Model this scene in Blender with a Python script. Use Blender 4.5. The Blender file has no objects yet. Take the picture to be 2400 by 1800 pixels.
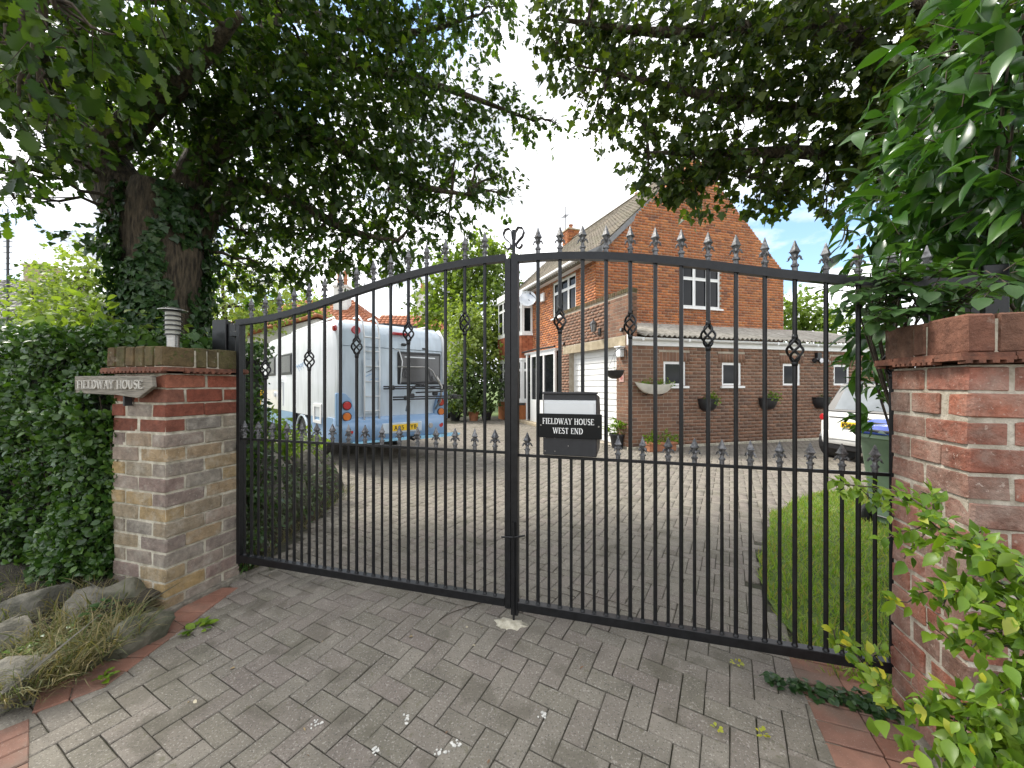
import bpy, bmesh, math, random
import numpy as np
from mathutils import Vector, Matrix, noise as mnoise

random.seed(7)
rng = np.random.default_rng(7)
scene = bpy.context.scene
COL = scene.collection

# ------------------------------------------------------------------ camera
HC = 1.55                       # camera height
FPX = 920.0                     # focal length in pixels of the 2400 px wide photograph
cam = bpy.data.cameras.new('camera')
cam.sensor_width = 36.0
cam.lens = 36.0 * FPX / 2400.0
cam.clip_start = 0.05
cam.clip_end = 3000
camo = bpy.data.objects.new('camera', cam)
COL.objects.link(camo)
camo.location = (0, 0, HC)
camo.rotation_euler = (math.radians(90), 0, 0)
scene.camera = camo

# ------------------------------------------------------------------ light
SUN = Vector((-0.62, 0.34, 0.80)).normalized()
EXPOSURE = 2.25
scene.view_settings.view_transform = 'Standard'
scene.view_settings.look = 'None'
scene.view_settings.gamma = 1.0
scene.view_settings.exposure = EXPOSURE
scene.view_settings.use_curve_mapping = False
world = bpy.data.worlds.new('World')
scene.world = world
world.use_nodes = True
wn = world.node_tree
wn.nodes.clear()

def N(t, typ, **kw):
    n = t.nodes.new(typ)
    for k, v in kw.items():
        setattr(n, k, v)
    return n

def sky_world():
    t = wn
    L = t.links.new
    out = N(t, 'ShaderNodeOutputWorld')
    bg = N(t, 'ShaderNodeBackground')
    bg.inputs['Strength'].default_value = 0.10
    sky = N(t, 'ShaderNodeTexSky', sky_type='NISHITA')
    sky.sun_disc = False
    sky.sun_elevation = math.asin(SUN.z)
    sky.sun_rotation = math.atan2(SUN.x, SUN.y)
    sky.air_density = 1.3
    sky.dust_density = 0.7
    tc = N(t, 'ShaderNodeTexCoord')
    sep = N(t, 'ShaderNodeSeparateXYZ')
    L(tc.outputs['Generated'], sep.inputs[0])
    mx = N(t, 'ShaderNodeMath', operation='MAXIMUM')
    L(sep.outputs['Z'], mx.inputs[0]); mx.inputs[1].default_value = 0.0
    ad = N(t, 'ShaderNodeMath', operation='ADD')
    L(mx.outputs[0], ad.inputs[0]); ad.inputs[1].default_value = 0.22
    dx = N(t, 'ShaderNodeMath', operation='DIVIDE'); dy = N(t, 'ShaderNodeMath', operation='DIVIDE')
    L(sep.outputs['X'], dx.inputs[0]); L(ad.outputs[0], dx.inputs[1])
    L(sep.outputs['Y'], dy.inputs[0]); L(ad.outputs[0], dy.inputs[1])
    cb = N(t, 'ShaderNodeCombineXYZ')
    L(dx.outputs[0], cb.inputs[0]); L(dy.outputs[0], cb.inputs[1])
    mp = N(t, 'ShaderNodeMapping')
    mp.inputs['Location'].default_value = (9.92, 12.45, 0.0)
    L(cb.outputs[0], mp.inputs[0])
    nz = N(t, 'ShaderNodeTexNoise')
    nz.inputs['Scale'].default_value = 0.95
    nz.inputs['Detail'].default_value = 9
    nz.inputs['Roughness'].default_value = 0.56
    L(mp.outputs[0], nz.inputs['Vector'])
    rp = N(t, 'ShaderNodeValToRGB')
    rp.color_ramp.elements[0].position = 0.385
    rp.color_ramp.elements[1].position = 0.475
    L(nz.outputs['Fac'], rp.inputs[0])
    n2 = N(t, 'ShaderNodeTexNoise')
    n2.inputs['Scale'].default_value = 1.7
    n2.inputs['Detail'].default_value = 6
    L(mp.outputs[0], n2.inputs['Vector'])
    r2 = N(t, 'ShaderNodeValToRGB')
    r2.color_ramp.elements[0].position = 0.36
    r2.color_ramp.elements[0].color = (1.95, 2.05, 2.25, 1)
    r2.color_ramp.elements[1].position = 0.56
    r2.color_ramp.elements[1].color = (5.4, 5.4, 5.5, 1)
    L(n2.outputs['Fac'], r2.inputs[0])
    dim = N(t, 'ShaderNodeMixRGB', blend_type='MULTIPLY'); dim.inputs[0].default_value = 1.0; dim.inputs[2].default_value = (0.50, 0.56, 0.62, 1)
    L(sky.outputs[0], dim.inputs[1])
    mix = N(t, 'ShaderNodeMixRGB')
    L(rp.outputs[0], mix.inputs[0]); L(dim.outputs[0], mix.inputs[1]); L(r2.outputs[0], mix.inputs[2])
    L(mix.outputs[0], bg.inputs[0]); L(bg.outputs[0], out.inputs[0])
sky_world()

sl = bpy.data.lights.new('sun', 'SUN')
sl.energy = 1.3
sl.angle = math.radians(15)
sl.color = (1.0, 0.95, 0.86)
slo = bpy.data.objects.new('sun', sl)
COL.objects.link(slo)
slo.location = (-20, -15, 30)
slo.rotation_euler = SUN.to_track_quat('Z', 'Y').to_euler()

# ------------------------------------------------------------------ frames and helpers
def at(px, py, d):
    "point of the place at depth d that the photograph (2400 x 1800) shows at px, py"
    return Vector(((px - 1200) / FPX * d, d, HC - (py - 900) / FPX * d))

def dp(px, py, d):              # the same for coordinates read off the 2212 px wide view
    return at(px * 1.085, py * 1.085, d)

TH = math.radians(16.4)
GM = Matrix.Translation((0, 2.45, 0)) @ Matrix.Rotation(-TH, 4, 'Z')   # gate frame: x along the gate, y away from the street

def ground(x, y):
    "height of the paved ground: a low hump under the gate"
    p = GM_INV @ Vector((x, y, 0))
    return 0.085 * math.exp(-(p.x / 1.25) ** 2) * math.exp(-(p.y / 0.55) ** 2)
GM_INV = GM.inverted()

WM = {}
def wm(o):
    return WM.get(o.name, Matrix())

def tagit(o, label=None, cat=None, group=None, kind=None):
    if label: o['label'] = label
    if cat: o['category'] = cat
    if group: o['group'] = group
    if kind: o['kind'] = kind
    return o

def thing(name, label, cat, loc=(0, 0, 0), rz=0.0, group=None):
    o = bpy.data.objects.new(name, None)
    o.empty_display_size = 0.1
    COL.objects.link(o)
    o.location = loc
    o.rotation_euler = (0, 0, rz)
    WM[o.name] = Matrix.Translation(loc) @ Matrix.Rotation(rz, 4, 'Z')
    return tagit(o, label, cat, group)

def link(name, me, parent=None, M=None):
    "an object that shows mesh me; M is its place in the world"
    o = bpy.data.objects.new(name, me)
    COL.objects.link(o)
    M = M if M is not None else Matrix()
    if parent is not None:
        o.parent = parent
        o.matrix_basis = wm(parent).inverted() @ M
    else:
        o.matrix_basis = M
    WM[o.name] = M
    return o

class MB:
    "collects boxes, tubes, lathes and lofts, then becomes one mesh object"
    def __init__(s, M=None):
        s.v = []; s.f = []; s.M = M or Matrix()
    def add(s, pts, faces):
        b = len(s.v)
        M = s.M
        s.v += [M @ Vector(p) for p in pts]
        s.f += [[i + b for i in f] for f in faces]
        return s
    def box(s, c, d, R=None):
        h = [Vector((x * d[0] / 2, y * d[1] / 2, z * d[2] / 2)) for x in (-1, 1) for y in (-1, 1) for z in (-1, 1)]
        if R is not None: h = [R @ p for p in h]
        c = Vector(c)
        return s.add([c + p for p in h], [(0, 1, 3, 2), (4, 6, 7, 5), (0, 4, 5, 1), (2, 3, 7, 6), (0, 2, 6, 4), (1, 5, 7, 3)])
    def bb(s, x0, x1, y0, y1, z0, z1):
        return s.box(((x0 + x1) / 2, (y0 + y1) / 2, (z0 + z1) / 2), (abs(x1 - x0), abs(y1 - y0), abs(z1 - z0)))
    def prism(s, poly, ex):
        n = len(poly); ex = Vector(ex)
        p = [Vector(q) for q in poly]
        return s.add(p + [q + ex for q in p], [list(range(n))[::-1], list(range(n, 2 * n))] + [(i, (i + 1) % n, (i + 1) % n + n, i + n) for i in range(n)])
    def tube(s, path, r, seg=8, cap=True, flat=1.0):
        P = [Vector(p) for p in path]
        n = len(P)
        R = r if isinstance(r, (list, tuple)) else [r] * n
        t0 = (P[1] - P[0]).normalized()
        a = t0.orthogonal().normalized()
        rings = []
        for i in range(n):
            if i == 0: t = P[1] - P[0]
            elif i == n - 1: t = P[-1] - P[-2]
            else: t = P[i + 1] - P[i - 1]
            t = t.normalized()
            a = (a - t * a.dot(t))
            a = a.normalized() if a.length > 1e-6 else t.orthogonal().normalized()
            b = t.cross(a)
            rings.append([P[i] + (a * math.cos(k * math.tau / seg) + b * math.sin(k * math.tau / seg) * flat) * R[i] for k in range(seg)])
        return s.loft(rings, cap)
    def loft(s, rings, cap=True):
        m = len(rings[0]); pts = [p for r in rings for p in r]; f = []
        for i in range(len(rings) - 1):
            for k in range(m):
                f.append((i * m + k, i * m + (k + 1) % m, (i + 1) * m + (k + 1) % m, (i + 1) * m + k))
        if cap:
            f.append(list(range(m))[::-1]); b = (len(rings) - 1) * m
            f.append([b + k for k in range(m)])
        return s.add(pts, f)
    def lathe(s, prof, c=(0, 0, 0), seg=16, cap=True, rot=0.0):
        c = Vector(c)
        return s.loft([[c + Vector((r * math.cos(rot + k * math.tau / seg), r * math.sin(rot + k * math.tau / seg), z)) for k in range(seg)] for r, z in prof], cap)
    def cyl(s, c, r, depth, axis='Z', seg=20):
        c = Vector(c); e = {'X': Vector((1, 0, 0)), 'Y': Vector((0, 1, 0)), 'Z': Vector((0, 0, 1))}[axis]
        a, b = {'X': ((0, 1, 0), (0, 0, 1)), 'Y': ((1, 0, 0), (0, 0, 1)), 'Z': ((1, 0, 0), (0, 1, 0))}[axis]
        a = Vector(a); b = Vector(b)
        return s.loft([[c + e * q + (a * math.cos(k * math.tau / seg) + b * math.sin(k * math.tau / seg)) * r for k in range(seg)] for q in (-depth / 2, depth / 2)])
    def build(s, name, mat, parent=None, smooth=False, bevel=0.0, recalc=True, label=None, segs=1):
        Mi = wm(parent).inverted() if parent is not None else Matrix()
        org = Vector((0, 0, 0))
        me = bpy.data.meshes.new(name)
        me.from_pydata([tuple(Mi @ v) for v in s.v], [], s.f)
        if recalc or bevel:
            bm = bmesh.new(); bm.from_mesh(me)
            if bevel:
                bmesh.ops.bevel(bm, geom=list(bm.edges), offset=bevel, segments=segs, affect='EDGES', profile=0.6)
            bmesh.ops.recalc_face_normals(bm, faces=list(bm.faces))
            bm.to_mesh(me); bm.free()
        me.update()
        if smooth:
            me.polygons.foreach_set('use_smooth', [True] * len(me.polygons))
            if smooth == 'auto':
                me.set_sharp_from_angle(angle=math.radians(35))
        me.materials.append(mat)
        o = bpy.data.objects.new(name, me)
        COL.objects.link(o)
        if parent is not None:
            o.parent = parent
            WM[o.name] = wm(parent).copy()
        else:
            WM[o.name] = Matrix()
        if label: o['label'] = label
        if name in ('branch', 'stems', 'rungs', 'elements', 'bars', 'splash'): o['kind'] = 'stuff'
        return o

def wallM(P0, d, out):
    "wall frame: x along the wall, y outwards, z up"
    M = Matrix.Identity(4)
    for i, c in enumerate((Vector((d[0], d[1], 0)), Vector((out[0], out[1], 0)), Vector((0, 0, 1)))):
        for k in range(3): M[k][i] = c[k]
    M.translation = Vector((P0[0], P0[1], 0))
    return M

# ------------------------------------------------------------------ materials
def base_mat(name):
    m = bpy.data.materials.new(name)
    m.use_nodes = True
    t = m.node_tree
    t.nodes.clear()
    out = N(t, 'ShaderNodeOutputMaterial')
    b = N(t, 'ShaderNodeBsdfPrincipled')
    t.links.new(b.outputs[0], out.inputs[0])
    return m, t, b, out

def pos_noise(t, scale, detail=5, rough=0.6, stretch=None):
    g = N(t, 'ShaderNodeNewGeometry')
    nz = N(t, 'ShaderNodeTexNoise')
    nz.inputs['Scale'].default_value = scale
    nz.inputs['Detail'].default_value = detail
    nz.inputs['Roughness'].default_value = rough
    if stretch:
        mp = N(t, 'ShaderNodeMapping')
        mp.inputs['Scale'].default_value = stretch
        t.links.new(g.outputs['Position'], mp.inputs[0]); t.links.new(mp.outputs[0], nz.inputs['Vector'])
    else:
        t.links.new(g.outputs['Position'], nz.inputs['Vector'])
    return nz

def ramp(t, src, stops, interp='LINEAR'):
    r = N(t, 'ShaderNodeValToRGB')
    cr = r.color_ramp
    cr.interpolation = interp
    while len(cr.elements) < len(stops): cr.elements.new(0.5)
    for e, (p, c) in zip(cr.elements, stops):
        e.position = p
        e.color = (c[0], c[1], c[2], 1) if not isinstance(c, (int, float)) else (c, c, c, 1)
    t.links.new(src, r.inputs[0])
    return r

def mixc(t, fac, a, b, mode='MIX'):
    m = N(t, 'ShaderNodeMixRGB', blend_type=mode)
    for s, i in ((fac, 0), (a, 1), (b, 2)):
        if isinstance(s, (int, float)): m.inputs[i].default_value = s if i == 0 else (s, s, s, 1)
        elif isinstance(s, tuple): m.inputs[i].default_value = (s[0], s[1], s[2], 1)
        else: t.links.new(s, m.inputs[i])
    return m.outputs[0]

def add_bump(t, b, src, strength, dist):
    bp = N(t, 'ShaderNodeBump')
    bp.inputs['Strength'].default_value = strength
    bp.inputs['Distance'].default_value = dist
    t.links.new(src, bp.inputs['Height'])
    t.links.new(bp.outputs[0], b.inputs['Normal'])

def mat_noise(name, c1, c2, scale=8, rough=0.6, bump=0.0, bdist=0.01, bscale=None, metal=0.0, lo=0.35, hi=0.65, stretch=None, spec=0.5, coat=0.0):
    m, t, b, o = base_mat(name)
    nz = pos_noise(t, scale, stretch=stretch)
    r = ramp(t, nz.outputs['Fac'], [(lo, c1), (hi, c2)])
    t.links.new(r.outputs[0], b.inputs['Base Color'])
    b.inputs['Roughness'].default_value = rough
    b.inputs['Metallic'].default_value = metal
    b.inputs['Specular IOR Level'].default_value = spec
    b.inputs['Coat Weight'].default_value = coat
    if bump:
        n2 = pos_noise(t, bscale or scale * 4, 6, stretch=stretch)
        add_bump(t, b, n2.outputs['Fac'], bump, bdist)
    return m

def rand_val(t):
    oi = N(t, 'ShaderNodeObjectInfo'); g = N(t, 'ShaderNodeNewGeometry')
    a = N(t, 'ShaderNodeMath', operation='ADD'); fr = N(t, 'ShaderNodeMath', operation='FRACT')
    t.links.new(oi.outputs['Random'], a.inputs[0]); t.links.new(g.outputs['Random Per Island'], a.inputs[1])
    t.links.new(a.outputs[0], fr.inputs[0])
    return fr.outputs[0]

def mat_pieces(name, cols, mott=0.35, mscale=14, rough=0.85, bump=0.6, bdist=0.006, bscale=60, stain=None, stain_lo=0.58, stain_hi=0.72, stain_scale=3.0, speck=None, stain_amt=0.75):
    "each piece takes its own colour; mottling, stains and specks lie over it"
    m, t, b, o = base_mat(name)
    n = len(cols)
    r = ramp(t, rand_val(t), [(i / max(1, n - 1), c) for i, c in enumerate(cols)])
    nz = pos_noise(t, mscale, 6, 0.65)
    dk = ramp(t, nz.outputs['Fac'], [(0.25, 1 - mott), (0.75, 1 + mott * 0.6)])
    c = mixc(t, 1.0, r.outputs[0], dk.outputs[0], 'MULTIPLY')
    if stain:
        ns = pos_noise(t, stain_scale, 7, 0.7)
        sr = ramp(t, ns.outputs['Fac'], [(stain_lo, 0.0), (stain_hi, stain_amt)])
        c = mixc(t, sr.outputs[0], c, stain)
    if speck:
        for sc, lo, col, amt in speck:
            vz = pos_noise(t, sc, 2, 0.5)
            vr = ramp(t, vz.outputs['Fac'], [(lo, 0.0), (lo + 0.05, amt)])
            c = mixc(t, vr.outputs[0], c, col)
    t.links.new(c, b.inputs['Base Color'])
    b.inputs['Roughness'].default_value = rough
    b.inputs['Specular IOR Level'].default_value = 0.3
    if bump:
        n2 = pos_noise(t, bscale, 6, 0.65)
        add_bump(t, b, n2.outputs['Fac'], bump, bdist)
    return m

def mat_leaf(name, cols, trans=0.35, rough=0.45, spec=0.4, tcol=None):
    m, t, b, o = base_mat(name)
    g = N(t, 'ShaderNodeNewGeometry')
    n = len(cols)
    r = ramp(t, g.outputs['Random Per Island'], [(i / max(1, n - 1), c) for i, c in enumerate(cols)])
    t.links.new(r.outputs[0], b.inputs['Base Color'])
    b.inputs['Roughness'].default_value = rough
    b.inputs['Specular IOR Level'].default_value = spec
    tr = N(t, 'ShaderNodeBsdfTranslucent')
    tc = mixc(t, 1.0, r.outputs[0], tcol or (1.9, 2.0, 0.7), 'MULTIPLY')
    t.links.new(tc, tr.inputs[0])
    ms = N(t, 'ShaderNodeMixShader')
    ms.inputs[0].default_value = trans
    t.links.new(b.outputs[0], ms.inputs[1]); t.links.new(tr.outputs[0], ms.inputs[2])
    t.links.new(ms.outputs[0], o.inputs[0])
    return m

def plain(name, c, rough=0.5, metal=0.0, spec=0.5, coat=0.0, var=0.12, scale=6, bump=0.0):
    lo = tuple(max(0, x * (1 - var)) for x in c); hi = tuple(x * (1 + var) for x in c)
    return mat_noise(name, lo, hi, scale, rough, bump, 0.002, 90, metal, spec=spec, coat=coat)

M = {}
M['iron'] = mat_noise('black_gate_paint', (0.0045, 0.0048, 0.0055), (0.011, 0.0115, 0.013), 30, 0.36, 0.25, 0.0015, 120, spec=0.38)
M['cast'] = mat_noise('cast_finial', (0.045, 0.045, 0.047), (0.20, 0.20, 0.205), 60, 0.45, 0.4, 0.002, 200, metal=0.5)
M['mortar'] = mat_noise('mortar', (0.30, 0.27, 0.20), (0.56, 0.52, 0.42), 18, 0.95, 0.8, 0.006, 120)
M['dirty'] = mat_noise('dirty_footing', (0.10, 0.09, 0.07), (0.24, 0.215, 0.17), 20, 0.95, 0.8, 0.006, 90)
M['mortar_old'] = mat_noise('old_mortar', (0.28, 0.24, 0.18), (0.58, 0.53, 0.44), 14, 0.95, 0.9, 0.008, 90)
M['mortar_dark'] = mat_noise('mortar_house', (0.30, 0.26, 0.20), (0.42, 0.37, 0.30), 9, 0.95, 0.3, 0.004, 90)
M['brick_buff'] = mat_pieces('buff_brick', [(0.3312, 0.2340, 0.1112), (0.2760, 0.2220, 0.1482), (0.2374, 0.2100, 0.1704), (0.2650, 0.2100, 0.1704), (0.3422, 0.2400, 0.1112), (0.2098, 0.1860, 0.1556), (0.2318, 0.1680, 0.1408)], 0.45, 18, stain=(0.46, 0.43, 0.36), stain_lo=0.50, stain_hi=0.80, stain_scale=11, stain_amt=0.75, bump=0.9, bdist=0.010, speck=[(110, 0.68, (0.5, 0.47, 0.4), 0.6)])
M['brick_old_red'] = mat_pieces('old_red_brick', [(0.2420, 0.0666, 0.0387), (0.1650, 0.0605, 0.0387), (0.2970, 0.0908, 0.0545), (0.1430, 0.0666, 0.0460), (0.3300, 0.1210, 0.0726)], 0.5, 20, stain=(0.40, 0.35, 0.28), stain_lo=0.62, stain_hi=0.85, stain_scale=7, stain_amt=0.6, bump=0.9, bdist=0.012)
M['brick_right'] = mat_pieces('weathered_red_brick', [(0.3438, 0.1083, 0.0649), (0.2200, 0.0866, 0.0578), (0.3850, 0.1444, 0.0895), (0.1925, 0.1083, 0.0795), (0.3025, 0.1517, 0.1126), (0.3575, 0.1228, 0.0795)], 0.55, 16, stain=(0.42, 0.33, 0.27), stain_lo=0.42, stain_hi=0.78, stain_scale=7, stain_amt=0.8, bump=1.0, bdist=0.014, bscale=45, speck=[(70, 0.66, (0.55, 0.45, 0.38), 0.5)])
M['brick_cap'] = mat_pieces('mossy_cap_brick', [(0.10, 0.075, 0.035), (0.13, 0.075, 0.04), (0.09, 0.08, 0.035), (0.16, 0.10, 0.05)], 0.55, 16, stain=(0.45, 0.42, 0.34), stain_lo=0.62, stain_hi=0.75, stain_scale=9, bump=1.0, bdist=0.012, speck=[(25, 0.6, (0.07, 0.075, 0.02), 0.8)])
M['brick_cap_red'] = mat_pieces('dark_red_cap_brick', [(0.1840, 0.0805, 0.0517), (0.1495, 0.0862, 0.0575), (0.2300, 0.0920, 0.0575)], 0.6, 16, stain=(0.48, 0.43, 0.36), stain_lo=0.6, stain_hi=0.78, stain_scale=7, bump=1.0, bdist=0.014, bscale=40)
M['crease'] = mat_noise('creasing_tile', (0.09, 0.04, 0.025), (0.22, 0.085, 0.05), 22, 0.9, 0.7, 0.006, 90)
M['paver'] = mat_pieces('grey_block_paver', [(0.172, 0.155, 0.126), (0.195, 0.176, 0.145), (0.186, 0.160, 0.137), (0.207, 0.187, 0.154), (0.167, 0.153, 0.121), (0.190, 0.164, 0.141)], 0.30, 6, 0.9, 0.7, 0.005, 120, stain=(0.25, 0.228, 0.185), stain_lo=0.45, stain_hi=0.75, stain_scale=0.8, stain_amt=0.5, speck=[(105, 0.60, (0.36, 0.335, 0.295), 0.6), (130, 0.60, (0.065, 0.060, 0.052), 0.65), (3.5, 0.58, (0.09, 0.082, 0.060), 0.45), (28, 0.66, (0.10, 0.095, 0.05), 0.4)])
M['paver_red'] = mat_pieces('red_border_paver', [(0.235, 0.115, 0.08), (0.20, 0.095, 0.065), (0.26, 0.135, 0.095), (0.18, 0.10, 0.075)], 0.3, 9, 0.9, 0.5, 0.004, 150, stain=(0.14, 0.12, 0.095), stain_lo=0.5, stain_hi=0.68, stain_scale=2.2, speck=[(200, 0.66, (0.42, 0.36, 0.30), 0.5)])
M['sand'] = mat_noise('joint_sand', (0.028, 0.032, 0.014), (0.085, 0.078, 0.058), 6, 1.0, 0.5, 0.006, 90)
M['asphalt'] = mat_noise('asphalt', (0.035, 0.035, 0.036), (0.065, 0.064, 0.062), 40, 0.95, 0.5, 0.004, 160)
M['soil'] = mat_noise('soil', (0.02, 0.017, 0.011), (0.055, 0.046, 0.030), 7, 1.0, 0.9, 0.03, 30)
M['grass_ground'] = mat_noise('lawn_ground', (0.055, 0.10, 0.016), (0.12, 0.165, 0.035), 5, 0.95, 0.8, 0.02, 40)
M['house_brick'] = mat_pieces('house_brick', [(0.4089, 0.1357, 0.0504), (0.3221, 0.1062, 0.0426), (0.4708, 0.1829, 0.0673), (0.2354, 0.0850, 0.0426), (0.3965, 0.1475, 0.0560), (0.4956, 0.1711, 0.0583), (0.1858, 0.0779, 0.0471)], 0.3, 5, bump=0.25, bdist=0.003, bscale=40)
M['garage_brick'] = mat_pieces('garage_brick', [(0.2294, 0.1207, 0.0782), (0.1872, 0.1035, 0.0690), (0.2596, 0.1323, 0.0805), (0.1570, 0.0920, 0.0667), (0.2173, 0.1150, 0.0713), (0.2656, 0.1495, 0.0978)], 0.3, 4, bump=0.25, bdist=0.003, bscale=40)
M['roof_tile'] = mat_pieces('concrete_roof_tile', [(0.17, 0.145, 0.11), (0.14, 0.12, 0.095), (0.20, 0.165, 0.125), (0.13, 0.115, 0.08)], 0.4, 4, stain=(0.10, 0.105, 0.06), stain_scale=2.0, stain_lo=0.5, stain_hi=0.7, bump=0.5, bdist=0.006, bscale=40)
M['orange_tile'] = mat_pieces('orange_clay_tile', [(0.36, 0.13, 0.06), (0.30, 0.105, 0.05), (0.42, 0.17, 0.085), (0.26, 0.10, 0.06)], 0.35, 3, bump=0.4, bdist=0.01, bscale=20)
M['hung_tile'] = mat_pieces('hung_clay_tile', [(0.36, 0.115, 0.055), (0.30, 0.095, 0.048), (0.42, 0.15, 0.075)], 0.25, 5, bump=0.3, bdist=0.006, bscale=30)
M['cement_sheet'] = mat_noise('cement_sheet', (0.21, 0.195, 0.165), (0.40, 0.37, 0.32), 5, 0.95, 0.5, 0.006, 60, stretch=(1, 1, 1))
M['upvc'] = plain('white_plastic', (0.80, 0.80, 0.79), 0.35, var=0.03)
M['white_paint'] = plain('white_paint', (0.76, 0.76, 0.74), 0.5, var=0.05, scale=3, bump=0.15)
M['door_white'] = plain('garage_door_white', (0.78, 0.78, 0.76), 0.45, var=0.05, scale=2)
M['concrete'] = mat_noise('concrete_lintel', (0.30, 0.245, 0.16), (0.44, 0.37, 0.26), 6, 0.95, 0.5, 0.006, 70)
M['lump'] = mat_noise('cement_lump', (0.36, 0.33, 0.25), (0.60, 0.56, 0.45), 30, 0.95, 0.9, 0.01, 60)
M['render_white'] = mat_noise('white_render', (0.55, 0.55, 0.53), (0.74, 0.74, 0.72), 2.5, 0.9, 0.5, 0.01, 12)
def glass_mat(name, c, rough=0.04, spec=0.7):
    return mat_noise(name, tuple(x * 0.8 for x in c), tuple(x * 1.2 for x in c), 1.5, rough, 0.03, 0.004, 2.0, spec=spec)
M['glass'] = glass_mat('window_glass', (0.010, 0.012, 0.014), 0.06, 0.2)
M['glass_grey'] = glass_mat('tinted_acrylic', (0.085, 0.085, 0.088), 0.12)
M['curtain'] = mat_noise('red_curtain', (0.22, 0.02, 0.025), (0.42, 0.06, 0.06), 14, 0.8, stretch=(6, 6, 0.6))
M['black_plastic'] = plain('black_plastic', (0.018, 0.018, 0.020), 0.45)
M['rubber'] = plain('tyre_rubber', (0.022, 0.022, 0.023), 0.85)
M['dark_steel'] = plain('dark_steel', (0.05, 0.05, 0.052), 0.45, metal=0.6)
M['steel'] = mat_noise('brushed_steel', (0.26, 0.255, 0.24), (0.42, 0.41, 0.39), 40, 0.32, 0.1, 0.001, 200, metal=0.9, stretch=(1, 1, 8))
M['lamp_glass'] = plain('frosted_lamp', (0.34, 0.34, 0.29), 0.3)
M['mh_white'] = mat_noise('motorhome_white', (0.60, 0.62, 0.63), (0.76, 0.78, 0.80), 2.5, 0.35, 0.0, coat=0.3, lo=0.25, hi=0.6, stretch=(3, 3, 0.5))
M['mh_grey'] = mat_noise('motorhome_pale_blue', (0.42, 0.49, 0.55), (0.55, 0.64, 0.72), 2.5, 0.35, 0.0, coat=0.3, lo=0.25, hi=0.6, stretch=(3, 3, 0.5))
M['mh_blue'] = plain('motorhome_blue', (0.22, 0.36, 0.56), 0.30, coat=0.4, var=0.06, scale=1.5)
M['mh_cyan'] = plain('pale_blue_step', (0.28, 0.58, 0.78), 0.35, coat=0.3)
M['car_white'] = plain('car_white', (0.80, 0.80, 0.78), 0.22, coat=0.8, var=0.02)
M['red_lens'] = plain('red_lens', (0.42, 0.015, 0.02), 0.15, coat=0.8)
M['amber_lens'] = plain('amber_lens', (0.60, 0.16, 0.03), 0.15, coat=0.8)
M['clear_lens'] = plain('clear_lens', (0.45, 0.45, 0.46), 0.12, metal=0.5)
M['plate_yellow'] = plain('plate_yellow', (0.80, 0.52, 0.02), 0.4, var=0.03)
M['black_print'] = plain('black_print', (0.012, 0.012, 0.012), 0.6)
M['white_print'] = plain('white_print', (0.80, 0.80, 0.78), 0.5, var=0.02)
M['gloss_black'] = plain('gloss_black_plaque', (0.004, 0.005, 0.006), 0.3, spec=0.25)
M['box_grey'] = plain('letter_box_charcoal', (0.018, 0.019, 0.022), 0.42, var=0.15, scale=20)
M['flap'] = plain('letter_box_silver_flap', (0.62, 0.65, 0.68), 0.25, metal=0.35, var=0.03)
M['wood_old'] = mat_noise('weathered_wood', (0.15, 0.135, 0.11), (0.30, 0.27, 0.22), 9, 0.9, 0.8, 0.004, 40, stretch=(1.2, 1.2, 14))
M['wood_letter'] = mat_noise('worn_letter', (0.36, 0.34, 0.30), (0.58, 0.55, 0.49), 30, 0.9)
M['wood_dark'] = plain('sign_letter_shadow', (0.07, 0.06, 0.05), 0.9)
M['bark'] = mat_noise('bark', (0.022, 0.018, 0.013), (0.115, 0.09, 0.06), 22, 1.0, 1.0, 0.05, 26, stretch=(1.6, 1.6, 0.30))
M['twig'] = mat_noise('twig', (0.03, 0.024, 0.018), (0.085, 0.065, 0.045), 30, 0.95)
M['stone'] = mat_noise('rockery_stone', (0.075, 0.072, 0.055), (0.20, 0.185, 0.15), 6, 0.95, 0.9, 0.03, 18)
M['stone_moss'] = mat_noise('mossy_stone', (0.05, 0.055, 0.03), (0.15, 0.14, 0.105), 7, 0.95, 0.9, 0.03, 18)
M['terracotta'] = plain('terracotta', (0.36, 0.15, 0.075), 0.85, var=0.2)
M['bin_green'] = plain('bin_grey_green', (0.13, 0.19, 0.13), 0.5)
M['bin_blue'] = plain('bin_blue', (0.015, 0.065, 0.42), 0.35, coat=0.2)
M['trough'] = plain('trough_cream', (0.62, 0.59, 0.52), 0.7, var=0.12)
M['slate'] = mat_pieces('grey_slate', [(0.16, 0.15, 0.15), (0.20, 0.19, 0.185), (0.24, 0.23, 0.22)], 0.3, 3)
M['stonewall'] = mat_noise('painted_stone', (0.50, 0.50, 0.47), (0.74, 0.74, 0.71), 4, 0.95, 0.9, 0.05, 7)
M['yellow'] = plain('yellow_plastic', (0.85, 0.55, 0.02), 0.45)
M['lead'] = plain('lead_flashing', (0.20, 0.20, 0.205), 0.6)
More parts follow.
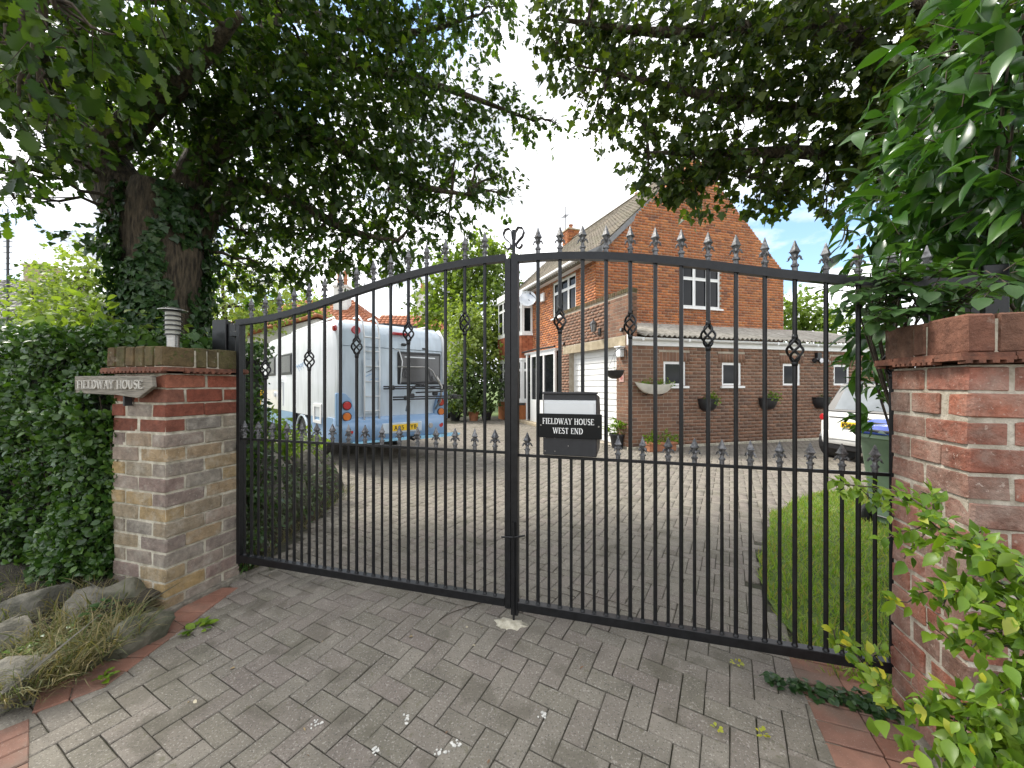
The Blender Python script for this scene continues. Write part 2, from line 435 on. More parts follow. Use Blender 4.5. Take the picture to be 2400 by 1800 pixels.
# foliage
M['oak'] = mat_leaf('oak_leaf', [(0.0136, 0.0339, 0.0056), (0.0237, 0.0520, 0.0079), (0.0496, 0.0860, 0.0101), (0.0158, 0.0407, 0.0101), (0.0846, 0.1301, 0.0136)], 0.46)  # last, brightest colour paints sunlit highlights onto some leaves
M['maple'] = mat_leaf('maple_leaf', [(0.0224, 0.0452, 0.0095), (0.0348, 0.0631, 0.0119), (0.0646, 0.0927, 0.0130), (0.0211, 0.0417, 0.0130), (0.0994, 0.1368, 0.0166)], 0.48)  # the brightest stop here too is sunlight put into the leaf colour
M['laurel'] = mat_leaf('laurel_leaf', [(0.0175, 0.0575, 0.0100), (0.0300, 0.0875, 0.0125), (0.0575, 0.1375, 0.0175), (0.0225, 0.0688, 0.0125)], 0.20, 0.30, 0.55)
M['elder'] = mat_leaf('elder_leaf', [(0.032, 0.078, 0.020), (0.050, 0.105, 0.028), (0.040, 0.088, 0.024)], 0.28, 0.45)
M['climber'] = mat_leaf('climber_leaf', [(0.060, 0.130, 0.010), (0.105, 0.190, 0.015), (0.165, 0.245, 0.020), (0.080, 0.155, 0.013)], 0.32, 0.4)
M['climber_y'] = mat_leaf('yellow_leaf', [(0.42, 0.38, 0.03), (0.34, 0.36, 0.035), (0.30, 0.33, 0.06)], 0.3, 0.4)
M['hedge'] = mat_leaf('hedge_leaf', [(0.0198, 0.0510, 0.0108), (0.0330, 0.0825, 0.0135), (0.0792, 0.1500, 0.0216), (0.0264, 0.0660, 0.0121), (0.0429, 0.0990, 0.0162)], 0.2, 0.38, 0.5)
M['ivy'] = mat_leaf('ivy_leaf', [(0.0156, 0.0442, 0.0130), (0.0286, 0.0676, 0.0182), (0.0468, 0.0936, 0.0234)], 0.15, 0.4)
M['bgleaf'] = mat_leaf('garden_tree_leaf', [(0.1237, 0.1875, 0.0330), (0.1815, 0.2475, 0.0450), (0.0908, 0.1500, 0.0300)], 0.35, 0.6)
M['bgleaf_y'] = mat_leaf('pale_tree_leaf', [(0.1750, 0.2375, 0.0625), (0.2375, 0.2937, 0.0750), (0.1375, 0.2000, 0.0500)], 0.35, 0.6)
M['bgleaf_d'] = mat_leaf('dark_tree_leaf', [(0.0490, 0.0910, 0.0252), (0.0770, 0.1260, 0.0336), (0.0392, 0.0728, 0.0210)], 0.3, 0.6)
M['shrub_grey'] = mat_leaf('grey_shrub_leaf', [(0.0679, 0.0972, 0.0526), (0.1050, 0.1420, 0.0702), (0.0494, 0.0747, 0.0351)], 0.2, 0.6)
M['grass'] = mat_leaf('grass_blade', [(0.1121, 0.2015, 0.0234), (0.1645, 0.2665, 0.0338), (0.2242, 0.2860, 0.0520), (0.2691, 0.2210, 0.0780)], 0.35, 0.6)
M['dry_grass'] = mat_leaf('dry_grass_blade', [(0.06, 0.085, 0.026), (0.105, 0.115, 0.042), (0.17, 0.14, 0.065), (0.22, 0.18, 0.09), (0.075, 0.10, 0.03)], 0.2, 0.7)
M['dropping'] = plain('bird_dropping', (0.55, 0.54, 0.50), 0.9, var=0.25, scale=60)

# ------------------------------------------------------------------ pieces (bricks, pavers, tiles)
def unit_box(name, bevel, jit, seed, mat):
    r = random.Random(seed)
    bm = bmesh.new()
    bmesh.ops.create_cube(bm, size=1.0)
    if bevel:
        bmesh.ops.bevel(bm, geom=list(bm.edges), offset=bevel, segments=1, affect='EDGES', profile=0.5)
    for v in bm.verts:
        v.co += Vector((r.uniform(-jit, jit), r.uniform(-jit, jit), r.uniform(-jit, jit)))
    me = bpy.data.meshes.new(name)
    bm.to_mesh(me); bm.free()
    me.materials.append(mat)
    return me

CUBE_V = np.array([(x, y, z) for x in (-.5, .5) for y in (-.5, .5) for z in (-.5, .5)])
CUBE_F = [(0, 1, 3, 2), (4, 6, 7, 5), (0, 4, 5, 1), (2, 3, 7, 6), (0, 2, 6, 4), (1, 5, 7, 3)]
def bev_unit(e):
    "box with a chamfered top, as arrays"
    v = [(-.5, -.5, -.5), (.5, -.5, -.5), (.5, .5, -.5), (-.5, .5, -.5)]
    v += [(-.5, -.5, .5 - e[2]), (.5, -.5, .5 - e[2]), (.5, .5, .5 - e[2]), (-.5, .5, .5 - e[2])]
    v += [(-.5 + e[0], -.5 + e[1], .5), (.5 - e[0], -.5 + e[1], .5), (.5 - e[0], .5 - e[1], .5), (-.5 + e[0], .5 - e[1], .5)]
    f = [(0, 1, 5, 4), (1, 2, 6, 5), (2, 3, 7, 6), (3, 0, 4, 7), (4, 5, 9, 8), (5, 6, 10, 9), (6, 7, 11, 10), (7, 4, 8, 11), (8, 9, 10, 11)]
    return np.array(v), f

def np_mesh(name, V, quads, mat, parent=None, smooth=False):
    "V (n,3) in the world; quads (m,k) index array"
    if parent is not None:
        Mi = np.array(wm(parent).inverted())
        V = V @ Mi[:3, :3].T + Mi[:3, 3]
    me = bpy.data.meshes.new(name)
    m, k = quads.shape
    me.vertices.add(len(V)); me.vertices.foreach_set('co', np.ascontiguousarray(V, dtype=np.float32).ravel())
    me.loops.add(m * k); me.loops.foreach_set('vertex_index', np.ascontiguousarray(quads, dtype=np.int32).ravel())
    me.polygons.add(m); me.polygons.foreach_set('loop_start', np.arange(0, m * k, k, dtype=np.int32))
    if smooth: me.polygons.foreach_set('use_smooth', np.ones(m, dtype=bool))
    me.update(calc_edges=True)
    me.validate()
    me.materials.append(mat)
    o = bpy.data.objects.new(name, me)
    COL.objects.link(o)
    if parent is not None:
        o.parent = parent; WM[o.name] = wm(parent).copy()
    else:
        WM[o.name] = Matrix()
    return o

def pieces(name, rest_name, mats, parent, mat, units, limit=300, key=None, rest_unit=None):
    "the nearest pieces become objects of their own, the rest one joined part"
    key = key or (lambda Q: (Q.translation - Vector((0, 0, HC))).length)
    order = sorted(mats, key=key)
    for i, Q in enumerate(order[:limit]):
        link(name, units[i % len(units)], parent, Q)
    rest = order[limit:]
    if rest:
        v, f = rest_unit or (CUBE_V, CUBE_F)
        A = np.array([np.array(Q) for Q in rest])
        V = np.einsum('nij,kj->nki', A[:, :3, :3], v) + A[:, None, :3, 3]
        F = np.array(f)[None] + (np.arange(len(rest)) * len(v))[:, None, None]
        o = np_mesh(rest_name, V.reshape(-1, 3), F.reshape(-1, F.shape[2]), mat, parent)
        o['kind'] = 'stuff'

def PM(c, d, R):
    "matrix of a unit box with centre c, size d, rotation R (3x3 Matrix)"
    return Matrix.Translation(c) @ R.to_4x4() @ Matrix.Diagonal((d[0], d[1], d[2], 1))
def RZ(a): return Matrix.Rotation(a, 3, 'Z')

# ------------------------------------------------------------------ leaves
def leaf_strip(hw, fold=0.25, curl=0.15, pos=None):
    "leaf along +x, unit length; hw are half widths at the stations; folded along the midrib"
    n = len(hw); v = []; idx = []
    xs = pos or [i / (n - 1) for i in range(n)]
    for i, h in enumerate(hw):
        x = xs[i]; z = -curl * x * x
        if h == 0: v.append((x, 0, z)); idx.append((len(v) - 1,) * 3)
        else:
            v += [(x, 0, z), (x, h, z + h * fold), (x, -h, z + h * fold)]
            idx.append((len(v) - 3, len(v) - 2, len(v) - 1))
    f = []
    for i in range(n - 1):
        a, b = idx[i], idx[i + 1]
        for s in (1, 2):
            if a[0] == a[s]: t = [(a[0], b[0], b[s])]
            elif b[0] == b[s]: t = [(a[0], b[0], a[s])]
            else: t = [(a[0], b[0], b[s]), (a[0], b[s], a[s])]
            f += t if s == 2 else [q[::-1] for q in t]
    return np.array(v), np.array(f)

def leaf_fan(pts, fold=0.1):
    v = [(0, 0, 0)] + [(x, y, abs(y) * fold - 0.12 * x * x) for x, y in pts]
    f = [(0, i, i + 1) for i in range(1, len(pts))]
    return np.array(v), np.array(f)

LEAF_OAK = leaf_strip([0, .10, .24, .15, .34, .20, .36, .22, .20, 0], 0.3, 0.2)
LEAF_LANCE = leaf_strip([0, .10, .17, .20, .17, .09, 0], 0.35, 0.35)
LEAF_OVAL = leaf_strip([0, .22, .30, .24, 0], 0.3, 0.25)
LEAF_POINT = leaf_strip([0, .17, .26, .23, .12, 0], 0.35, 0.3)
LEAF_SMALL = leaf_strip([0, .30, .26, 0], 0.3, 0.2)
LEAF_MAPLE = leaf_fan([(0.02, .10), (.02, .34), (.22, .30), (.38, .55), (.55, .34), (.66, .22), (.78, .20), (1.0, 0), (.78, -.20), (.66, -.22), (.55, -.34), (.38, -.55), (.22, -.30), (.02, -.34), (.02, -.10)], 0.22)
LEAF_TRI = (np.array([(0, 0, 0), (.5, .32, .06), (1, 0, -.1), (.5, -.32, .06)]), np.array([(0, 1, 2), (0, 2, 3)]))

def frames(D, U):
    "rotation matrices with x along D and z near U"
    D = D / np.linalg.norm(D, axis=1, keepdims=True)
    Y = np.cross(U, D); nn = np.linalg.norm(Y, axis=1, keepdims=True)
    Y = np.where(nn > 1e-5, Y / np.maximum(nn, 1e-5), np.array([[0, 1, 0]]))
    Z = np.cross(D, Y)
    return np.stack([D, Y, Z], axis=2)

def leaves(name, tmpl, P, D, U, S, mat, parent, W=1.0):
    v, f = tmpl
    R = frames(D, U)
    T = v[None] * np.stack([S, S * W, S], axis=1)[:, None, :]
    V = np.einsum('nij,nkj->nki', R, T) + P[:, None, :]
    F = f[None] + (np.arange(len(P)) * len(v))[:, None, None]
    o = np_mesh(name, V.reshape(-1, 3), F.reshape(-1, f.shape[1]), mat, parent)
    if parent is not None and name not in ('crown', 'foliage'): o['kind'] = 'stuff'
    return o

def sphere_pts(n):
    d = rng.normal(size=(n, 3)); return d / np.linalg.norm(d, axis=1, keepdims=True)

def blob_points(blobs, dens, pw=0.5, lump=0.0):
    "points spread through ellipsoids (centre, rx, ry, rz); dens = points per unit of r^2"
    P = []; O = []
    for c, r in blobs:
        r = np.array(r if hasattr(r, '__len__') else (r, r, r * 0.85))
        n = int(dens * (r[0] * r[1] + r[1] * r[2] + r[0] * r[2]) / 3)
        d = sphere_pts(max(n, 3))
        q = rng.random(len(d)) ** pw
        P.append(np.array(c)[None] + d * q[:, None] * r); O.append(d)
    return np.concatenate(P), np.concatenate(O)

def sprays(blobs, dens, twig=0.3, per=9, size=0.12, jit=0.5):
    "leaves set alternately along short twigs that fill the blobs: returns P, D, U, S and the twig ends"
    T0, O = blob_points(blobs, dens / per)
    n = len(T0)
    td = O * 0.9 + rng.normal(size=(n, 3)) * 0.6 + np.array([0, 0, -0.25])
    td /= np.linalg.norm(td, axis=1, keepdims=True)
    ln = twig * (0.6 + 0.8 * rng.random(n))
    k = rng.random((n, per))
    P = T0[:, None] + td[:, None] * (k * ln[:, None])[..., None] + rng.normal(size=(n, per, 3)) * 0.035
    D = td[:, None] * 0.7 + rng.normal(size=(n, per, 3)) * jit + np.array([0, 0, -0.35])
    U = np.array([0, 0, 1.0]) + rng.normal(size=(n, per, 3)) * 0.45
    S = size * (0.40 + 1.05 * rng.random((n, per)) ** 1.3)
    return P.reshape(-1, 3), D.reshape(-1, 3), U.reshape(-1, 3), S.ravel(), T0, T0 + td * ln[:, None]

def wander(a, b, n=6, amp=0.1, sag=0.0):
    a = Vector(a); b = Vector(b); out = []
    for i in range(n + 1):
        k = i / n
        p = a.lerp(b, k)
        w = math.sin(k * math.pi)
        p += Vector((random.uniform(-1, 1), random.uniform(-1, 1), random.uniform(-1, 1))) * amp * w + Vector((0, 0, -sag * w))
        out.append(p)
    return out

# ================================================================== the setting: ground, drive, lawn
def inpoly(x, y, poly):
    c = False; n = len(poly)
    for i in range(n):
        x1, y1 = poly[i]; x2, y2 = poly[(i + 1) % n]
        if (y1 > y) != (y2 > y) and x < (x2 - x1) * (y - y1) / (y2 - y1) + x1: c = not c
    return c

def big_ground():
    mb = MB()
    mb.add([(-900, -300, -0.05), (900, -300, -0.05), (900, 1500, -0.05), (-900, 1500, -0.05)], [(0, 1, 2, 3)])
    tagit(mb.build('ground', M['grass_ground'], recalc=False), kind='structure')
big_ground()

def road():
    mb = MB(); mb.add([(-60, -9, -0.035), (60, -9, -0.035), (60, -0.9, -0.035), (-60, -0.9, -0.035)], [(0, 1, 2, 3)])
    tagit(mb.build('road', M['asphalt'], recalc=False), kind='structure')
    mb = MB(); mb.bb(-60, 60, -0.9, -0.78, -.2, 0.004); tagit(mb.build('kerb', M['concrete'], recalc=True), kind='structure')
    mb = MB(); mb.add([(-60, -60, -0.045), (60, -60, -0.045), (60, -9, -0.045), (-60, -9, -0.045)], [(0, 1, 2, 3)])
    tagit(mb.build('far_pavement', M['concrete'], recalc=False), kind='structure')
road()

# the house stands on these corner points (see the house builder)
C0 = Vector((2.75, 9.27)); dF = Vector((-0.36, 0.933)); dS = Vector((0.961, 0.276))
C1 = C0 + dS * 9.5

DRIVE = [(-2.17, 2.95), (-2.17, 2.04), (-2.42, 1.98), (-2.25, 1.36), (-1.6, 1.0), (-0.6, 0.45), (0.98, 0.35), (1.40, 1.56), (1.61, 2.12),
         (1.80, 2.45), (1.90, 3.0), (2.3, 3.6), (3.19, 4.68), (4.11, 5.42), (6.5, 6.3), (11.5, 7.4), (12.2, 10.2), (C1.x, C1.y - 0.05), (C0.x, C0.y - 0.06),
         (C0.x - 0.36 * 3.2, C0.y + 0.933 * 3.2), (0.6, 15.2), (-0.3, 17.0), (-1.4, 17.2), (-2.2, 15.2), (-6.5, 15.5), (-10.5, 12.0), (-8.0, 8.2), (-4.6, 6.6), (-2.75, 6.1), (-2.25, 4.5), (-2.12, 3.75), (-2.2, 3.0)]

def driveway():
    mb = MB()
    X = np.arange(-13, 13.01, 0.25); Y = np.arange(-1.0, 19.01, 0.25)
    pts = [(x, y, ground(x, y) - 0.014) for y in Y for x in X]
    nx = len(X)
    f = [(j * nx + i, j * nx + i + 1, (j + 1) * nx + i + 1, (j + 1) * nx + i) for j in range(len(Y) - 1) for i in range(nx - 1)]
    mb.add(pts, f)
    d = mb.build('driveway', M['sand'], smooth=True, recalc=False)
    tagit(d, kind='structure')
    a = math.radians(-29.0); w = 0.106
    ca, sa = math.cos(a), math.sin(a)
    mats = []
    for i in range(-160, 190):
        for j in range(-60, 230):
            c = (i - j) % 4
            if c == 0: cx, cy, rot = i + 1.0, j + 0.5, 0
            elif c == 3: cx, cy, rot = i + 0.5, j + 1.0, 1
            else: continue
            lx, ly = cx * w, cy * w
            x, y = lx * ca - ly * sa, lx * sa + ly * ca
            if y < 0.2 or y > 17.3 or abs(x) > 1.42 * y + 0.5: continue
            if not inpoly(x, y, DRIVE): continue
            z = ground(x, y) + random.uniform(-0.0022, 0.0022)
            gx = (ground(x + .02, y) - ground(x - .02, y)) / .04; gy = (ground(x, y + .02) - ground(x, y - .02)) / .04
            T = (Matrix.Rotation(-gx + random.uniform(-.006, .006), 3, 'Y') @ Matrix.Rotation(gy + random.uniform(-.006, .006), 3, 'X'))
            mats.append(PM(Vector((x, y, z - 0.02)), (2 * w - 0.0050, w - 0.0050, 0.04), T @ RZ(a + rot * math.pi / 2 + random.uniform(-.006, .006))))
    units = []
    for s in range(5):
        v, f = bev_unit((0.020, 0.040, 0.09))
        me = bpy.data.meshes.new('block_paver'); r = random.Random(s)
        v = v + np.array([[r.uniform(-.008, .008), r.uniform(-.012, .012), 0] for _ in v])
        me.from_pydata([tuple(p) for p in v], [], f); me.update(); me.materials.append(M['paver'])
        units.append(me)
    near = lambda Q: (Q.translation - Vector((0, 1.3, 0))).length + (50 if Q.translation.y < 1.35 else 0)
    pieces('block_paver', 'far_block_pavers', mats, d, M['paver'], units, 300, near, bev_unit((0.020, 0.040, 0.09)))
    # red border pavers, laid across the edge
    def strip(path, width, nrow=1, off=0.0):
        out = []
        for (x0, y0), (x1, y1) in zip(path[:-1], path[1:]):
            L = math.hypot(x1 - x0, y1 - y0); n = max(1, round(L / 0.106)); ux, uy = (x1 - x0) / L, (y1 - y0) / L
            px, py = -uy, ux
            for k in range(n):
                for r in range(nrow):
                    q = (k + 0.5) * L / n; o = off + (r + 0.5) * width
                    x, y = x0 + ux * q + px * o, y0 + uy * q + py * o
                    z = ground(x, y) + 0.0075 + random.uniform(-.002, .002)
                    out.append(PM(Vector((x, y, z - 0.02)), (L / n - 0.006, width - 0.006, 0.04), RZ(math.atan2(uy, ux) + random.uniform(-.01, .01))))
        return out
    red = strip([(-2.255, 1.838), (-2.075, 2.0), (-2.075, 2.98)], 0.205, 1)
    red += strip([(-1.30, 1.055), (-2.23, 1.818)], 0.21, 3, 0.0)
    red += strip([(1.0, 0.80), (1.30, 1.58), (1.51, 2.12), (1.60, 2.30)], 0.205, 2, -0.41)
    ru = []
    for s in range(4):
        v, f = bev_unit((0.045, 0.022, 0.11)); me = bpy.data.meshes.new('red_paver'); r = random.Random(s + 40)
        v = v + np.array([[r.uniform(-.012, .012), r.uniform(-.008, .008), 0] for _ in v])
        me.from_pydata([tuple(p) for p in v], [], f); me.update(); me.materials.append(M['paver_red']); ru.append(me)
    pieces('red_paver', 'more_red_pavers', red, d, M['paver_red'], ru, 300)
driveway()

def ragged(poly, step=.12, amp=.07):
    out = []
    for (x0, y0), (x1, y1) in zip(poly, poly[1:] + poly[:1]):
        n = max(1, int(math.hypot(x1 - x0, y1 - y0) / step))
        for k in range(n):
            x, y = x0 + (x1 - x0) * k / n, y0 + (y1 - y0) * k / n
            out.append((x + amp * mnoise.noise(Vector((x * 3, y * 3, 0))) + random.uniform(-.02, .02), y + amp * mnoise.noise(Vector((x * 3, y * 3, 9))) + random.uniform(-.02, .02)))
    return out

def lawn(name, poly, n, hgt, mat_ground, blade, z0=0.0, label=None):
    mb = MB()
    P = [(x, y, z0) for x, y in poly]
    mb.add(P, [list(range(len(P)))])
    o = mb.build(name, M[mat_ground], recalc=False); tagit(o, kind='structure')
    xs = [p[0] for p in poly]; ys = [p[1] for p in poly]
    pts = []
    while len(pts) < n:
        y = random.uniform(min(ys), max(ys)); x = random.uniform(min(xs), max(xs))
        if inpoly(x, y, poly): pts.append((x, y, z0 - 0.004))
    P = np.array(pts); k = len(P)
    D = np.column_stack([rng.normal(size=k) * 0.55, rng.normal(size=k) * 0.55, np.ones(k)])
    U = rng.normal(size=(k, 3))
    v = np.array([(0, .035, 0), (0, -.035, 0), (.55, .03, .03), (.55, -.03, .03), (1.0, 0, .18)])
    f = np.array([(0, 1, 3), (0, 3, 2), (2, 3, 4)])
    b = leaves('grass', (v, f), P, D, U, hgt * (0.5 + rng.random(k)), M[blade], None, 1.6)
    tagit(b, label, 'grass', kind='stuff')
lawn('lawn', ragged([(1.66, 2.06), (1.76, 2.45), (1.86, 3.0), (2.30, 3.62), (3.15, 4.70), (4.11, 5.45), (6.0, 6.1), (7.5, 5.2), (7.5, 1.3), (2.7, 1.3)]), 42000, 0.06, 'grass_ground', 'grass', 0.012, 'short green lawn grass beside the drive behind the red pillar')

# ================================================================== brick pillars
def pillar(name, label, tx, ty, size, courses, mats_of, cap_mat, hang=0.0, units_seed=0, mort='mortar'):
    "tx, ty: near inner corner frame; local x along the gate, y away from the street"
    root = thing(name, label, 'pillar', GM @ Vector((tx, ty, 0)), -TH)
    F = wm(root)
    a, bdep = size
    ch = 0.1012; bh = 0.0895; jo = 0.0125; hd = 0.125
    ms = {}
    for c in range(courses):
        z = c * ch + bh / 2 + 0.006
        row = []
        if c % 2 == 0:
            L = (a - jo) / 2
            for y in (hd / 2, bdep - hd / 2):
                for k in range(2): row.append(((L / 2 + k * (L + jo), y), (L, hd)))
            for x in (hd / 2, a - hd / 2): row.append(((x, bdep / 2), (hd, bdep - 2 * hd - 2 * jo)))
        else:
            L = (bdep - jo) / 2
            for x in (hd / 2, a - hd / 2):
                for k in range(2): row.append(((x, L / 2 + k * (L + jo)), (hd, L)))
            for y in (hd / 2, bdep - hd / 2): row.append(((a / 2, y), (a - 2 * hd - 2 * jo, hd)))
        for (x, y), (dx, dy) in row:
            mk = mats_of(c)
            Q = F @ PM(Vector((x + random.uniform(-.005, .005), y + random.uniform(-.005, .005), z + random.uniform(-.002, .002))), (dx, dy, bh + random.uniform(-.005, .003)), Matrix.Rotation(random.uniform(-.012, .012), 3, 'Y') @ RZ(random.uniform(-.014, .014)))
            ms.setdefault(mk, []).append(Q)
    for mk, L in ms.items():
        units = [unit_box('brick', 0.05, 0.017, units_seed + s, M[mk]) for s in range(7)]
        pieces('brick', 'more_bricks', L, root, M[mk], units, 300)
    top = courses * ch
    mb = MB(F); mb.bb(0.007, a - 0.007, 0.007, bdep - 0.007, -0.05, top + 0.002); mb.build('mortar', M[mort], root)
    # footing course
    mb = MB(F); mb.bb(-0.035, a + 0.035, -0.035, bdep + 0.035, -0.08, 0.035); mb.build('footing', M['dirty'], root, bevel=0.008)
    # creasing tiles: a thin slab edge with small lugs beneath
    z = top + 0.004
    def crease(p0, p1, out):
        L = (Vector(p1) - Vector(p0)).length; n = max(2, round(L / 0.17)); u = (Vector(p1) - Vector(p0)) / L
        for k in range(n):
            q0 = Vector(p0) + u * (L * k / n + 0.002); q1 = Vector(p0) + u * (L * (k + 1) / n - 0.002)
            m2 = MB(F); o = Vector(out)
            dz = random.uniform(-.002, .002)
            zz = z + 0.014 + dz
            pts = [q0 - o * .09, q1 - o * .09, q1 + o * .048, q0 + o * .048]
            m2.prism([(p.x, p.y, zz) for p in pts], (0, 0, 0.013))
            m2.prism([((p + o * (-.006 if i > 1 else 0)).x, (p + o * (-.006 if i > 1 else 0)).y, zz + 0.0135) for i, p in enumerate(pts)], (0, 0, 0.014))
            for j in range(4):
                c = q0.lerp(q1, (j + 0.5) / 4) + o * 0.035
                w = u * 0.012
                m2.prism([(c.x - w.x - o.x * .02, c.y - w.y - o.y * .02, zz - 0.013), (c.x + w.x - o.x * .02, c.y + w.y - o.y * .02, zz - 0.013), (c.x + w.x * .8 + o.x * .013, c.y + w.y * .8 + o.y * .013, zz - 0.011), (c.x - w.x * .8 + o.x * .013, c.y - w.y * .8 + o.y * .013, zz - 0.011)], (0, 0, 0.0112))
            m2.build('creasing_tile', M['crease'], root)
    cz = []
    crease((-.046, 0, 0), (a + .046, 0, 0), (0, -1, 0)); crease((a + .046, bdep, 0), (-.046, bdep, 0), (0, 1, 0))
    crease((0, bdep - .0925, 0), (0, .0925, 0), (-1, 0, 0)); crease((a, .0925, 0), (a, bdep - .0925, 0), (1, 0, 0))
    # cap of bricks on edge
    zc = top + 0.046; hc = 0.143
    e = 0.022; A = a + 2 * e; B = bdep + 2 * e
    caps = []
    cd = 0.20
    n = max(4, round(A / 0.098)); w = A / n
    for k in range(n):
        for y in (-e + cd / 2, bdep + e - cd / 2):
            caps.append(F @ PM(Vector((-e + (k + .5) * w, y, zc + hc / 2)), (w - 0.012, cd, hc + random.uniform(-.010, .006)), RZ(random.uniform(-.02, .02))))
    Ls = B - 2 * cd - 0.012; n = max(1, round(Ls / 0.098)); w = Ls / n
    for k in range(n):
        for x in (-e + cd / 2, a + e - cd / 2):
            caps.append(F @ PM(Vector((x, -e + cd + .006 + (k + .5) * w, zc + hc / 2)), (cd, w - 0.012, hc + random.uniform(-.010, .006)), RZ(random.uniform(-.02, .02))))
    units = [unit_box('cap_brick', 0.05, 0.016, units_seed + 60 + s, M[cap_mat]) for s in range(5)]
    pieces('cap_brick', 'more_caps', caps, root, M[cap_mat], units, 300)
    mb = MB(F); mb.bb(-e + .01, a + e - .01, -e + .01, bdep + e - .01, zc - 0.016, zc + hc - 0.02); mb.build('cap_mortar', M['mortar'], root)
    return root, zc + hc

def left_mats(c):
    if c >= 14: return 'brick_old_red'
    if c >= 12: return 'brick_old_red' if random.random() < 0.65 else 'brick_buff'
    return 'brick_buff'
PL, PL_TOP = pillar('brick_pillar', 'buff brick gate pillar with red top courses and steel lamp on its cap', -2.29 - 0.526, -0.478, (0.526, 0.526), 16, left_mats, 'brick_cap', units_seed=3)
PR, PR_TOP = pillar('brick_pillar', 'weathered red brick gate pillar half covered by bright green climber', 1.905, -0.47, (0.526, 0.44), 16, lambda c: 'brick_right', 'brick_cap_red', units_seed=23, mort='mortar_old')

# garden walls behind nothing else; posts that carry the gate
def gate_posts():
    o = thing('gate_post', 'black steel hinge posts standing beside the buff pillar above its cap', 'post', GM @ Vector((-2.42, 0.09, 0)), -TH)
    mb = MB(GM); mb.bb(-2.54, -2.45, 0.07, 0.17, 0, 2.06); mb.build('post', M['iron'], o, bevel=0.004)
    mb = MB(GM); mb.bb(-2.425, -2.345, 0.06, 0.15, 0, 2.04); mb.build('post', M['iron'], o, bevel=0.004)
    mb = MB(GM)
    mb.bb(-2.58, -2.43, 0.045, 0.068, 1.82, 2.075); mb.build('cover_plate', M['iron'], o, bevel=0.003)
    for z in (0.45, 1.05, 1.95):
        mb = MB(GM); mb.bb(-2.36, -2.253, 0.022, 0.065, z - 0.02, z + 0.02); mb.build('hinge', M['iron'], o, bevel=0.003)
    o = thing('gate_post', 'black steel hinge post behind the weathered red pillar, under the laurel', 'post', GM @ Vector((2.30, 0.06, 0)), -TH)
    mb = MB(GM); mb.bb(2.27, 2.36, 0.0, 0.10, 0, 2.10); mb.build('post', M['iron'], o, bevel=0.004)
    for z in (0.45, 1.05, 1.95):
        mb = MB(GM); mb.bb(2.225, 2.28, 0.0, 0.04, z - 0.02, z + 0.02); mb.build('hinge', M['iron'], o, bevel=0.003)
gate_posts()

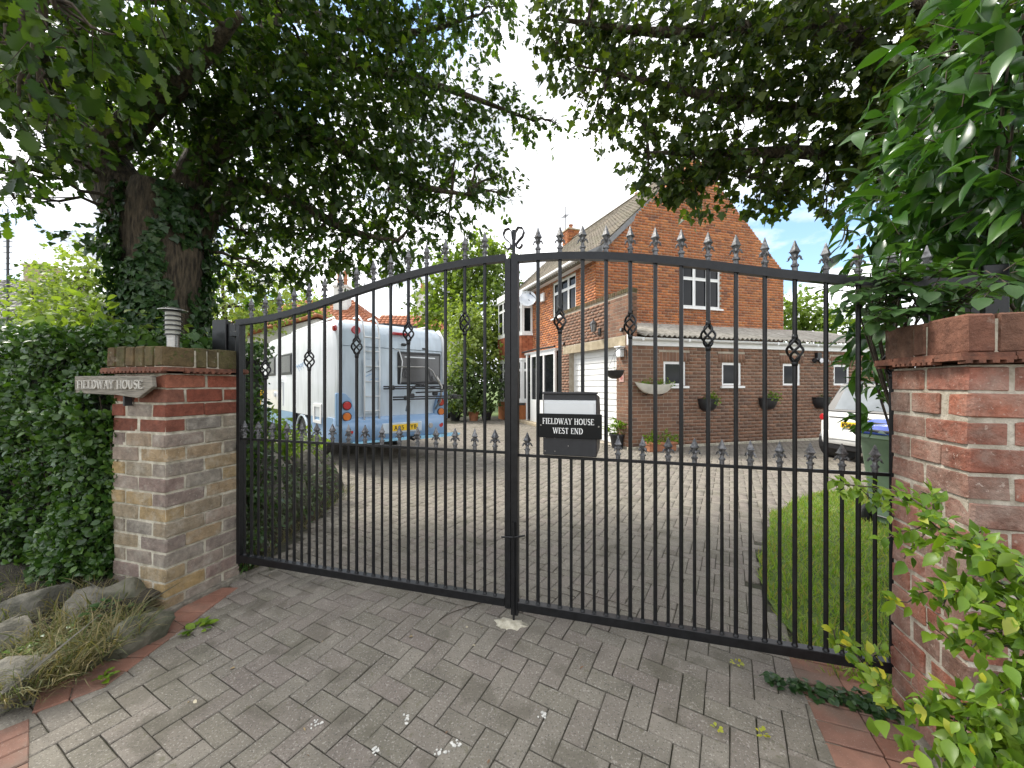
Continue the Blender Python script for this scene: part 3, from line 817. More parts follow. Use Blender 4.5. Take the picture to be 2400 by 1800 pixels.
# ================================================================== lettering
def glyphs(serif=True):
    T, t = (0.155, 0.07) if serif else (0.15, 0.15)
    G = {}
    def arc(cx, cy, rx, ry, a0, a1, n=10):
        return [(cx + rx * math.cos(math.radians(a0 + (a1 - a0) * i / n)), cy + ry * math.sin(math.radians(a0 + (a1 - a0) * i / n))) for i in range(n + 1)]
    def S(*p): return list(p)
    G['F'] = (.62, [(S((.16, 0), (.16, 1)), T), (S((.16, .96), (.60, .96)), t), (S((.16, .52), (.48, .52)), t)], [(.16, 0), (.16, 1)], [(.60, .96, -.16), (.48, .52, -.08), (.48, .52, .08)])
    G['I'] = (.34, [(S((.17, 0), (.17, 1)), T)], [(.17, 0), (.17, 1)], [])
    G['E'] = (.66, [(S((.16, 0), (.16, 1)), T), (S((.16, .96), (.60, .96)), t), (S((.16, .52), (.50, .52)), t), (S((.16, .04), (.64, .04)), t)], [(.16, 0), (.16, 1)], [(.60, .96, -.16), (.64, .04, .18)])
    G['L'] = (.62, [(S((.16, 0), (.16, 1)), T), (S((.16, .04), (.62, .04)), t)], [(.16, 0), (.16, 1)], [(.61, .04, .18)])
    G['D'] = (.80, [(S((.16, 0), (.16, 1)), T), (S((.16, .96), (.36, .96)) + arc(.36, .5, .36, .46, 90, -90) + S((.16, .04)), 'c')], [(.16, 0), (.16, 1)], [])
    G['W'] = (1.12, [(S((.08, 1), (.34, 0)), T), (S((.34, 0), (.58, 1)), t), (S((.56, 1), (.80, 0)), T), (S((.80, 0), (1.04, 1)), t)], [(.08, 1), (.58, 1), (1.04, 1)], [])
    G['A'] = (.80, [(S((.08, 0), (.40, 1)), t), (S((.40, 1), (.70, 0)), T), (S((.20, .34), (.60, .34)), t)], [(.08, 0), (.70, 0)], [])
    G['Y'] = (.76, [(S((.08, 1), (.38, .46)), T), (S((.68, 1), (.38, .46)), t), (S((.38, 0), (.38, .5)), T)], [(.08, 1), (.68, 1), (.38, 0)], [])
    G['H'] = (.84, [(S((.16, 0), (.16, 1)), T), (S((.68, 0), (.68, 1)), T), (S((.16, .52), (.68, .52)), t)], [(.16, 0), (.16, 1), (.68, 0), (.68, 1)], [])
    G['O'] = (.86, [(arc(.43, .5, .35, .47, 90, 450, 22), 'c')], [], [])
    G['U'] = (.80, [(S((.16, 1), (.16, .30)) + arc(.40, .30, .24, .26, 180, 360, 10) + S((.64, 1)), 'u')], [(.16, 1), (.64, 1)], [])
    G['S'] = (.58, [(arc(.30, .75, .20, .22, 20, 270, 12) + arc(.30, .27, .22, .24, 90, -160, 12)[1:], 's')], [], [])
    G['T'] = (.70, [(S((.35, 0), (.35, 1)), T), (S((.06, .96), (.64, .96)), t)], [(.35, 0)], [(.07, .96, -.16), (.63, .96, -.16)])
    G['N'] = (.86, [(S((.14, 0), (.14, 1)), t), (S((.12, 1), (.70, 0)), T), (S((.70, 0), (.70, 1)), t)], [(.14, 0), (.14, 1), (.70, 1)], [])
    G['K'] = (.72, [(S((.16, 0), (.16, 1)), T), (S((.62, 1), (.18, .42)), t), (S((.30, .58), (.66, 0)), T)], [(.16, 0), (.16, 1)], [])
    G['Z'] = (.66, [(S((.08, .93), (.58, .93)), t), (S((.56, .95), (.10, .05)), T), (S((.08, .07), (.60, .07)), t)], [], [])
    G['P'] = (.66, [(S((.16, 0), (.16, 1)), T), (S((.16, .93)) + arc(.36, .70, .22, .23, 90, -90, 8) + S((.16, .47)), t)], [(.16, 0)], [])
    G['R'] = (.70, [(S((.16, 0), (.16, 1)), T), (S((.16, .93)) + arc(.36, .72, .22, .21, 90, -90, 8) + S((.16, .51)), t), (S((.36, .5), (.64, 0)), T)], [(.16, 0)], [])
    G['B'] = (.70, [(S((.16, 0), (.16, 1)), T), (S((.16, .93)) + arc(.36, .73, .20, .20, 90, -90, 8) + S((.16, .53)), t), (S((.16, .53)) + arc(.36, .30, .24, .23, 90, -90, 8) + S((.16, .07)), t)], [], [])
    G['0'] = (.68, [(arc(.34, .5, .25, .43, 90, 450, 20), t)], [], [])
    G['6'] = (.68, [(arc(.40, .62, .28, .32, 60, 180, 8) + arc(.36, .32, .24, .25, 180, 540, 16), t)], [], [])
    G['5'] = (.66, [(S((.56, .93), (.18, .93), (.15, .52)) + arc(.32, .33, .25, .26, 110, -150, 12), t)], [], [])
    G[' '] = (.36, [], [], [])
    return G, T, t

def text_mesh(mb, s, x0, z0, h, y0, y1, serif=True, gap=0.06, squash=1.0, width=None, bold=1.0):
    "lettering in the x-z plane of mb's frame, from y0 to y1"
    G, T, t = glyphs(serif)
    tot = sum(G[c][0] + gap for c in s) - gap
    k = h; kx = h * squash
    if width: kx = width / tot
    x = x0
    def quadstrip(pts, ws):
        L = []; R = []
        n = len(pts)
        for i in range(n):
            a = pts[max(i - 1, 0)]; b = pts[min(i + 1, n - 1)]
            if i == 0 and pts[0] == pts[-1]: a = pts[-2]
            if i == n - 1 and pts[0] == pts[-1]: b = pts[1]
            dx, dz = (b[0] - a[0]), (b[1] - a[1]); l = math.hypot(dx, dz) or 1
            nx, nz = -dz / l, dx / l; w = ws[i] / 2
            L.append((pts[i][0] + nx * w, pts[i][1] + nz * w)); R.append((pts[i][0] - nx * w, pts[i][1] - nz * w))
        for i in range(n - 1):
            q = [L[i], L[i + 1], R[i + 1], R[i]]
            mb.prism([(x + p[0] * kx, y0, z0 + p[1] * k) for p in q], (0, y1 - y0, 0))
    for c in s:
        w, strokes, ser, arms = G[c]
        for pts, sw in strokes:
            n = len(pts)
            if sw in ('c', 'u', 's'):
                if not serif: ws = [T] * n
                elif sw == 'c': ws = [max(t, (t + (T * 1.08 - t) * abs(math.sin(math.atan2(pts[min(i + 1, n - 1)][1] - pts[max(i - 1, 0)][1], pts[min(i + 1, n - 1)][0] - pts[max(i - 1, 0)][0]))))) for i in range(n)]
                elif sw == 'u': ws = [T if i < n * 0.45 else t * 1.1 for i in range(n)]
                else: ws = [t + (T - t) * math.sin(math.pi * i / (n - 1)) for i in range(n)]
            else: ws = [sw] * n
            quadstrip(pts, [q * bold for q in ws])
        if serif:
            for sx, sz in ser:
                zz = .03 if sz == 0 else .97
                quadstrip([(sx - .15, zz), (sx + .15, zz)], [.06 * bold] * 2)
            for ax, az, dz in arms:
                quadstrip([(ax, az), (ax, az + dz)], [.06 * bold] * 2)
        x += (w + gap) * kx
    return tot * kx

# ================================================================== gate
def topz(t):
    k = min(1.0, abs(t) / 2.25) ** 1.12
    return 2.055 + 0.305 * (0.5 + 0.5 * math.cos(math.pi * k))

def finial_mesh(h):
    mb = MB()
    mb.lathe([(.009, 0), (.013, .01), (.013, .16), (.018, .18), (.018, .24), (.011, .27), (.009, .42)], seg=8)
    mb.v = [Vector((v.x, v.y, v.z * h if v.z > 0.005 else v.z)) for v in mb.v]
    q = MB()
    q.lathe([(.009, .40 * h), (.011, .47 * h), (.018, .58 * h), (.024, .64 * h), (.012, .82 * h), (.005, .95 * h), (.002, 1.0 * h)], seg=4)
    q.lathe([(.026, .625 * h), (.026, .65 * h)], seg=4)
    mb.v += q.v; b = len(mb.v) - len(q.v); mb.f += [[i + b for i in f] for f in q.f]
    for s in (-1, 1):
        mb.tube([(s * .004, 0, .36 * h), (s * .012, 0, .46 * h), (s * .019, 0, .50 * h), (s * .025, 0, .45 * h), (s * .027, 0, .385 * h), (s * .035, 0, .37 * h)], [.004, .0055, .006, .0055, .004, .002], 6)
    for s in (-1, 1):
        mb.tube([(0, s * .004, .36 * h), (0, s * .012, .46 * h), (0, s * .022, .49 * h), (0, s * .028, .42 * h)], [.005, .006, .006, .002], 6)
    me = bpy.data.meshes.new('finial'); me.from_pydata([tuple(v) for v in mb.v], [], mb.f)
    bm = bmesh.new(); bm.from_mesh(me); bmesh.ops.recalc_face_normals(bm, faces=list(bm.faces)); bm.to_mesh(me); bm.free()
    me.materials.append(M['cast']); return me

def basket_mesh(h=0.125):
    mb = MB()
    for k in range(4):
        pts = []
        for i in range(13):
            u = i / 12; a = k * math.pi / 2 + u * math.pi * 1.1
            r = .004 + .031 * math.sin(math.pi * u) ** 0.8
            pts.append((r * math.cos(a), r * math.sin(a), (u - .5) * h))
        mb.tube(pts, .0062, 6)
    mb.lathe([(.013, -h / 2 - .02), (.015, -h / 2), (.010, -h / 2 + .006)], seg=8); mb.lathe([(.010, h / 2 - .006), (.015, h / 2), (.012, h / 2 + .02)], seg=8)
    me = bpy.data.meshes.new('basket_twist'); me.from_pydata([tuple(v) for v in mb.v], [], mb.f); me.update()
    me.polygons.foreach_set('use_smooth', [True] * len(me.polygons))
    me.materials.append(M['iron']); return me

FIN_BIG = finial_mesh(0.165); FIN_SMALL = finial_mesh(0.135); BASKET = basket_mesh()
RB, RT, ZM = 0.165, 0.218, 1.121       # bottom rail, mid rail heights

def gate_leaf(label, side):
    s = side
    root = thing('gate_leaf', label, 'gate', GM @ Vector((s * 2.22, 0, 0)), -TH, None)
    dz = -0.012 if s > 0 else 0.0
    # top rail
    mb = MB(GM); n = 40; t0, t1 = 0.045 * 1, 2.245
    rings = []
    for i in range(n + 1):
        t = s * ((0.042 if s > 0 else 0.042) + (t1 - 0.042) * i / n); z = topz(t) + dz
        sl = (topz(t + .01) - topz(t - .01)) / .02; nn = Vector((-sl, 0, 1)).normalized()
        c = Vector((t, 0, z))
        rings.append([c + Vector((0, y, 0)) - nn * q for y, q in ((-.02, .044), (.02, .044), (.02, 0), (-.02, 0))])
    mb.loft(rings); mb.build('top_rail', M['iron'], root, bevel=0)
    mb = MB(GM); mb.bb(s * 0.0425, s * 2.208, -.025, .025, RB + dz, RT + dz); mb.build('bottom_rail', M['iron'], root, bevel=0.003)
    mb = MB(GM); mb.bb(s * 0.0425, s * 2.208, -.008, .008, ZM - .009 + dz, ZM + .008 + dz); mb.build('middle_rail', M['iron'], root, bevel=0.002)
    mb = MB(GM)
    if s < 0: mb.bb(-.0425, -.004, -.02, .02, RB - .01, topz(0) - .030)
    else: mb.bb(-.0015, .0425, -.022, .022, RB - .045, topz(0) + dz + .004)
    mb.build('stile', M['iron'], root, bevel=0.002)
    mb = MB(GM); mb.bb(s * 2.209, s * 2.243, -.017, .017, RB - .02 + dz, topz(2.25) + dz - .01); mb.build('stile', M['iron'], root, bevel=0.002)
    sp = 0.1375
    for k in range(15):
        t = s * ((0.1806 if s < 0 else 0.166) + k * sp)
        if s > 0: t = 0.166 + k * 0.1352
        zt = topz(t) + dz - .02
        boxed = s > 0 and k in (1, 2)
        basket = k % 3 == 1
        mb = MB(GM); r = 0.0112
        if boxed:
            mb.tube([(t, 0, RT + dz - .004), (t, 0, ZM + dz)], r, 8)
            lowz = 1.492
        else: lowz = RT + dz - .004
        if basket:
            zb = topz(t) + dz - 0.405
            mb.tube([(t, 0, lowz), (t, 0, zb - .07)], r, 8); mb.tube([(t, 0, zb + .07), (t, 0, zt)], r, 8)
        else: mb.tube([(t, 0, lowz), (t, 0, zt)], r, 8)
        mb.lathe([(.016, RT + dz), (.010, RT + dz + .014)], (t, 0, 0), 8)
        bar = mb.build('long_bar', M['iron'], root, smooth='auto')
        link('finial', FIN_BIG, bar, GM @ Matrix.Translation((t, 0, topz(t) + dz - .004)) @ Matrix.Rotation(random.uniform(-.3, .3), 4, 'Z'))
        if basket: link('basket_twist', BASKET, bar, GM @ Matrix.Translation((t, 0, zb)) @ Matrix.Rotation(random.uniform(0, 1.5), 4, 'Z'))
    for k in range(16):
        tt = (0.1806 if s < 0 else 0.166) + (k - 0.5) * (sp if s < 0 else 0.1352)
        t = s * tt
        if abs(t) > 2.19: continue
        nofin = s > 0 and k in (1, 2, 3)
        mb = MB(GM); mb.tube([(t, 0, RT + dz - .004), (t, 0, ZM + dz + (0.0 if nofin else .012))], .0090, 8)
        mb.lathe([(.014, RT + dz), (.0085, RT + dz + .012)], (t, 0, 0), 8)
        bar = mb.build('short_bar', M['iron'], root, smooth='auto')
        if not nofin:
            link('finial', FIN_SMALL, bar, GM @ Matrix.Translation((t, 0, ZM + dz + .008)) @ Matrix.Rotation(random.uniform(-.9, .9), 4, 'Z'))
    if s > 0:
        # scroll on the meeting stile
        zt = topz(0) - .01
        mb = MB(GM); mb.bb(.002, .020, -.009, .009, zt, zt + .16); mb.build('scroll_stem', M['iron'], root, bevel=0.001)
        for q, off in ((-1, 0.004), (1, 0.018)):
            P = [(off, zt + .10), (off + q * .004, zt + .145), (off + q * .022, zt + .172), (off + q * .048, zt + .166), (off + q * .060, zt + .140), (off + q * .050, zt + .112), (off + q * .026, zt + .090), (off + q * .010, zt + .070), (off + q * .012, zt + .050), (off + q * .030, zt + .042), (off + q * .044, zt + .052), (off + q * .048, zt + .066)]
            mb = MB(GM); rings = []
            for i in range(len(P)):
                a = P[max(0, i - 1)]; b = P[min(len(P) - 1, i + 1)]; dx, dzz = b[0] - a[0], b[1] - a[1]; l = math.hypot(dx, dzz)
                nx, nz = -dzz / l * .0035, dx / l * .0035
                rings.append([(P[i][0] + nx, -.013, P[i][1] + nz), (P[i][0] - nx, -.013, P[i][1] - nz), (P[i][0] - nx, .013, P[i][1] - nz), (P[i][0] + nx, .013, P[i][1] + nz)])
            mb.loft(rings); mb.build('scroll', M['iron'], root, smooth='auto')
        mb = MB(GM); mb.bb(.043, .085, -.012, .002, 1.418, 1.434); mb.build('latch', M['iron'], root, bevel=0.002)
        mb = MB(GM); mb.tube([(-.06, -.03, .60), (0.02, -.032, .606), (.09, -.03, .625)], .006, 6); mb.build('drop_bolt_handle', M['iron'], root)
        mb = MB(GM); mb.tube([(.02, -.030, .06), (.02, -.030, .70)], .008, 8); mb.build('drop_bolt', M['iron'], root)
    return root
gate_leaf('black wrought iron gate leaf hinged beside the buff brick pillar', -1)
GR = gate_leaf('black wrought iron gate leaf that carries the letter box', 1)

def letter_box():
    x0, x1 = 0.203, 0.520
    zb, zt = ZM + 0.002, 1.492
    root = thing('letter_box', 'black metal letter box with silver flap mounted on the gate', 'letter box', GM @ Vector((0.36, 0, zb)), -TH)
    prof = [(-.026, zb), (.22, zb + .012), (.30, zb + .07), (.30, zt - .11), (.22, zt - .02), (-.026, zt)]
    mb = MB(GM); mb.prism([(x0, y, z) for y, z in prof], (x1 - x0, 0, 0)); mb.build('case', M['box_grey'], root, bevel=0.004)
    mb = MB(GM); mb.bb(x0 - .004, x1 + .004, -.040, .02, zt - .002, zt + .010); mb.build('lid_edge', M['black_plastic'], root, bevel=0.002)
    fz0, fz1 = zt - .128, zt - .038
    mb = MB(GM); mb.bb(x0 + .006, x1 - .004, -.031, -.0265, fz0 - .002, fz1); 
    fl = mb.build('flap', M['flap'], root, bevel=0.0015)
    mb = MB(GM); mb.bb(x0 + .014, x1 - .014, -.0345, -.0312, fz0 + .008, fz1 - .016); mb.build('flap_panel', M['flap'], fl, bevel=0.001)
    pz1 = zt - .118; pz0 = zt - .262
    mb = MB(GM); mb.bb(.178, .551, -.042, -.0355, pz0, pz1)
    pl = mb.build('name_plaque', M['gloss_black'], root, bevel=0.002, label='glossy black plaque with white serif house name')
    mb = MB(GM)
    text_mesh(mb, 'FIELDWAY HOUSE', .203, pz0 + .082, .035, -.0435, -.0418, width=.303)
    text_mesh(mb, 'WEST END', .266, pz0 + .027, .034, -.0435, -.0418, width=.176)
    mb.build('lettering', M['white_print'], pl)
    for x, z in ((.193, pz0 + .074), (.533, pz0 + .074)):
        mb = MB(GM); mb.cyl((x, -.0435, z), .0045, .004, 'Y', 10); mb.build('screw', M['steel'], pl)
    for x, z in ((.215, zb + .105), (.275, zb + .106), (.215, zb + .025), (.275, zb + .025), (.355, zb + .06)):
        mb = MB(GM); mb.cyl((x, -.0265, z), .0032, .003, 'Y', 8); mb.build('rivet', M['steel'], root)
letter_box()

def gate_stop():
    o = thing('gate_stop', 'pale cement lump set in the paving under the meeting stiles', 'gate stop', GM @ Vector((0.01, -0.06, 0.08)), -TH)
    bm = bmesh.new(); bmesh.ops.create_icosphere(bm, subdivisions=3, radius=1.0)
    mb = MB(GM @ Matrix.Translation((0.005, -0.055, 0.078)))
    vs = []
    for v in bm.verts:
        n = mnoise.fractal(v.co * 2.1, 1.0, 2.0, 4) * 0.35
        vs.append((v.co.x * 0.098 * (1 + n), v.co.y * 0.05 * (1 + n), v.co.z * 0.028 * (1 + n)))
    mb.add(vs, [[v.index for v in f.verts] for f in bm.faces]); bm.free()
    mb.build('cement', M['lump'], o, smooth=True)
gate_stop()

# ================================================================== sign and lamp on the buff pillar
def house_sign():
    F = wm(PL)      # local frame of the pillar: front face y = 0, inner corner x = 0.526
    z0, z1 = 1.475, 1.606
    root = thing('wooden_sign', 'weathered pointed wooden board with raised letters on the buff pillar', 'sign', F @ Vector((0.2, -0.03, z0)), -TH)
    mb = MB(F)
    mb.prism([(-.28, -.065, z1), (.50, -.065, z1), (.512, -.065, z1 - .075), (.375, -.065, z0 - .02), (.16, -.065, z0), (-.28, -.065, z0 + .01)], (0, .028, 0))
    b = mb.build('board', M['wood_old'], root, bevel=0.003)
    mb = MB(F); text_mesh(mb, 'FIELDWAY HOUSE', -.235, z1 - .088, .058, -.076, -.0645, width=.665, bold=1.15); mb.build('lettering', M['wood_letter'], root)
    mb = MB(F); mb.bb(.20, .215, -.050, -.004, z0 - .075, z0 + .03); mb.build('bracket', M['dark_steel'], root)
    mb = MB(F); mb.bb(-.2, -.185, -.037, -.004, z0 + .02, z0 + .1); mb.build('bracket', M['dark_steel'], root)
house_sign()

def pillar_lamp():
    F = wm(PL)
    c = F @ Vector((.36, .155, PL_TOP))
    root = thing('pillar_lamp', 'cylindrical steel lantern with ringed frosted glass on the pillar cap', 'lamp', c)
    T = Matrix.Translation(c) @ Matrix.Diagonal((.82, .82, .80, 1))
    mb = MB(T); mb.lathe([(.046, -.01), (.046, .10), (.052, .10), (.052, .112), (.046, .112)], seg=20); mb.build('base', M['steel'], root, smooth='auto')
    mb = MB(T); mb.lathe([(.054, .112), (.054, .335)], seg=24); mb.build('diffuser', M['lamp_glass'], root, smooth='auto')
    for k in range(6):
        z = .118 + k * .042
        mb = MB(T); mb.lathe([(.054, z), (.066, z - .004), (.066, z + .002), (.054, z + .010)], seg=24); mb.build('ring', M['dark_steel'], root)
    mb = MB(T); mb.lathe([(.030, .345), (.105, .337), (.105, .343), (.070, .356), (.040, .366), (.0, .369)], seg=28); mb.build('hood', M['steel'], root, smooth='auto')
pillar_lamp()

# ================================================================== the house
def v2(p): return Vector((p[0], p[1]))
OUT_S = Vector((dS.y, -dS.x))             # outward normal of the side walls (towards the street)
OUT_F = Vector((-dF.y, dF.x)); OUT_F = OUT_F if OUT_F.dot(dS) < 0 else -OUT_F   # outward normal of the front (to the left)
M0 = C0 + dF * 2.5 + dS * 0.7             # corner of the main house: front and gable
HOUSE = thing('house', 'red brick house with tiled gable roof and flat-topped garage wing', 'house', (M0.x, M0.y, 0))
EAVE, APEX, GW, FL = 5.50, 8.95, 7.32, 8.2

BR = {'garage_brick': [], 'house_brick': []}
def brick_wall(P0, d, out, L, z0, z1, openings, key, zlim=None, bl=0.232, bh=0.0745, jo=0.0115, hl=None):
    "stretcher bond bricks, proud of a mortar backing with the openings left out"
    W = wallM(P0, d, out)
    ang = math.atan2(d[1], d[0])
    c = 0; z = z0
    ch = bh + jo
    while z + bh <= z1 + 0.02:
        zc = z + bh / 2
        lo, hi = (0, L)
        if zlim: lo, hi = zlim(zc)
        segs = [(lo, hi)]
        for u0, u1, a, b in openings:
            if a - 0.01 < zc < b + 0.01:
                n = []
                for p, q in segs:
                    if u1 <= p or u0 >= q: n.append((p, q))
                    else:
                        if u0 > p: n.append((p, u0))
                        if u1 < q: n.append((u1, q))
                segs = n
        off = 0 if c % 2 else (bl + jo) / 2
        for p, q in segs:
            k = math.floor((p - off) / (bl + jo))
            while True:
                a = off + k * (bl + jo); b = a + bl; k += 1
                if a >= q: break
                a2, b2 = max(a, p), min(b, q)
                if b2 - a2 < 0.03: continue
                cc = W @ Vector(((a2 + b2) / 2, -0.0465 + random.uniform(-.001, .001), zc))
                BR[key].append(PM(cc, (b2 - a2, 0.1, bh), RZ(ang)))
        z += ch; c += 1

def backing(P0, d, out, L, z0, z1, openings, parent, name='wall', th=0.22, off=-0.001, mat='mortar_dark'):
    W = wallM(P0, d, out); mb = MB(W)
    us = sorted({0.0, L} | {o[0] for o in openings} | {o[1] for o in openings})
    for a, b in zip(us[:-1], us[1:]):
        zs = [(z0, z1)]
        for o in openings:
            if o[0] <= a + 1e-6 and o[1] >= b - 1e-6:
                n = []
                for p, q in zs:
                    if o[2] > p: n.append((p, min(q, o[2])))
                    if o[3] < q: n.append((max(p, o[3]), q))
                zs = n
        for p, q in zs:
            if q - p > 0.005: mb.bb(a, b, off - th, off, p, q)
    return mb.build(name, M[mat], parent)

def window(P0, d, out, u0, u1, z0, z1, parent, cols, transom=None, sill=True, fr=0.055, inset=-0.05, glass='glass', curtain=None):
    "frame with mullions, one pane for each light"
    W = wallM(P0, d, out); mb = MB(W)
    y0, y1 = inset - 0.05, inset
    mb.bb(u0, u1, y0, y1, z0, z0 + fr); mb.bb(u0, u1, y0, y1, z1 - fr, z1)
    mb.bb(u0, u0 + fr, y0, y1, z0 + fr, z1 - fr); mb.bb(u1 - fr, u1, y0, y1, z0 + fr, z1 - fr)
    xs = [u0 + fr] + [u0 + (u1 - u0) * k / cols for k in range(1, cols)] + [u1 - fr]
    for x in xs[1:-1]: mb.bb(x - .03, x + .03, y0, y1, z0 + fr, z1 - fr)
    if transom: 
        for i in range(cols):
            mb.bb(xs[i] + (.03 if i else 0), xs[i + 1] - (.03 if i < cols - 1 else 0), y0 + .002, y1 - .002, transom - .028, transom + .028)
    w = mb.build('window', M['upvc'], parent)
    for i in range(cols):
        a = xs[i] + (.03 if i else 0); b = xs[i + 1] - (.03 if i < cols - 1 else 0)
        zz = [(z0 + fr, z1 - fr)] if not transom else [(z0 + fr, transom - .028), (transom + .028, z1 - fr)]
        for p, q in zz:
            m2 = MB(W); m2.bb(a, b, y0 + .018, y0 + .026, p, q); m2.build('pane', M[glass], w)
            if transom:   # sash frame of each light
                m3 = MB(W); e = .022
                m3.bb(a, b, y1 - .004, y1 + .012, p, p + e); m3.bb(a, b, y1 - .004, y1 + .012, q - e, q); m3.bb(a, a + e, y1 - .004, y1 + .012, p + e, q - e); m3.bb(b - e, b, y1 - .004, y1 + .012, p + e, q - e)
                m3.build('sash', M['upvc'], w)
    if curtain:
        m2 = MB(W)
        for k, (a, b) in enumerate(curtain): m2.bb(a, b, y0 - .04, y0 - .03, z0 + fr, z1 - fr)
        m2.build('curtain', M['curtain'], w)
    if sill:
        m2 = MB(W); m2.bb(u0 - .06, u1 + .06, inset - .04, 0.07, z0 - .055, z0 - .002); m2.build('sill', M['upvc'], w, bevel=0.004)
    return w

# --- garage wing: side wall with four small windows
GH = 2.47
SW = [(0.97, 1.61), (2.71, 3.33), (4.73, 5.35), (6.60, 7.21)]
ops = [(a, b, 1.50, 2.10) for a, b in SW]
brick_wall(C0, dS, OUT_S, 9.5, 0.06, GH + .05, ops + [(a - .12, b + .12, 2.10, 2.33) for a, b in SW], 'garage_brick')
backing(C0, dS, OUT_S, 9.5, -0.05, GH + .2, ops, HOUSE)
for i, (a, b) in enumerate(SW):
    window(C0, dS, OUT_S, a, b, 1.50, 2.10, HOUSE, 1, None, sill=i < 2, fr=0.062, inset=-0.02)
    W = wallM(C0, dS, OUT_S)          # soldier course over each window
    n = 9; w = (b - a + .24) / n
    for k in range(n):
        BR['garage_brick'].append(PM(W @ Vector((a - .12 + (k + .5) * w, -.0465, 2.215)), (w - .011, .1, 0.222), RZ(math.atan2(dS.y, dS.x))))
mb = MB(wallM(C0, dS, OUT_S)); mb.bb(-.05, 9.5, .004, .06, -.05, .06); mb.build('plinth', M['mortar'], HOUSE, bevel=0.01)
# --- garage front with door and parapet
GF = 3.30
dop = [(0.46, 2.83, 0.0, 2.47)]
PT = 3.72
brick_wall(C0, dF, OUT_F, GF, 0.06, PT, dop + [(0.1, 3.2, 2.47, 2.70)], 'garage_brick')
backing(C0 + dF * 0.0, dF, OUT_F, GF, -0.05, PT, dop, HOUSE, th=0.23)
mb = MB(wallM(C0, dF, OUT_F)); mb.bb(.1, 3.2, -.10, .012, 2.472, 2.70); mb.build('lintel', M['concrete'], HOUSE, bevel=0.004)
# return of the parapet over the garage roof
brick_wall(C0 + OUT_F * 0.002, dS, OUT_S, 0.235, GH + .05, PT, [], 'garage_brick')
# brick on edge coping
cop = []
W = wallM(C0, dF, OUT_F)
n = 38
for k in range(n):
    cop.append(PM(W @ Vector((-.02 + (k + .5) * (GF + .04) / n, -.115, PT + .055)), ((GF + .04) / n - .01, .27, .105), RZ(math.atan2(dF.y, dF.x))))
units = [unit_box('coping_brick', .05, .014, 90 + s, M['brick_cap']) for s in range(3)]
pieces('coping_brick', 'more_coping', cop, HOUSE, M['brick_cap'], units, 300)
mb = MB(W); mb.bb(-.01, GF + .01, -.24, .01, PT - .01, PT + .10); mb.build('coping_mortar', M['mortar_dark'], HOUSE)
# garage door: white horizontal boards
gd = MB(W); gd.bb(.46, 2.83, -.235, -.215, 0.0, 2.47)
gdo = gd.build('garage_door', M['door_white'], HOUSE)
n = 15; hgt = 2.42 / n
for k in range(n):
    m2 = MB(W); m2.prism([(.50, -.214, .03 + k * hgt), (.50, -.182, .03 + k * hgt + .006), (.50, -.196, .03 + (k + 1) * hgt - .006), (.50, -.214, .03 + (k + 1) * hgt - .004)], (2.29, 0, 0))
    m2.build('door_board', M['door_white'], gdo)
m2 = MB(W); m2.bb(.46, .50, -.215, -.17, 0, 2.47); m2.bb(2.79, 2.83, -.215, -.17, 0, 2.47); m2.bb(.50, 2.79, -.215, -.17, 2.45, 2.47); m2.build('door_frame', M['upvc'], gdo)

# --- garage roof: corrugated sheets falling to the side wall, fascia and gutter
def garage_roof():
    Ws = wallM(C0, dS, OUT_S)
    y_low, z_low = 0.16, GH + 0.235
    y_hi, z_hi = -2.48, 3.44
    per = 0.146
    n_sh = 9; Lr = 9.55 / n_sh
    for s in range(n_sh):
        mb = MB(Ws); u0 = 0.30 + s * (9.25 / n_sh); u1 = u0 + 9.25 / n_sh + .06
        k = int((u1 - u0) / per * 8); pts = []; up = 0.004 * (s % 2)
        for i in range(k + 1):
            u = u0 + (u1 - u0) * i / k; w = 0.026 * math.cos(u / per * math.tau)
            for (y, z) in ((y_low, z_low), (y_hi, z_hi)):
                pts.append((u, y, z + w + up)); 
        m = len(pts)
        pts += [(p[0], p[1], p[2] - .008) for p in pts]
        f = []
        for i in range(k):
            a = 2 * i; f += [(a, a + 2, a + 3, a + 1), (a + m, a + 1 + m, a + 3 + m, a + 2 + m), (a, a + m, a + 2 + m, a + 2)]
        mb.add(pts, f)
        mb.build('roof_sheet', M['cement_sheet'], HOUSE, smooth=True, recalc=False)
    mb = MB(Ws); mb.bb(-.03, 9.55, 0.006, 0.035, GH, GH + .20); mb.build('fascia', M['upvc'], HOUSE)
    mb = MB(Ws)
    rings = []
    for u in np.linspace(-.02, 9.55, 2):
        rings.append([(u, .04 + .055 + .055 * math.cos(a), GH + .17 + .055 * math.sin(a)) for a in np.linspace(math.pi, 2 * math.pi, 9)] + [(u, .04 + .055 + .048 * math.cos(a), GH + .17 + .048 * math.sin(a)) for a in np.linspace(2 * math.pi, math.pi, 9)])
    mb.loft(rings); g = mb.build('gutter', M['upvc'], HOUSE, smooth='auto')
    for u in (0.3, 1.6, 3.0, 4.4, 5.8, 7.2):
        m2 = MB(Ws); m2.bb(u - .03, u + .03, .034, .156, GH + .108, GH + .116); m2.bb(u - .03, u + .03, .151, .158, GH + .116, GH + .178); m2.build('gutter_bracket', M['upvc'], g)
    mb = MB(Ws); mb.prism([(-.035, -.02, GH), (-.035, .16, GH + .06), (-.035, .16, GH + .24), (-.035, -.02, GH + .26)], (.03, 0, 0)); mb.build('fascia_end', M['upvc'], HOUSE)
garage_roof()

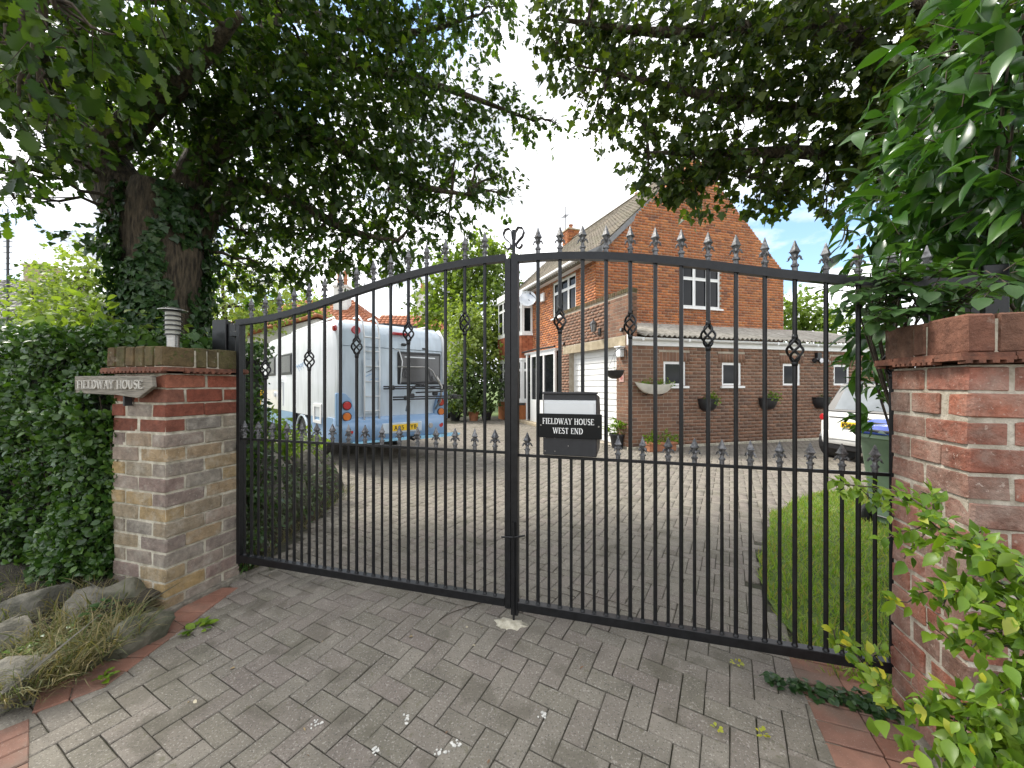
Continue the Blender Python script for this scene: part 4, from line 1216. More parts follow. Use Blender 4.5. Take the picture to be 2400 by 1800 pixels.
# --- main house: gable and front
gop = [(3.05, 4.60, 4.03, 5.40)]
half = GW / 2
def glim(z):
    if z <= EAVE: return (0, GW)
    k = (z - EAVE) / (APEX - EAVE) * half
    return (k, GW - k)
brick_wall(M0, dS, OUT_S, GW, 2.9, APEX - .12, gop, 'house_brick', glim)
backing(M0, dS, OUT_S, GW, -.05, EAVE, gop, HOUSE)
mb = MB(wallM(M0, dS, OUT_S)); mb.prism([(0, -.221, EAVE), (GW, -.221, EAVE), (half, -.221, APEX)], (0, .22, 0)); mb.build('gable', M['mortar_dark'], HOUSE)
window(M0, dS, OUT_S, 3.05, 4.60, 4.03, 5.40, HOUSE, 3, 4.98, inset=-.045)
fop = [(1.18, 2.83, 3.94, 5.23)]
brick_wall(M0, dF, OUT_F, 4.9, 2.5, EAVE, fop, 'house_brick')
backing(M0, dF, OUT_F, FL, -.05, EAVE, fop, HOUSE)
window(M0, dF, OUT_F, 1.18, 2.83, 3.94, 5.23, HOUSE, 3, 4.82, inset=-.04, curtain=[(1.3, 1.5), (2.5, 2.75)])
# far walls close the box
far = M0 + dF * FL
mb = MB(); P = [M0, M0 + dS * GW, M0 + dS * GW + dF * FL, far]
mb.prism([(p.x, p.y, 2.6) for p in (M0 + dS * .3 + dF * .3, M0 + dS * (GW - .05) + dF * .3, M0 + dS * (GW - .05) + dF * (FL - .1), far + dS * .3 - dF * .1)], (0, 0, EAVE - 2.7)); mb.build('rear_walls', M['mortar_dark'], HOUSE)

def main_roof():
    W = wallM(M0, dF, OUT_F)          # x along the front, y outwards
    over = 0.32; s = (APEX - EAVE) / half; vg = -0.10
    # front slope: from y=+over (eave) to y=-half (ridge); tiles in courses
    sl = math.atan(s); nd = Vector((0, -math.cos(sl), math.sin(sl))); nn = Vector((0, math.sin(sl), math.cos(sl)))
    e0 = Vector((0, over, EAVE - over * s + .10)); Ls = (half + over) / math.cos(sl)
    mb = MB(W)
    a = Vector((vg, 0, 0)); b = Vector((FL + .1, 0, 0))
    mb.prism([e0 + a - nn * .06, e0 + b - nn * .06, e0 + b + nd * Ls - nn * .06, e0 + a + nd * Ls - nn * .06], nn * .05); rf = mb.build('roof', M['roof_tile'], HOUSE)
    mb = MB(W)
    nb = Vector((0, math.cos(sl), math.sin(sl))); n2 = Vector((0, -math.sin(sl), math.cos(sl)))
    yb = -GW - over; e1 = Vector((0, yb, EAVE - over * s + .10))
    mb.prism([e1 + a - n2 * .06, e1 + b - n2 * .06, e1 + b + nb * Ls - n2 * .06, e1 + a + nb * Ls - n2 * .06], n2 * .06); mb.build('rear_slope', M['roof_tile'], rf)
    rows = 21; cols = 27
    tl = Ls / rows; tw = (FL + .2) / cols
    Rm = Matrix((Vector((1, 0, 0)), nd, nn)).transposed()
    tilt = Matrix.Rotation(math.radians(-3.2), 3, 'X')
    R3 = W.to_3x3() @ Rm @ tilt
    tiles = []
    for r in range(rows):
        for c in range(cols):
            p = e0 + Vector((vg + (c + .5) * tw, 0, 0)) + nd * ((r + .5) * tl) + nn * (.016 + random.uniform(-.003, .003))
            tiles.append(PM(W @ p, (tw - .012, tl + .05, .03), R3))
    # roll on each tile: a tile unit with a raised side
    units = []
    for q in range(3):
        prof = [(-.5, -.5), (.5, -.5), (.5, .25), (.33, .9), (.16, .25), (-.05, .05), (-.22, .9), (-.38, .25), (-.5, .1)]
        v = [(x, y, z) for y in (-.5, .5) for x, z in prof]; n = len(prof)
        f = [list(range(n))[::-1], list(range(n, 2 * n))] + [(i, (i + 1) % n, (i + 1) % n + n, i + n) for i in range(n)]
        me = bpy.data.meshes.new('roof_tile'); me.from_pydata(v, [], f); me.update(); me.materials.append(M['roof_tile']); units.append(me)
    pieces('roof_tile', 'more_roof_tiles', tiles, rf, M['roof_tile'], units, 300, None)
    # ridge
    ridge = Vector((0, -half, APEX + .10))
    for k in range(20):
        m2 = MB(W); u0 = vg + k * (FL + .2) / 20; u1 = u0 + (FL + .2) / 20 - .008
        m2.loft([[Vector((u, -half + .13 * math.cos(q), APEX + .06 + .10 * math.sin(q))) for q in np.linspace(0, math.pi, 7)] for u in (u0, u1)])
        m2.build('ridge_tile', M['roof_tile'], rf)
    # verge boards on the gable (thin dark bargeboard), soffit, gutter
    for sgn, ex in ((0, e0), (1, e1)):
        mb = MB(W); dd = nd if sgn == 0 else nb; nq = nn if sgn == 0 else n2
        mb.prism([ex + Vector((vg - .02, 0, 0)) - nq * .16, ex + Vector((vg - .02, 0, 0)) + dd * Ls - nq * .16, ex + Vector((vg - .02, 0, 0)) + dd * Ls - nq * .02, ex + Vector((vg - .02, 0, 0)) - nq * .02], (.025, 0, 0))
        mb.build('verge', M['lead'], rf)
    mb = MB(W); mb.bb(vg, FL + .1, 0.0, over + .02, EAVE - .21, EAVE - .19); mb.build('soffit', M['upvc'], rf)
    mb = MB(W); mb.bb(vg, FL + .1, over - .005, over + .02, EAVE - .21, EAVE - .06); mb.build('fascia', M['upvc'], rf)
    mb = MB(W); mb.tube([(vg, over + .075, EAVE - .10), (FL + .1, over + .075, EAVE - .10)], .055, 10); mb.build('gutter', M['upvc'], rf, smooth='auto')
    mb = MB(W); mb.prism([(vg - .02, -.12, EAVE - .21), (vg - .02, over + .1, EAVE - .21), (vg - .02, over + .1, EAVE - .06), (vg - .02, -.12, EAVE + .20)], (.022, 0, 0)); mb.build('box_end', M['lead'], rf)
    # chimneys
    def stack(u, y, w, z0, z1, name, pots):
        m2 = MB(W); m2.bb(u - w / 2, u + w / 2, y - w / 2, y + w / 2, z0, z1); ck = m2.build(name, M['mortar_dark'], rf)
        bm_ = []
        ang = math.atan2(dF.y, dF.x)
        z = z0; c = 0
        while z < z1:
            for k in range(2):
                for sx, sy, dx, dy in ((0, 1, 1, 0), (0, -1, 1, 0), (1, 0, 0, 1), (-1, 0, 0, 1)):
                    q = (k - .5) * w / 2 + (.05 if c % 2 else -.05) * .5
                    p = Vector((u + dx * q + sx * w / 2, y + dy * q + sy * w / 2, z + .037))
                    bm_.append(PM(W @ p, ((w / 2 - .012) if dx else .04, .04 if dx else (w / 2 - .012), .066), RZ(ang)))
            z += .08; c += 1
        pieces('brick', 'stack_bricks', bm_, ck, M['house_brick'], [unit_box('brick', .05, .01, 120, M['house_brick'])], 0)
        m2 = MB(W); m2.bb(u - w / 2 - .05, u + w / 2 + .05, y - w / 2 - .05, y + w / 2 + .05, z1, z1 + .07); m2.build('corbel', M['concrete'], ck)
        for q in pots:
            m2 = MB(W); m2.lathe([(.11, z1 + .07), (.09, z1 + .32), (.12, z1 + .33), (.12, z1 + .37), (.08, z1 + .37)], (u + q, y, 0), 12); m2.build('chimney_pot', M['terracotta'], ck, smooth='auto')
        return ck
    stack(7.95, -half, .62, APEX - .8, APEX + .55, 'chimney', (0,))
    stack(3.1, -half - .35, .62, APEX - 1.0, APEX + .06, 'chimney', (0,))
main_roof()

# --- bay window of two storeys
def bay():
    W = wallM(M0, dF, OUT_F)
    u0, u1 = 4.65, 7.45
    P = [(u0, 0), (u0 + .12, .42), (u0 + .75, .78), (u1 - .75, .78), (u1 - .12, .42), (u1, 0)]
    root = MB(W)
    def seg_prism(z0, z1, ins=0.0, P=P):
        c = Vector(((u0 + u1) / 2, 0))
        q = [(c.x + (x - c.x) * (1 - ins), y * (1 - ins)) for x, y in P]
        return [(x, y, z0) for x, y in q], (0, 0, z1 - z0)
    p, e = seg_prism(0.75, 5.35, .06); root.prism(p, e); b = root.build('bay', M['black_plastic'], HOUSE)
    mb = MB(W); mb.prism(*seg_prism(-.05, .78)); mb.build('bay_base', M['house_brick'], b)
    for z in (.78, 2.52, 3.55, 5.15):
        mb = MB(W); mb.prism(*seg_prism(z, z + (.09 if z != 5.15 else .26), -.03 if z != 5.15 else -.07)); mb.build('bay_band', M['upvc'], b)
    # hung tiles
    mb = MB(W); mb.prism(*seg_prism(2.61, 3.55, .02)); mb.build('tile_backing', M['hung_tile'], b)
    tiles = []
    for (a, c) in zip(P[:-1], P[1:]):
        A = Vector(a); C = Vector(c); L = (C - A).length; d = (C - A) / L; n = max(1, round(L / .17))
        nrm = Vector((-d.y, d.x)); nrm = nrm if nrm.y >= 0 else -nrm
        for r in range(9):
            for k in range(n):
                q = A + d * ((k + .5 + (.25 if r % 2 else -.25) * (1 if 0 < k < n - 1 else 0)) * L / n) + nrm * .012
                R = W.to_3x3() @ Matrix.Rotation(math.atan2(d.y, d.x), 3, 'Z') @ Matrix.Rotation(-.09, 3, 'X')
                tiles.append(PM(W @ Vector((q.x, q.y, 2.66 + r * .102)), (L / n - .008, .018, .13), R))
    pieces('hung_tile', 'more_hung_tiles', tiles, b, M['hung_tile'], [unit_box('hung_tile', 0, .006, 140 + s, M['hung_tile']) for s in range(2)], 300)
    # lights
    for (a, c) in zip(P[:-1], P[1:]):
        A = W @ Vector((a[0], a[1], 0)); C = W @ Vector((c[0], c[1], 0)); d = (C - A).to_2d(); L = d.length; d /= L
        o = Vector((d.y, -d.x)); o = o if o.dot(OUT_F) > -0.2 and (o.dot((A + C).to_2d() / 2 - v2(W @ Vector(((u0 + u1) / 2, 0, 0))))) > 0 else -o
        for z0, z1, tr in ((.87, 2.52, 2.12), (3.64, 5.15, 4.72)):
            cols = 1 if L < .8 else 2
            window(A.to_2d(), d, o, 0.01, L - .01, z0, z1, b, cols, tr, sill=False, fr=.06, inset=.0, curtain=[(.12, L * .4)] if z0 > 3 else None)
bay()

# --- porch of white frames and glass
def porch():
    W = wallM(M0 + OUT_F * 0.36, dF, OUT_F)
    mb = MB(W); mb.bb(2.0, 5.35, -.36, -.02, 2.72, 2.80); po = mb.build('porch', M['upvc'], HOUSE)
    mb = MB(W); mb.tube([(1.9, .05, 2.84), (3.6, .06, 2.86), (5.4, .05, 2.82)], .035, 8); mb.build('porch_gutter', M['black_plastic'], po)
    mb = MB(W); mb.bb(2.0, 5.35, -.10, 0, 0, .10); mb.build('cill', M['upvc'], po)
    xs = [2.0, 2.85, 3.45, 3.98, 4.30, 4.42, 5.28, 5.35]
    for x in (2.0, 2.85, 3.45, 3.98, 4.42, 5.28):
        mb = MB(W); mb.bb(x, x + .085, -.075, 0, .10, 2.72); mb.build('post', M['upvc'], po)
    for a, b in ((2.085, 2.85), (2.935, 3.45), (3.535, 3.98)):
        mb = MB(W); mb.bb(a, b, -.05, -.04, .95, 2.60); mb.build('pane', M['glass'], po)
        mb = MB(W); mb.bb(a, b, -.06, -.012, .10, .90); mb.build('panel', M['upvc'], po)
        mb = MB(W); mb.bb(a, b, -.066, -.008, .90, .95); mb.bb(a, b, -.066, -.008, 2.60, 2.72); mb.build('rail', M['upvc'], po)
    mb = MB(W); mb.bb(4.065, 4.42, -.05, -.04, .15, 2.60); mb.build('pane', M['glass'], po)
    # open door leaf, ajar
    mb = MB(W @ Matrix.Translation((5.28, -.03, 0)) @ Matrix.Rotation(math.radians(-38), 4, 'Z'))
    mb.bb(-.75, -.66, -.03, .03, .06, 2.2); mb.bb(-.09, 0, -.03, .03, .06, 2.2); mb.bb(-.66, -.09, -.03, .03, .06, .9); mb.bb(-.66, -.09, -.03, .03, 2.08, 2.2); mb.bb(-.66, -.09, -.03, .03, 1.55, 1.62)
    dr = mb.build('door', M['upvc'], po)
    mb = MB(W); mb.bb(4.505, 5.28, -.30, -.29, .1, 2.7); mb.build('door_glass', M['glass'], po)
    mb = MB(W); mb.bb(1.95, 5.4, -.38, .28, -.04, .10); mb.build('step', M['concrete'], po, bevel=.01)
porch()

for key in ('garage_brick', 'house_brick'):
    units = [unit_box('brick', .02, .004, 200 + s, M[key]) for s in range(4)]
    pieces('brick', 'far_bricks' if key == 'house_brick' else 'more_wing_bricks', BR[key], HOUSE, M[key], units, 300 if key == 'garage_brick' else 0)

# ================================================================== fittings on the house
def wall_planter(u, label, plant, z=1.17, w=0.55):
    W = wallM(C0, dS, OUT_S)
    root = thing('wall_basket', label, 'planter', W @ Vector((u, .02, z - .3)), 0, 'black half-round baskets on the garage wall')
    mb = MB(W); rings = []
    for k in range(6):
        f = k / 5; r = (w / 2) * math.cos(f * math.pi / 2 * .82); zz = z - .30 * math.sin(f * math.pi / 2)
        rings.append([(u + r * math.cos(a), .008 + r * .85 * math.sin(a), zz) for a in np.linspace(0, math.pi, 14)])
    mb.loft(rings); mb.build('bowl', M['black_plastic'], root, smooth='auto')
    mb = MB(W); mb.tube([(u + w / 2 * 1.02 * math.cos(a), .012 + w / 2 * .87 * math.sin(a), z) for a in np.linspace(0, math.pi, 14)], .014, 6); mb.build('rim', M['black_plastic'], root, smooth=True)
    c = W @ Vector((u, w * .2, z))
    if plant:
        P, D, U, S, *_ = sprays([(np.array(c) + np.array([.08, 0, .05]), (.17, .12, .10))], 16000, .06, 6, .055)
        leaves('plant', LEAF_SMALL, P, D, U, S, M['climber'], root)
    else:
        P, D, U, S, *_ = sprays([(np.array(c), (.18, .12, .04))], 9000, .05, 5, .045)
        leaves('plant', LEAF_SMALL, P, D, U, S, M['shrub_grey'], root)
wall_planter(2.24, 'black wall basket with bright plant between the first two garage windows', True)
wall_planter(4.16, 'black wall basket with bright plant before the third garage window', True)
wall_planter(6.05, 'black wall basket with withered plant beside the white car', False)

def boat_trough():
    W = wallM(C0, dS, OUT_S)
    root = thing('boat_planter', 'cream boat-shaped trough of flowers on the garage corner wall', 'planter', W @ Vector((.6, .15, 1.33)))
    mb = MB(W); rings = []
    n = 14
    for k in range(n + 1):
        f = k / n; u = .06 + 1.08 * f; e = 2 * f - 1
        hw = .16 * (1 - abs(e) ** 2.6) + .006; zt = 1.535 + .06 * abs(e) ** 2.2; zb = zt - .215 * (1 - abs(e) ** 3.0) - .01
        rings.append([(u, .18 + hw * y, zb + (zt - zb) * q) for y, q in ((-.35, 0), (.35, 0), (.75, .35), (1, 1), (.9, 1), (.6, .75), (-.6, .75), (-.9, 1), (-1, 1), (-.75, .35))])
    mb.loft(rings); mb.build('hull', M['trough'], root, smooth='auto')
    c = np.array(W @ Vector((.62, .18, 1.55)))
    d = np.array([dS.x, dS.y, 0])
    P, D, U, S, *_ = sprays([(c + d * q, (.16, .1, .07)) for q in (-.25, -.05, .15, .3)], 11000, .06, 6, .05)
    leaves('plant', LEAF_SMALL, P, D, U, S, M['climber'], root)
    for u in (.4, .85):
        mb = MB(W); mb.tube([(u, .0, 1.28), (u, .10, 1.29), (u, .18, 1.33)], .012, 6); mb.build('bracket', M['dark_steel'], root)
boat_trough()

def hanging_basket():
    W = wallM(C0, dF, OUT_F)
    u, y, z = .06, .34, 1.86
    root = thing('hanging_basket', 'black hanging basket on chains at the garage corner', 'hanging basket', W @ Vector((u, y, z - .2)))
    mb = MB(W); mb.lathe([(.06, z - .19), (.13, z - .16), (.19, z - .09), (.215, z)], (u, y, 0), 18); mb.build('bowl', M['black_plastic'], root, smooth='auto')
    mb = MB(W); mb.tube([(u + .215 * math.cos(a), y + .215 * math.sin(a), z) for a in np.linspace(0, math.tau, 19)], .012, 6); mb.build('rim', M['black_plastic'], root)
    for a in (0.4, 2.5, 4.6):
        mb = MB(W); mb.tube([(u + .21 * math.cos(a), y + .21 * math.sin(a), z), (u, y, z + .42)], .005, 5); mb.build('chain', M['steel'], root)
    mb = MB(W); mb.tube([(u, .0, z + .30), (u, .02, z + .50), (u, y * .7, z + .52), (u, y, z + .44)], .009, 6); mb.build('bracket', M['dark_steel'], root)
    c = np.array(W @ Vector((u, y, z)))
    P, D, U, S, *_ = sprays([(c + np.array([0, 0, .0]), (.17, .17, .03))], 7000, .04, 5, .035)
    leaves('plant', LEAF_SMALL, P, D, U, S, M['shrub_grey'], root)
hanging_basket()

def lantern():
    W = wallM(C0, dF, OUT_F)
    u, z = 1.18, 2.97
    root = thing('wall_lantern', 'black coach lantern on the parapet above the garage door', 'lantern', W @ Vector((u, .05, z)))
    mb = MB(W); mb.bb(u - .05, u + .05, .004, .03, z - .14, z + .06); mb.build('back_plate', M['black_plastic'], root, bevel=.004)
    mb = MB(W); mb.tube([(u, .03, z - .10), (u, .12, z - .13), (u, .2, z - .06)], .012, 6); mb.build('arm', M['black_plastic'], root)
    mb = MB(W); mb.lathe([(.05, z - .05), (.09, z + .14)], (u, .2, 0), 6); mb.build('glass', M['clear_lens'], root)
    mb = MB(W); mb.lathe([(.105, z + .14), (.105, z + .155), (.05, z + .22), (.02, z + .25), (.012, z + .29)], (u, .2, 0), 6); mb.build('hood', M['black_plastic'], root)
    mb = MB(W)
    for k in range(6):
        a = k * math.tau / 6; mb.tube([(u + .052 * math.cos(a), .2 + .052 * math.sin(a), z - .06), (u + .093 * math.cos(a), .2 + .093 * math.sin(a), z + .145)], .007, 5)
    mb.build('bars', M['black_plastic'], root)
lantern()

def small_fittings():
    W = wallM(C0, dF, OUT_F)
    for u, z, lab in ((.22, 2.86, 'small round steel lamp near the parapet corner'), (3.12, 2.80, 'small round steel lamp at the far end of the lintel')):
        o = thing('wall_light', lab, 'light', W @ Vector((u, .02, z)))
        mb = MB(W); mb.cyl((u, .03, z), .05, .055, 'Y', 14); mb.build('body', M['dark_steel'], o, bevel=.004)
        mb = MB(W); mb.cyl((u, .062, z), .034, .012, 'Y', 14); mb.build('lens', M['clear_lens'], o)
    o = thing('junction_box', 'white plastic box beside the garage door top', 'box', W @ Vector((.24, .04, 2.28)))
    mb = MB(W); mb.bb(.15, .33, .004, .12, 2.20, 2.42); mb.build('case', M['upvc'], o, bevel=.01)
    mb = MB(W); mb.prism([(.12, .004, 2.421), (.36, .004, 2.421), (.36, .15, 2.435), (.12, .15, 2.435)], (0, 0, .03)); mb.build('cover', M['upvc'], o)
    o = thing('notice', 'small faded pink notice on the pier by the garage door', 'notice', W @ Vector((.25, .01, 1.7)))
    mb = MB(W); mb.bb(.16, .34, .0095, .014, 1.60, 1.80); mb.build('board', plain('faded_pink', (.50, .30, .26), .8), o)
    mb = MB(W); mb.cyl((.25, .0155, 1.70), .045, .003, 'Y', 16); mb.build('emblem', plain('faded_red', (.42, .14, .12), .8), o)
    Ws = wallM(C0, dS, OUT_S)
    o = thing('floodlight', 'black twin floodlight with silver lamps on the garage wall', 'floodlight', Ws @ Vector((5.95, .05, 2.25)))
    mb = MB(Ws); mb.bb(5.87, 6.03, .004, .09, 2.22, 2.42); mb.build('housing', M['black_plastic'], o, bevel=.01)
    for q in (-.10, .10):
        mb = MB(Ws); mb.lathe([(.03, 0), (.055, .05), (.075, .11)], (0, 0, 0), 14)
        mb.v = [Ws @ (Matrix.Translation((5.95 + q, .10, 2.24)) @ Matrix.Rotation(math.radians(115), 4, 'X') @ (Ws.inverted() @ v)) for v in mb.v]
        mb.build('lamp', M['black_plastic'], o, smooth='auto')
        mb = MB(Ws); mb.cyl((5.95 + q, .205, 2.19), .066, .01, 'Y', 16); mb.build('lens', M['clear_lens'], o)
    # satellite dish and aerial
    Wf = wallM(M0, dF, OUT_F)
    o = thing('satellite_dish', 'pale grey satellite dish on the front wall beside the bay', 'satellite dish', Wf @ Vector((4.2, .1, 4.9)))
    T = Wf @ Matrix.Translation((4.25, .40, 4.95)) @ Matrix.Rotation(math.radians(-70), 4, 'Y') @ Matrix.Rotation(math.radians(-25), 4, 'X')
    mb = MB(T); mb.lathe([(.0, -.06), (.15, -.045), (.28, -.01), (.34, .02), (.345, .016), (.28, -.022), (.15, -.058), (.0, -.073)], seg=22, cap=False); mb.build('dish', M['flap'], o, smooth='auto')
    mb = MB(T); mb.tube([(0, -.3, -.02), (0, -.12, .34)], .012, 6); mb.box((0, -.12, .36), (.06, .06, .1)); mb.build('arm', M['dark_steel'], o)
    mb = MB(Wf); mb.tube([(4.25, 0, 4.75), (4.25, .25, 4.8), (4.25, .36, 4.92)], .016, 6); mb.build('bracket', M['dark_steel'], o)
    o = thing('alarm_box', 'white alarm box high on the front wall', 'alarm box', Wf @ Vector((3.55, .02, 4.8)))
    mb = MB(Wf); mb.bb(3.45, 3.72, .004, .10, 4.72, 5.05); mb.build('case', M['upvc'], o, bevel=.02)
    ax = W  # aerial mast on the ridge stack
    o = thing('tv_aerial', 'tall thin aerial mast on the far chimney of the brick house', 'aerial', Wf @ Vector((8.1, -GW / 2, APEX + .5)))
    b = Vector((8.35, -GW / 2 + .1, APEX - .3))
    mb = MB(Wf); mb.tube([b, b + Vector((0, 0, 2.35))], .022, 6); mb.build('mast', M['dark_steel'], o)
    mb = MB(Wf); mb.tube([b + Vector((-.35, .3, 1.55)), b + Vector((.35, -.3, 2.1))], .014, 6)
    for k in range(8):
        c = b + Vector((-.35, .3, 1.55)).lerp(Vector((.35, -.3, 2.1)), k / 7); mb.tube([c + Vector((-.10, -.13, 0)), c + Vector((.10, .13, 0))], .008, 5)
    mb.build('elements', M['dark_steel'], o)
small_fittings()

def pot_plant(loc, r, h, pot, leafm, plant_r, label, name='plant_pot', tmpl=None, sz=.06, dens=6000, box=None, ang=0.0):
    root = thing(name, label, 'plant pot', loc, ang)
    T = wm(root)
    mb = MB(T)
    if box:
        L, w = box; mb.prism([(-L / 2, -w / 2, 0), (L / 2, -w / 2, 0), (L / 2, w / 2, 0), (-L / 2, w / 2, 0)], (0, 0, h)); mb.build('trough', M[pot], root, bevel=.015)
        mb = MB(T); mb.bb(-L / 2 - .02, L / 2 + .02, -w / 2 - .02, w / 2 + .02, h - .045, h + .006); mb.build('rim', M[pot], root, bevel=.008)
        bl = [(np.array(T @ Vector((q * L, 0, h + plant_r * .5))), (L * .2, w * .5, plant_r)) for q in (-.36, -.12, .12, .36)]
    else:
        mb.lathe([(r * .72, 0), (r * .95, h * .86), (r * 1.05, h * .86), (r * 1.05, h), (r * .9, h), (r * .88, h * .93), (0.0, h * .93)], seg=18); mb.build('pot', M[pot], root, smooth='auto')
        bl = [(np.array(loc) + np.array([0, 0, h + plant_r * .55]), (plant_r, plant_r, plant_r * .8))]
    P, D, U, S, *_ = sprays(bl, dens, .10, 7, sz)
    D[:, 2] = np.abs(D[:, 2]) + .3
    leaves('plant', tmpl or LEAF_SMALL, P, D, U, S, M[leafm], root)
pp = at(1448, 1049, 1.55 * 920 / 149)
pot_plant((pp.x, pp.y, 0), .20, .34, 'black_plastic', 'climber', .22, 'black pot of bright green foliage beside the garage pier', tmpl=LEAF_LANCE, sz=.12)
q = C0 + dS * .62 + OUT_S * .34
pot_plant((q.x, q.y, 0), .2, .20, 'terracotta', 'climber', .13, 'long terracotta trough under the boat-shaped planter', 'plant_trough', box=(.72, .24), ang=math.atan2(dS.y, dS.x), dens=6500, sz=.06)
for px, py, r, h, pot, lm, pr, lab in ((1067, 985, .26, .34, 'black_plastic', 'bgleaf_y', .42, 'black tub of pale leaves beyond the motorhome by the lawn'),
                                      (1110, 986, .23, .38, 'terracotta', 'bgleaf', .50, 'terracotta pot with tall leafy plant by the lawn edge'),
                                      (1140, 984, .25, .36, 'black_plastic', 'bgleaf', .40, 'black tub of leaves standing before the bay window')):
    g = at(px, py, 1.55 * 920 / (py - 900)); pot_plant((g.x, g.y, 0), r, h, pot, lm, pr, lab, tmpl=LEAF_LANCE, sz=.2, dens=1800)

# ================================================================== motorhome
def motorhome():
    ang = math.radians(43)
    root = thing('motorhome', 'white and pale blue motorhome with bicycle rack on its rear', 'motorhome', (-3.12, 6.99, 0), ang)
    F = wm(root)                                   # x across the rear, y forwards, z up
    Wd, L, HT, ZB = 2.30, 6.0, 2.76, 0.90
    # white body above the skirt: side profile with rounded rear top
    def body_rings(x):
        prof = [(.06, ZB), (.03, 1.6), (.05, 2.25), (.10, 2.50), (.20, 2.66), (.36, 2.74), (.7, HT), (3.0, HT), (5.2, 2.74), (5.75, 2.62), (6.05, 2.36), (6.1, 2.05), (5.85, 1.85), (5.75, ZB)]
        return [(x, y, z) for y, z in prof]
    mb = MB(F)
    rings = []
    for x, sh in ((0, .07), (.025, .02), (.09, 0), (Wd - .09, 0), (Wd - .025, .02), (Wd, .07)):
        pr = body_rings(x); c = (3.0, 1.8)
        rings.append([(p[0], p[1] + (sh if p[1] < c[0] else -sh), p[2] - (sh if p[2] > 1.8 else 0)) for p in pr])
    mb.loft(rings); body = mb.build('body', M['mh_white'], root, smooth='auto')
    # pale blue rear panel and upper cap
    mb = MB(F)
    pr = [(.028, 0.93), (.000, 1.6), (.018, 2.24)]
    mb.loft([[(x, y + o, z) for y, z in pr] + [(x, y + .06, z) for y, z in pr[::-1]] for x, o in ((.10, .02), (.14, 0), (Wd - .14, 0), (Wd - .10, .02))]); mb.build('rear_panel', M['mh_grey'], root, smooth='auto')
    mb = MB(F); pr = [(.016, 2.25), (.055, 2.49), (.165, 2.655), (.32, 2.735)]
    mb.loft([[(x, y + o - .012, z + .004 - o) for y, z in pr] + [(x, y + .08, z - .03) for y, z in pr[::-1]] for x, o in ((.06, .03), (.12, 0), (Wd - .12, 0), (Wd - .06, .03))]); mb.build('rear_cap', M['mh_grey'], root, smooth='auto')
    # corner mouldings
    for x in (.045, Wd - .045):
        mb = MB(F); mb.tube([(x, .03, .95), (x, .00, 1.6), (x, .03, 2.3), (x, .12, 2.55), (x, .26, 2.70)], .05, 8); mb.build('corner_moulding', M['mh_white'], root, smooth=True)
    # blue skirt and bumper
    mb = MB(F); mb.prism([(0, .05, .55), (0, 1.62, .50), (0, 1.62, .90), (0, .05, .92)], (.03, 0, 0)); mb.build('skirt', M['mh_blue'], root); mb = MB(F); mb.prism([(0, 2.78, .50), (0, 5.7, .50), (0, 5.7, .88), (0, 2.78, .90)], (.03, 0, 0)); mb.build('skirt', M['mh_blue'], root)
    mb = MB(F); mb.prism([(Wd - .03, .05, .55), (Wd - .03, 1.62, .50), (Wd - .03, 1.62, .90), (Wd - .03, .05, .92)], (.03, 0, 0)); mb.build('skirt', M['mh_blue'], root); mb = MB(F); mb.prism([(Wd - .03, 2.78, .5), (Wd - .03, 5.7, .5), (Wd - .03, 5.7, .88), (Wd - .03, 2.78, .9)], (.03, 0, 0)); mb.build('skirt', M['mh_blue'], root)
    mb = MB(F); prb = [(-.02, .93), (-.10, .86), (-.13, .74), (-.12, .58), (-.06, .50), (.3, .50), (.3, .93)]
    mb.loft([[(x, y + o, z) for y, z in prb] for x, o in ((-.02, .16), (.04, .05), (.16, .01), (Wd / 2, -.02), (Wd - .16, .01), (Wd - .04, .05), (Wd + .02, .16))]); mb.build('rear_bumper', M['mh_blue'], root, smooth='auto')
    mb = MB(F); mb.bb(.06, Wd - .06, .31, 5.7, .42, .9); mb.build('chassis', M['black_plastic'], root)
    mb = MB(F); mb.prism([(.25, -.10, .46), (1.35, -.10, .44), (1.35, -.10, .50), (.25, -.10, .495)], (0, .2, 0)); mb.prism([(1.6, -.12, .43), (2.55, -.12, .42), (2.6, -.12, .47), (1.6, -.12, .50)], (0, .2, 0)); mb.build('step_rail', M['mh_cyan'], root)
    mb = MB(F); mb.tube([(1.45, .1, .46), (1.45, -.12, .44), (1.45, -.2, .48)], .03, 8); mb.lathe([(.0, .46), (.04, .48), (.045, .52), (.03, .55), (0, .56)], (1.45, -.2, 0), 10); mb.build('tow_ball', M['dark_steel'], root)
    # tail light clusters
    for x0, sg in ((.0, 1), (Wd, -1)):
        mb = MB(F)
        pts = [(0, .80), (.33, .80), (.33, 1.05), (.27, 1.26), (.17, 1.37), (.06, 1.40), (0, 1.39)]
        mb.prism([(x0 + sg * (p[0] - .02), -.035, p[1]) for p in pts], (0, .09, 0)); tc = mb.build('tail_cluster', M['mh_blue'], root, bevel=.012)
        for q, (zz, mt) in enumerate(((1.16, 'red_lens'), (.96, 'amber_lens'))):
            mb = MB(F); mb.cyl((x0 + sg * .16, -.045, zz), .072, .04, 'Y', 18); lt = mb.build('tail_light', M[mt], tc, bevel=.008)
            mb = MB(F); mb.lathe([(.074, 0), (.084, 0), (.084, .02), (.074, .02)], seg=18, cap=False); mb.v = [F @ (Matrix.Translation((x0 + sg * .16, -.036, zz)) @ Matrix.Rotation(math.radians(90), 4, 'X') @ (F.inverted() @ v)) for v in mb.v]; mb.build('bezel', M['dark_steel'], tc)
        for dx, mt in ((.20, 'red_lens'), (.46, 'clear_lens')):
            mb = MB(F); mb.cyl((x0 + sg * dx, -.115 if dx > .3 else -.10, .69), .055, .04, 'Y', 16); mb.build('fog_light', M[mt], root, bevel=.006)
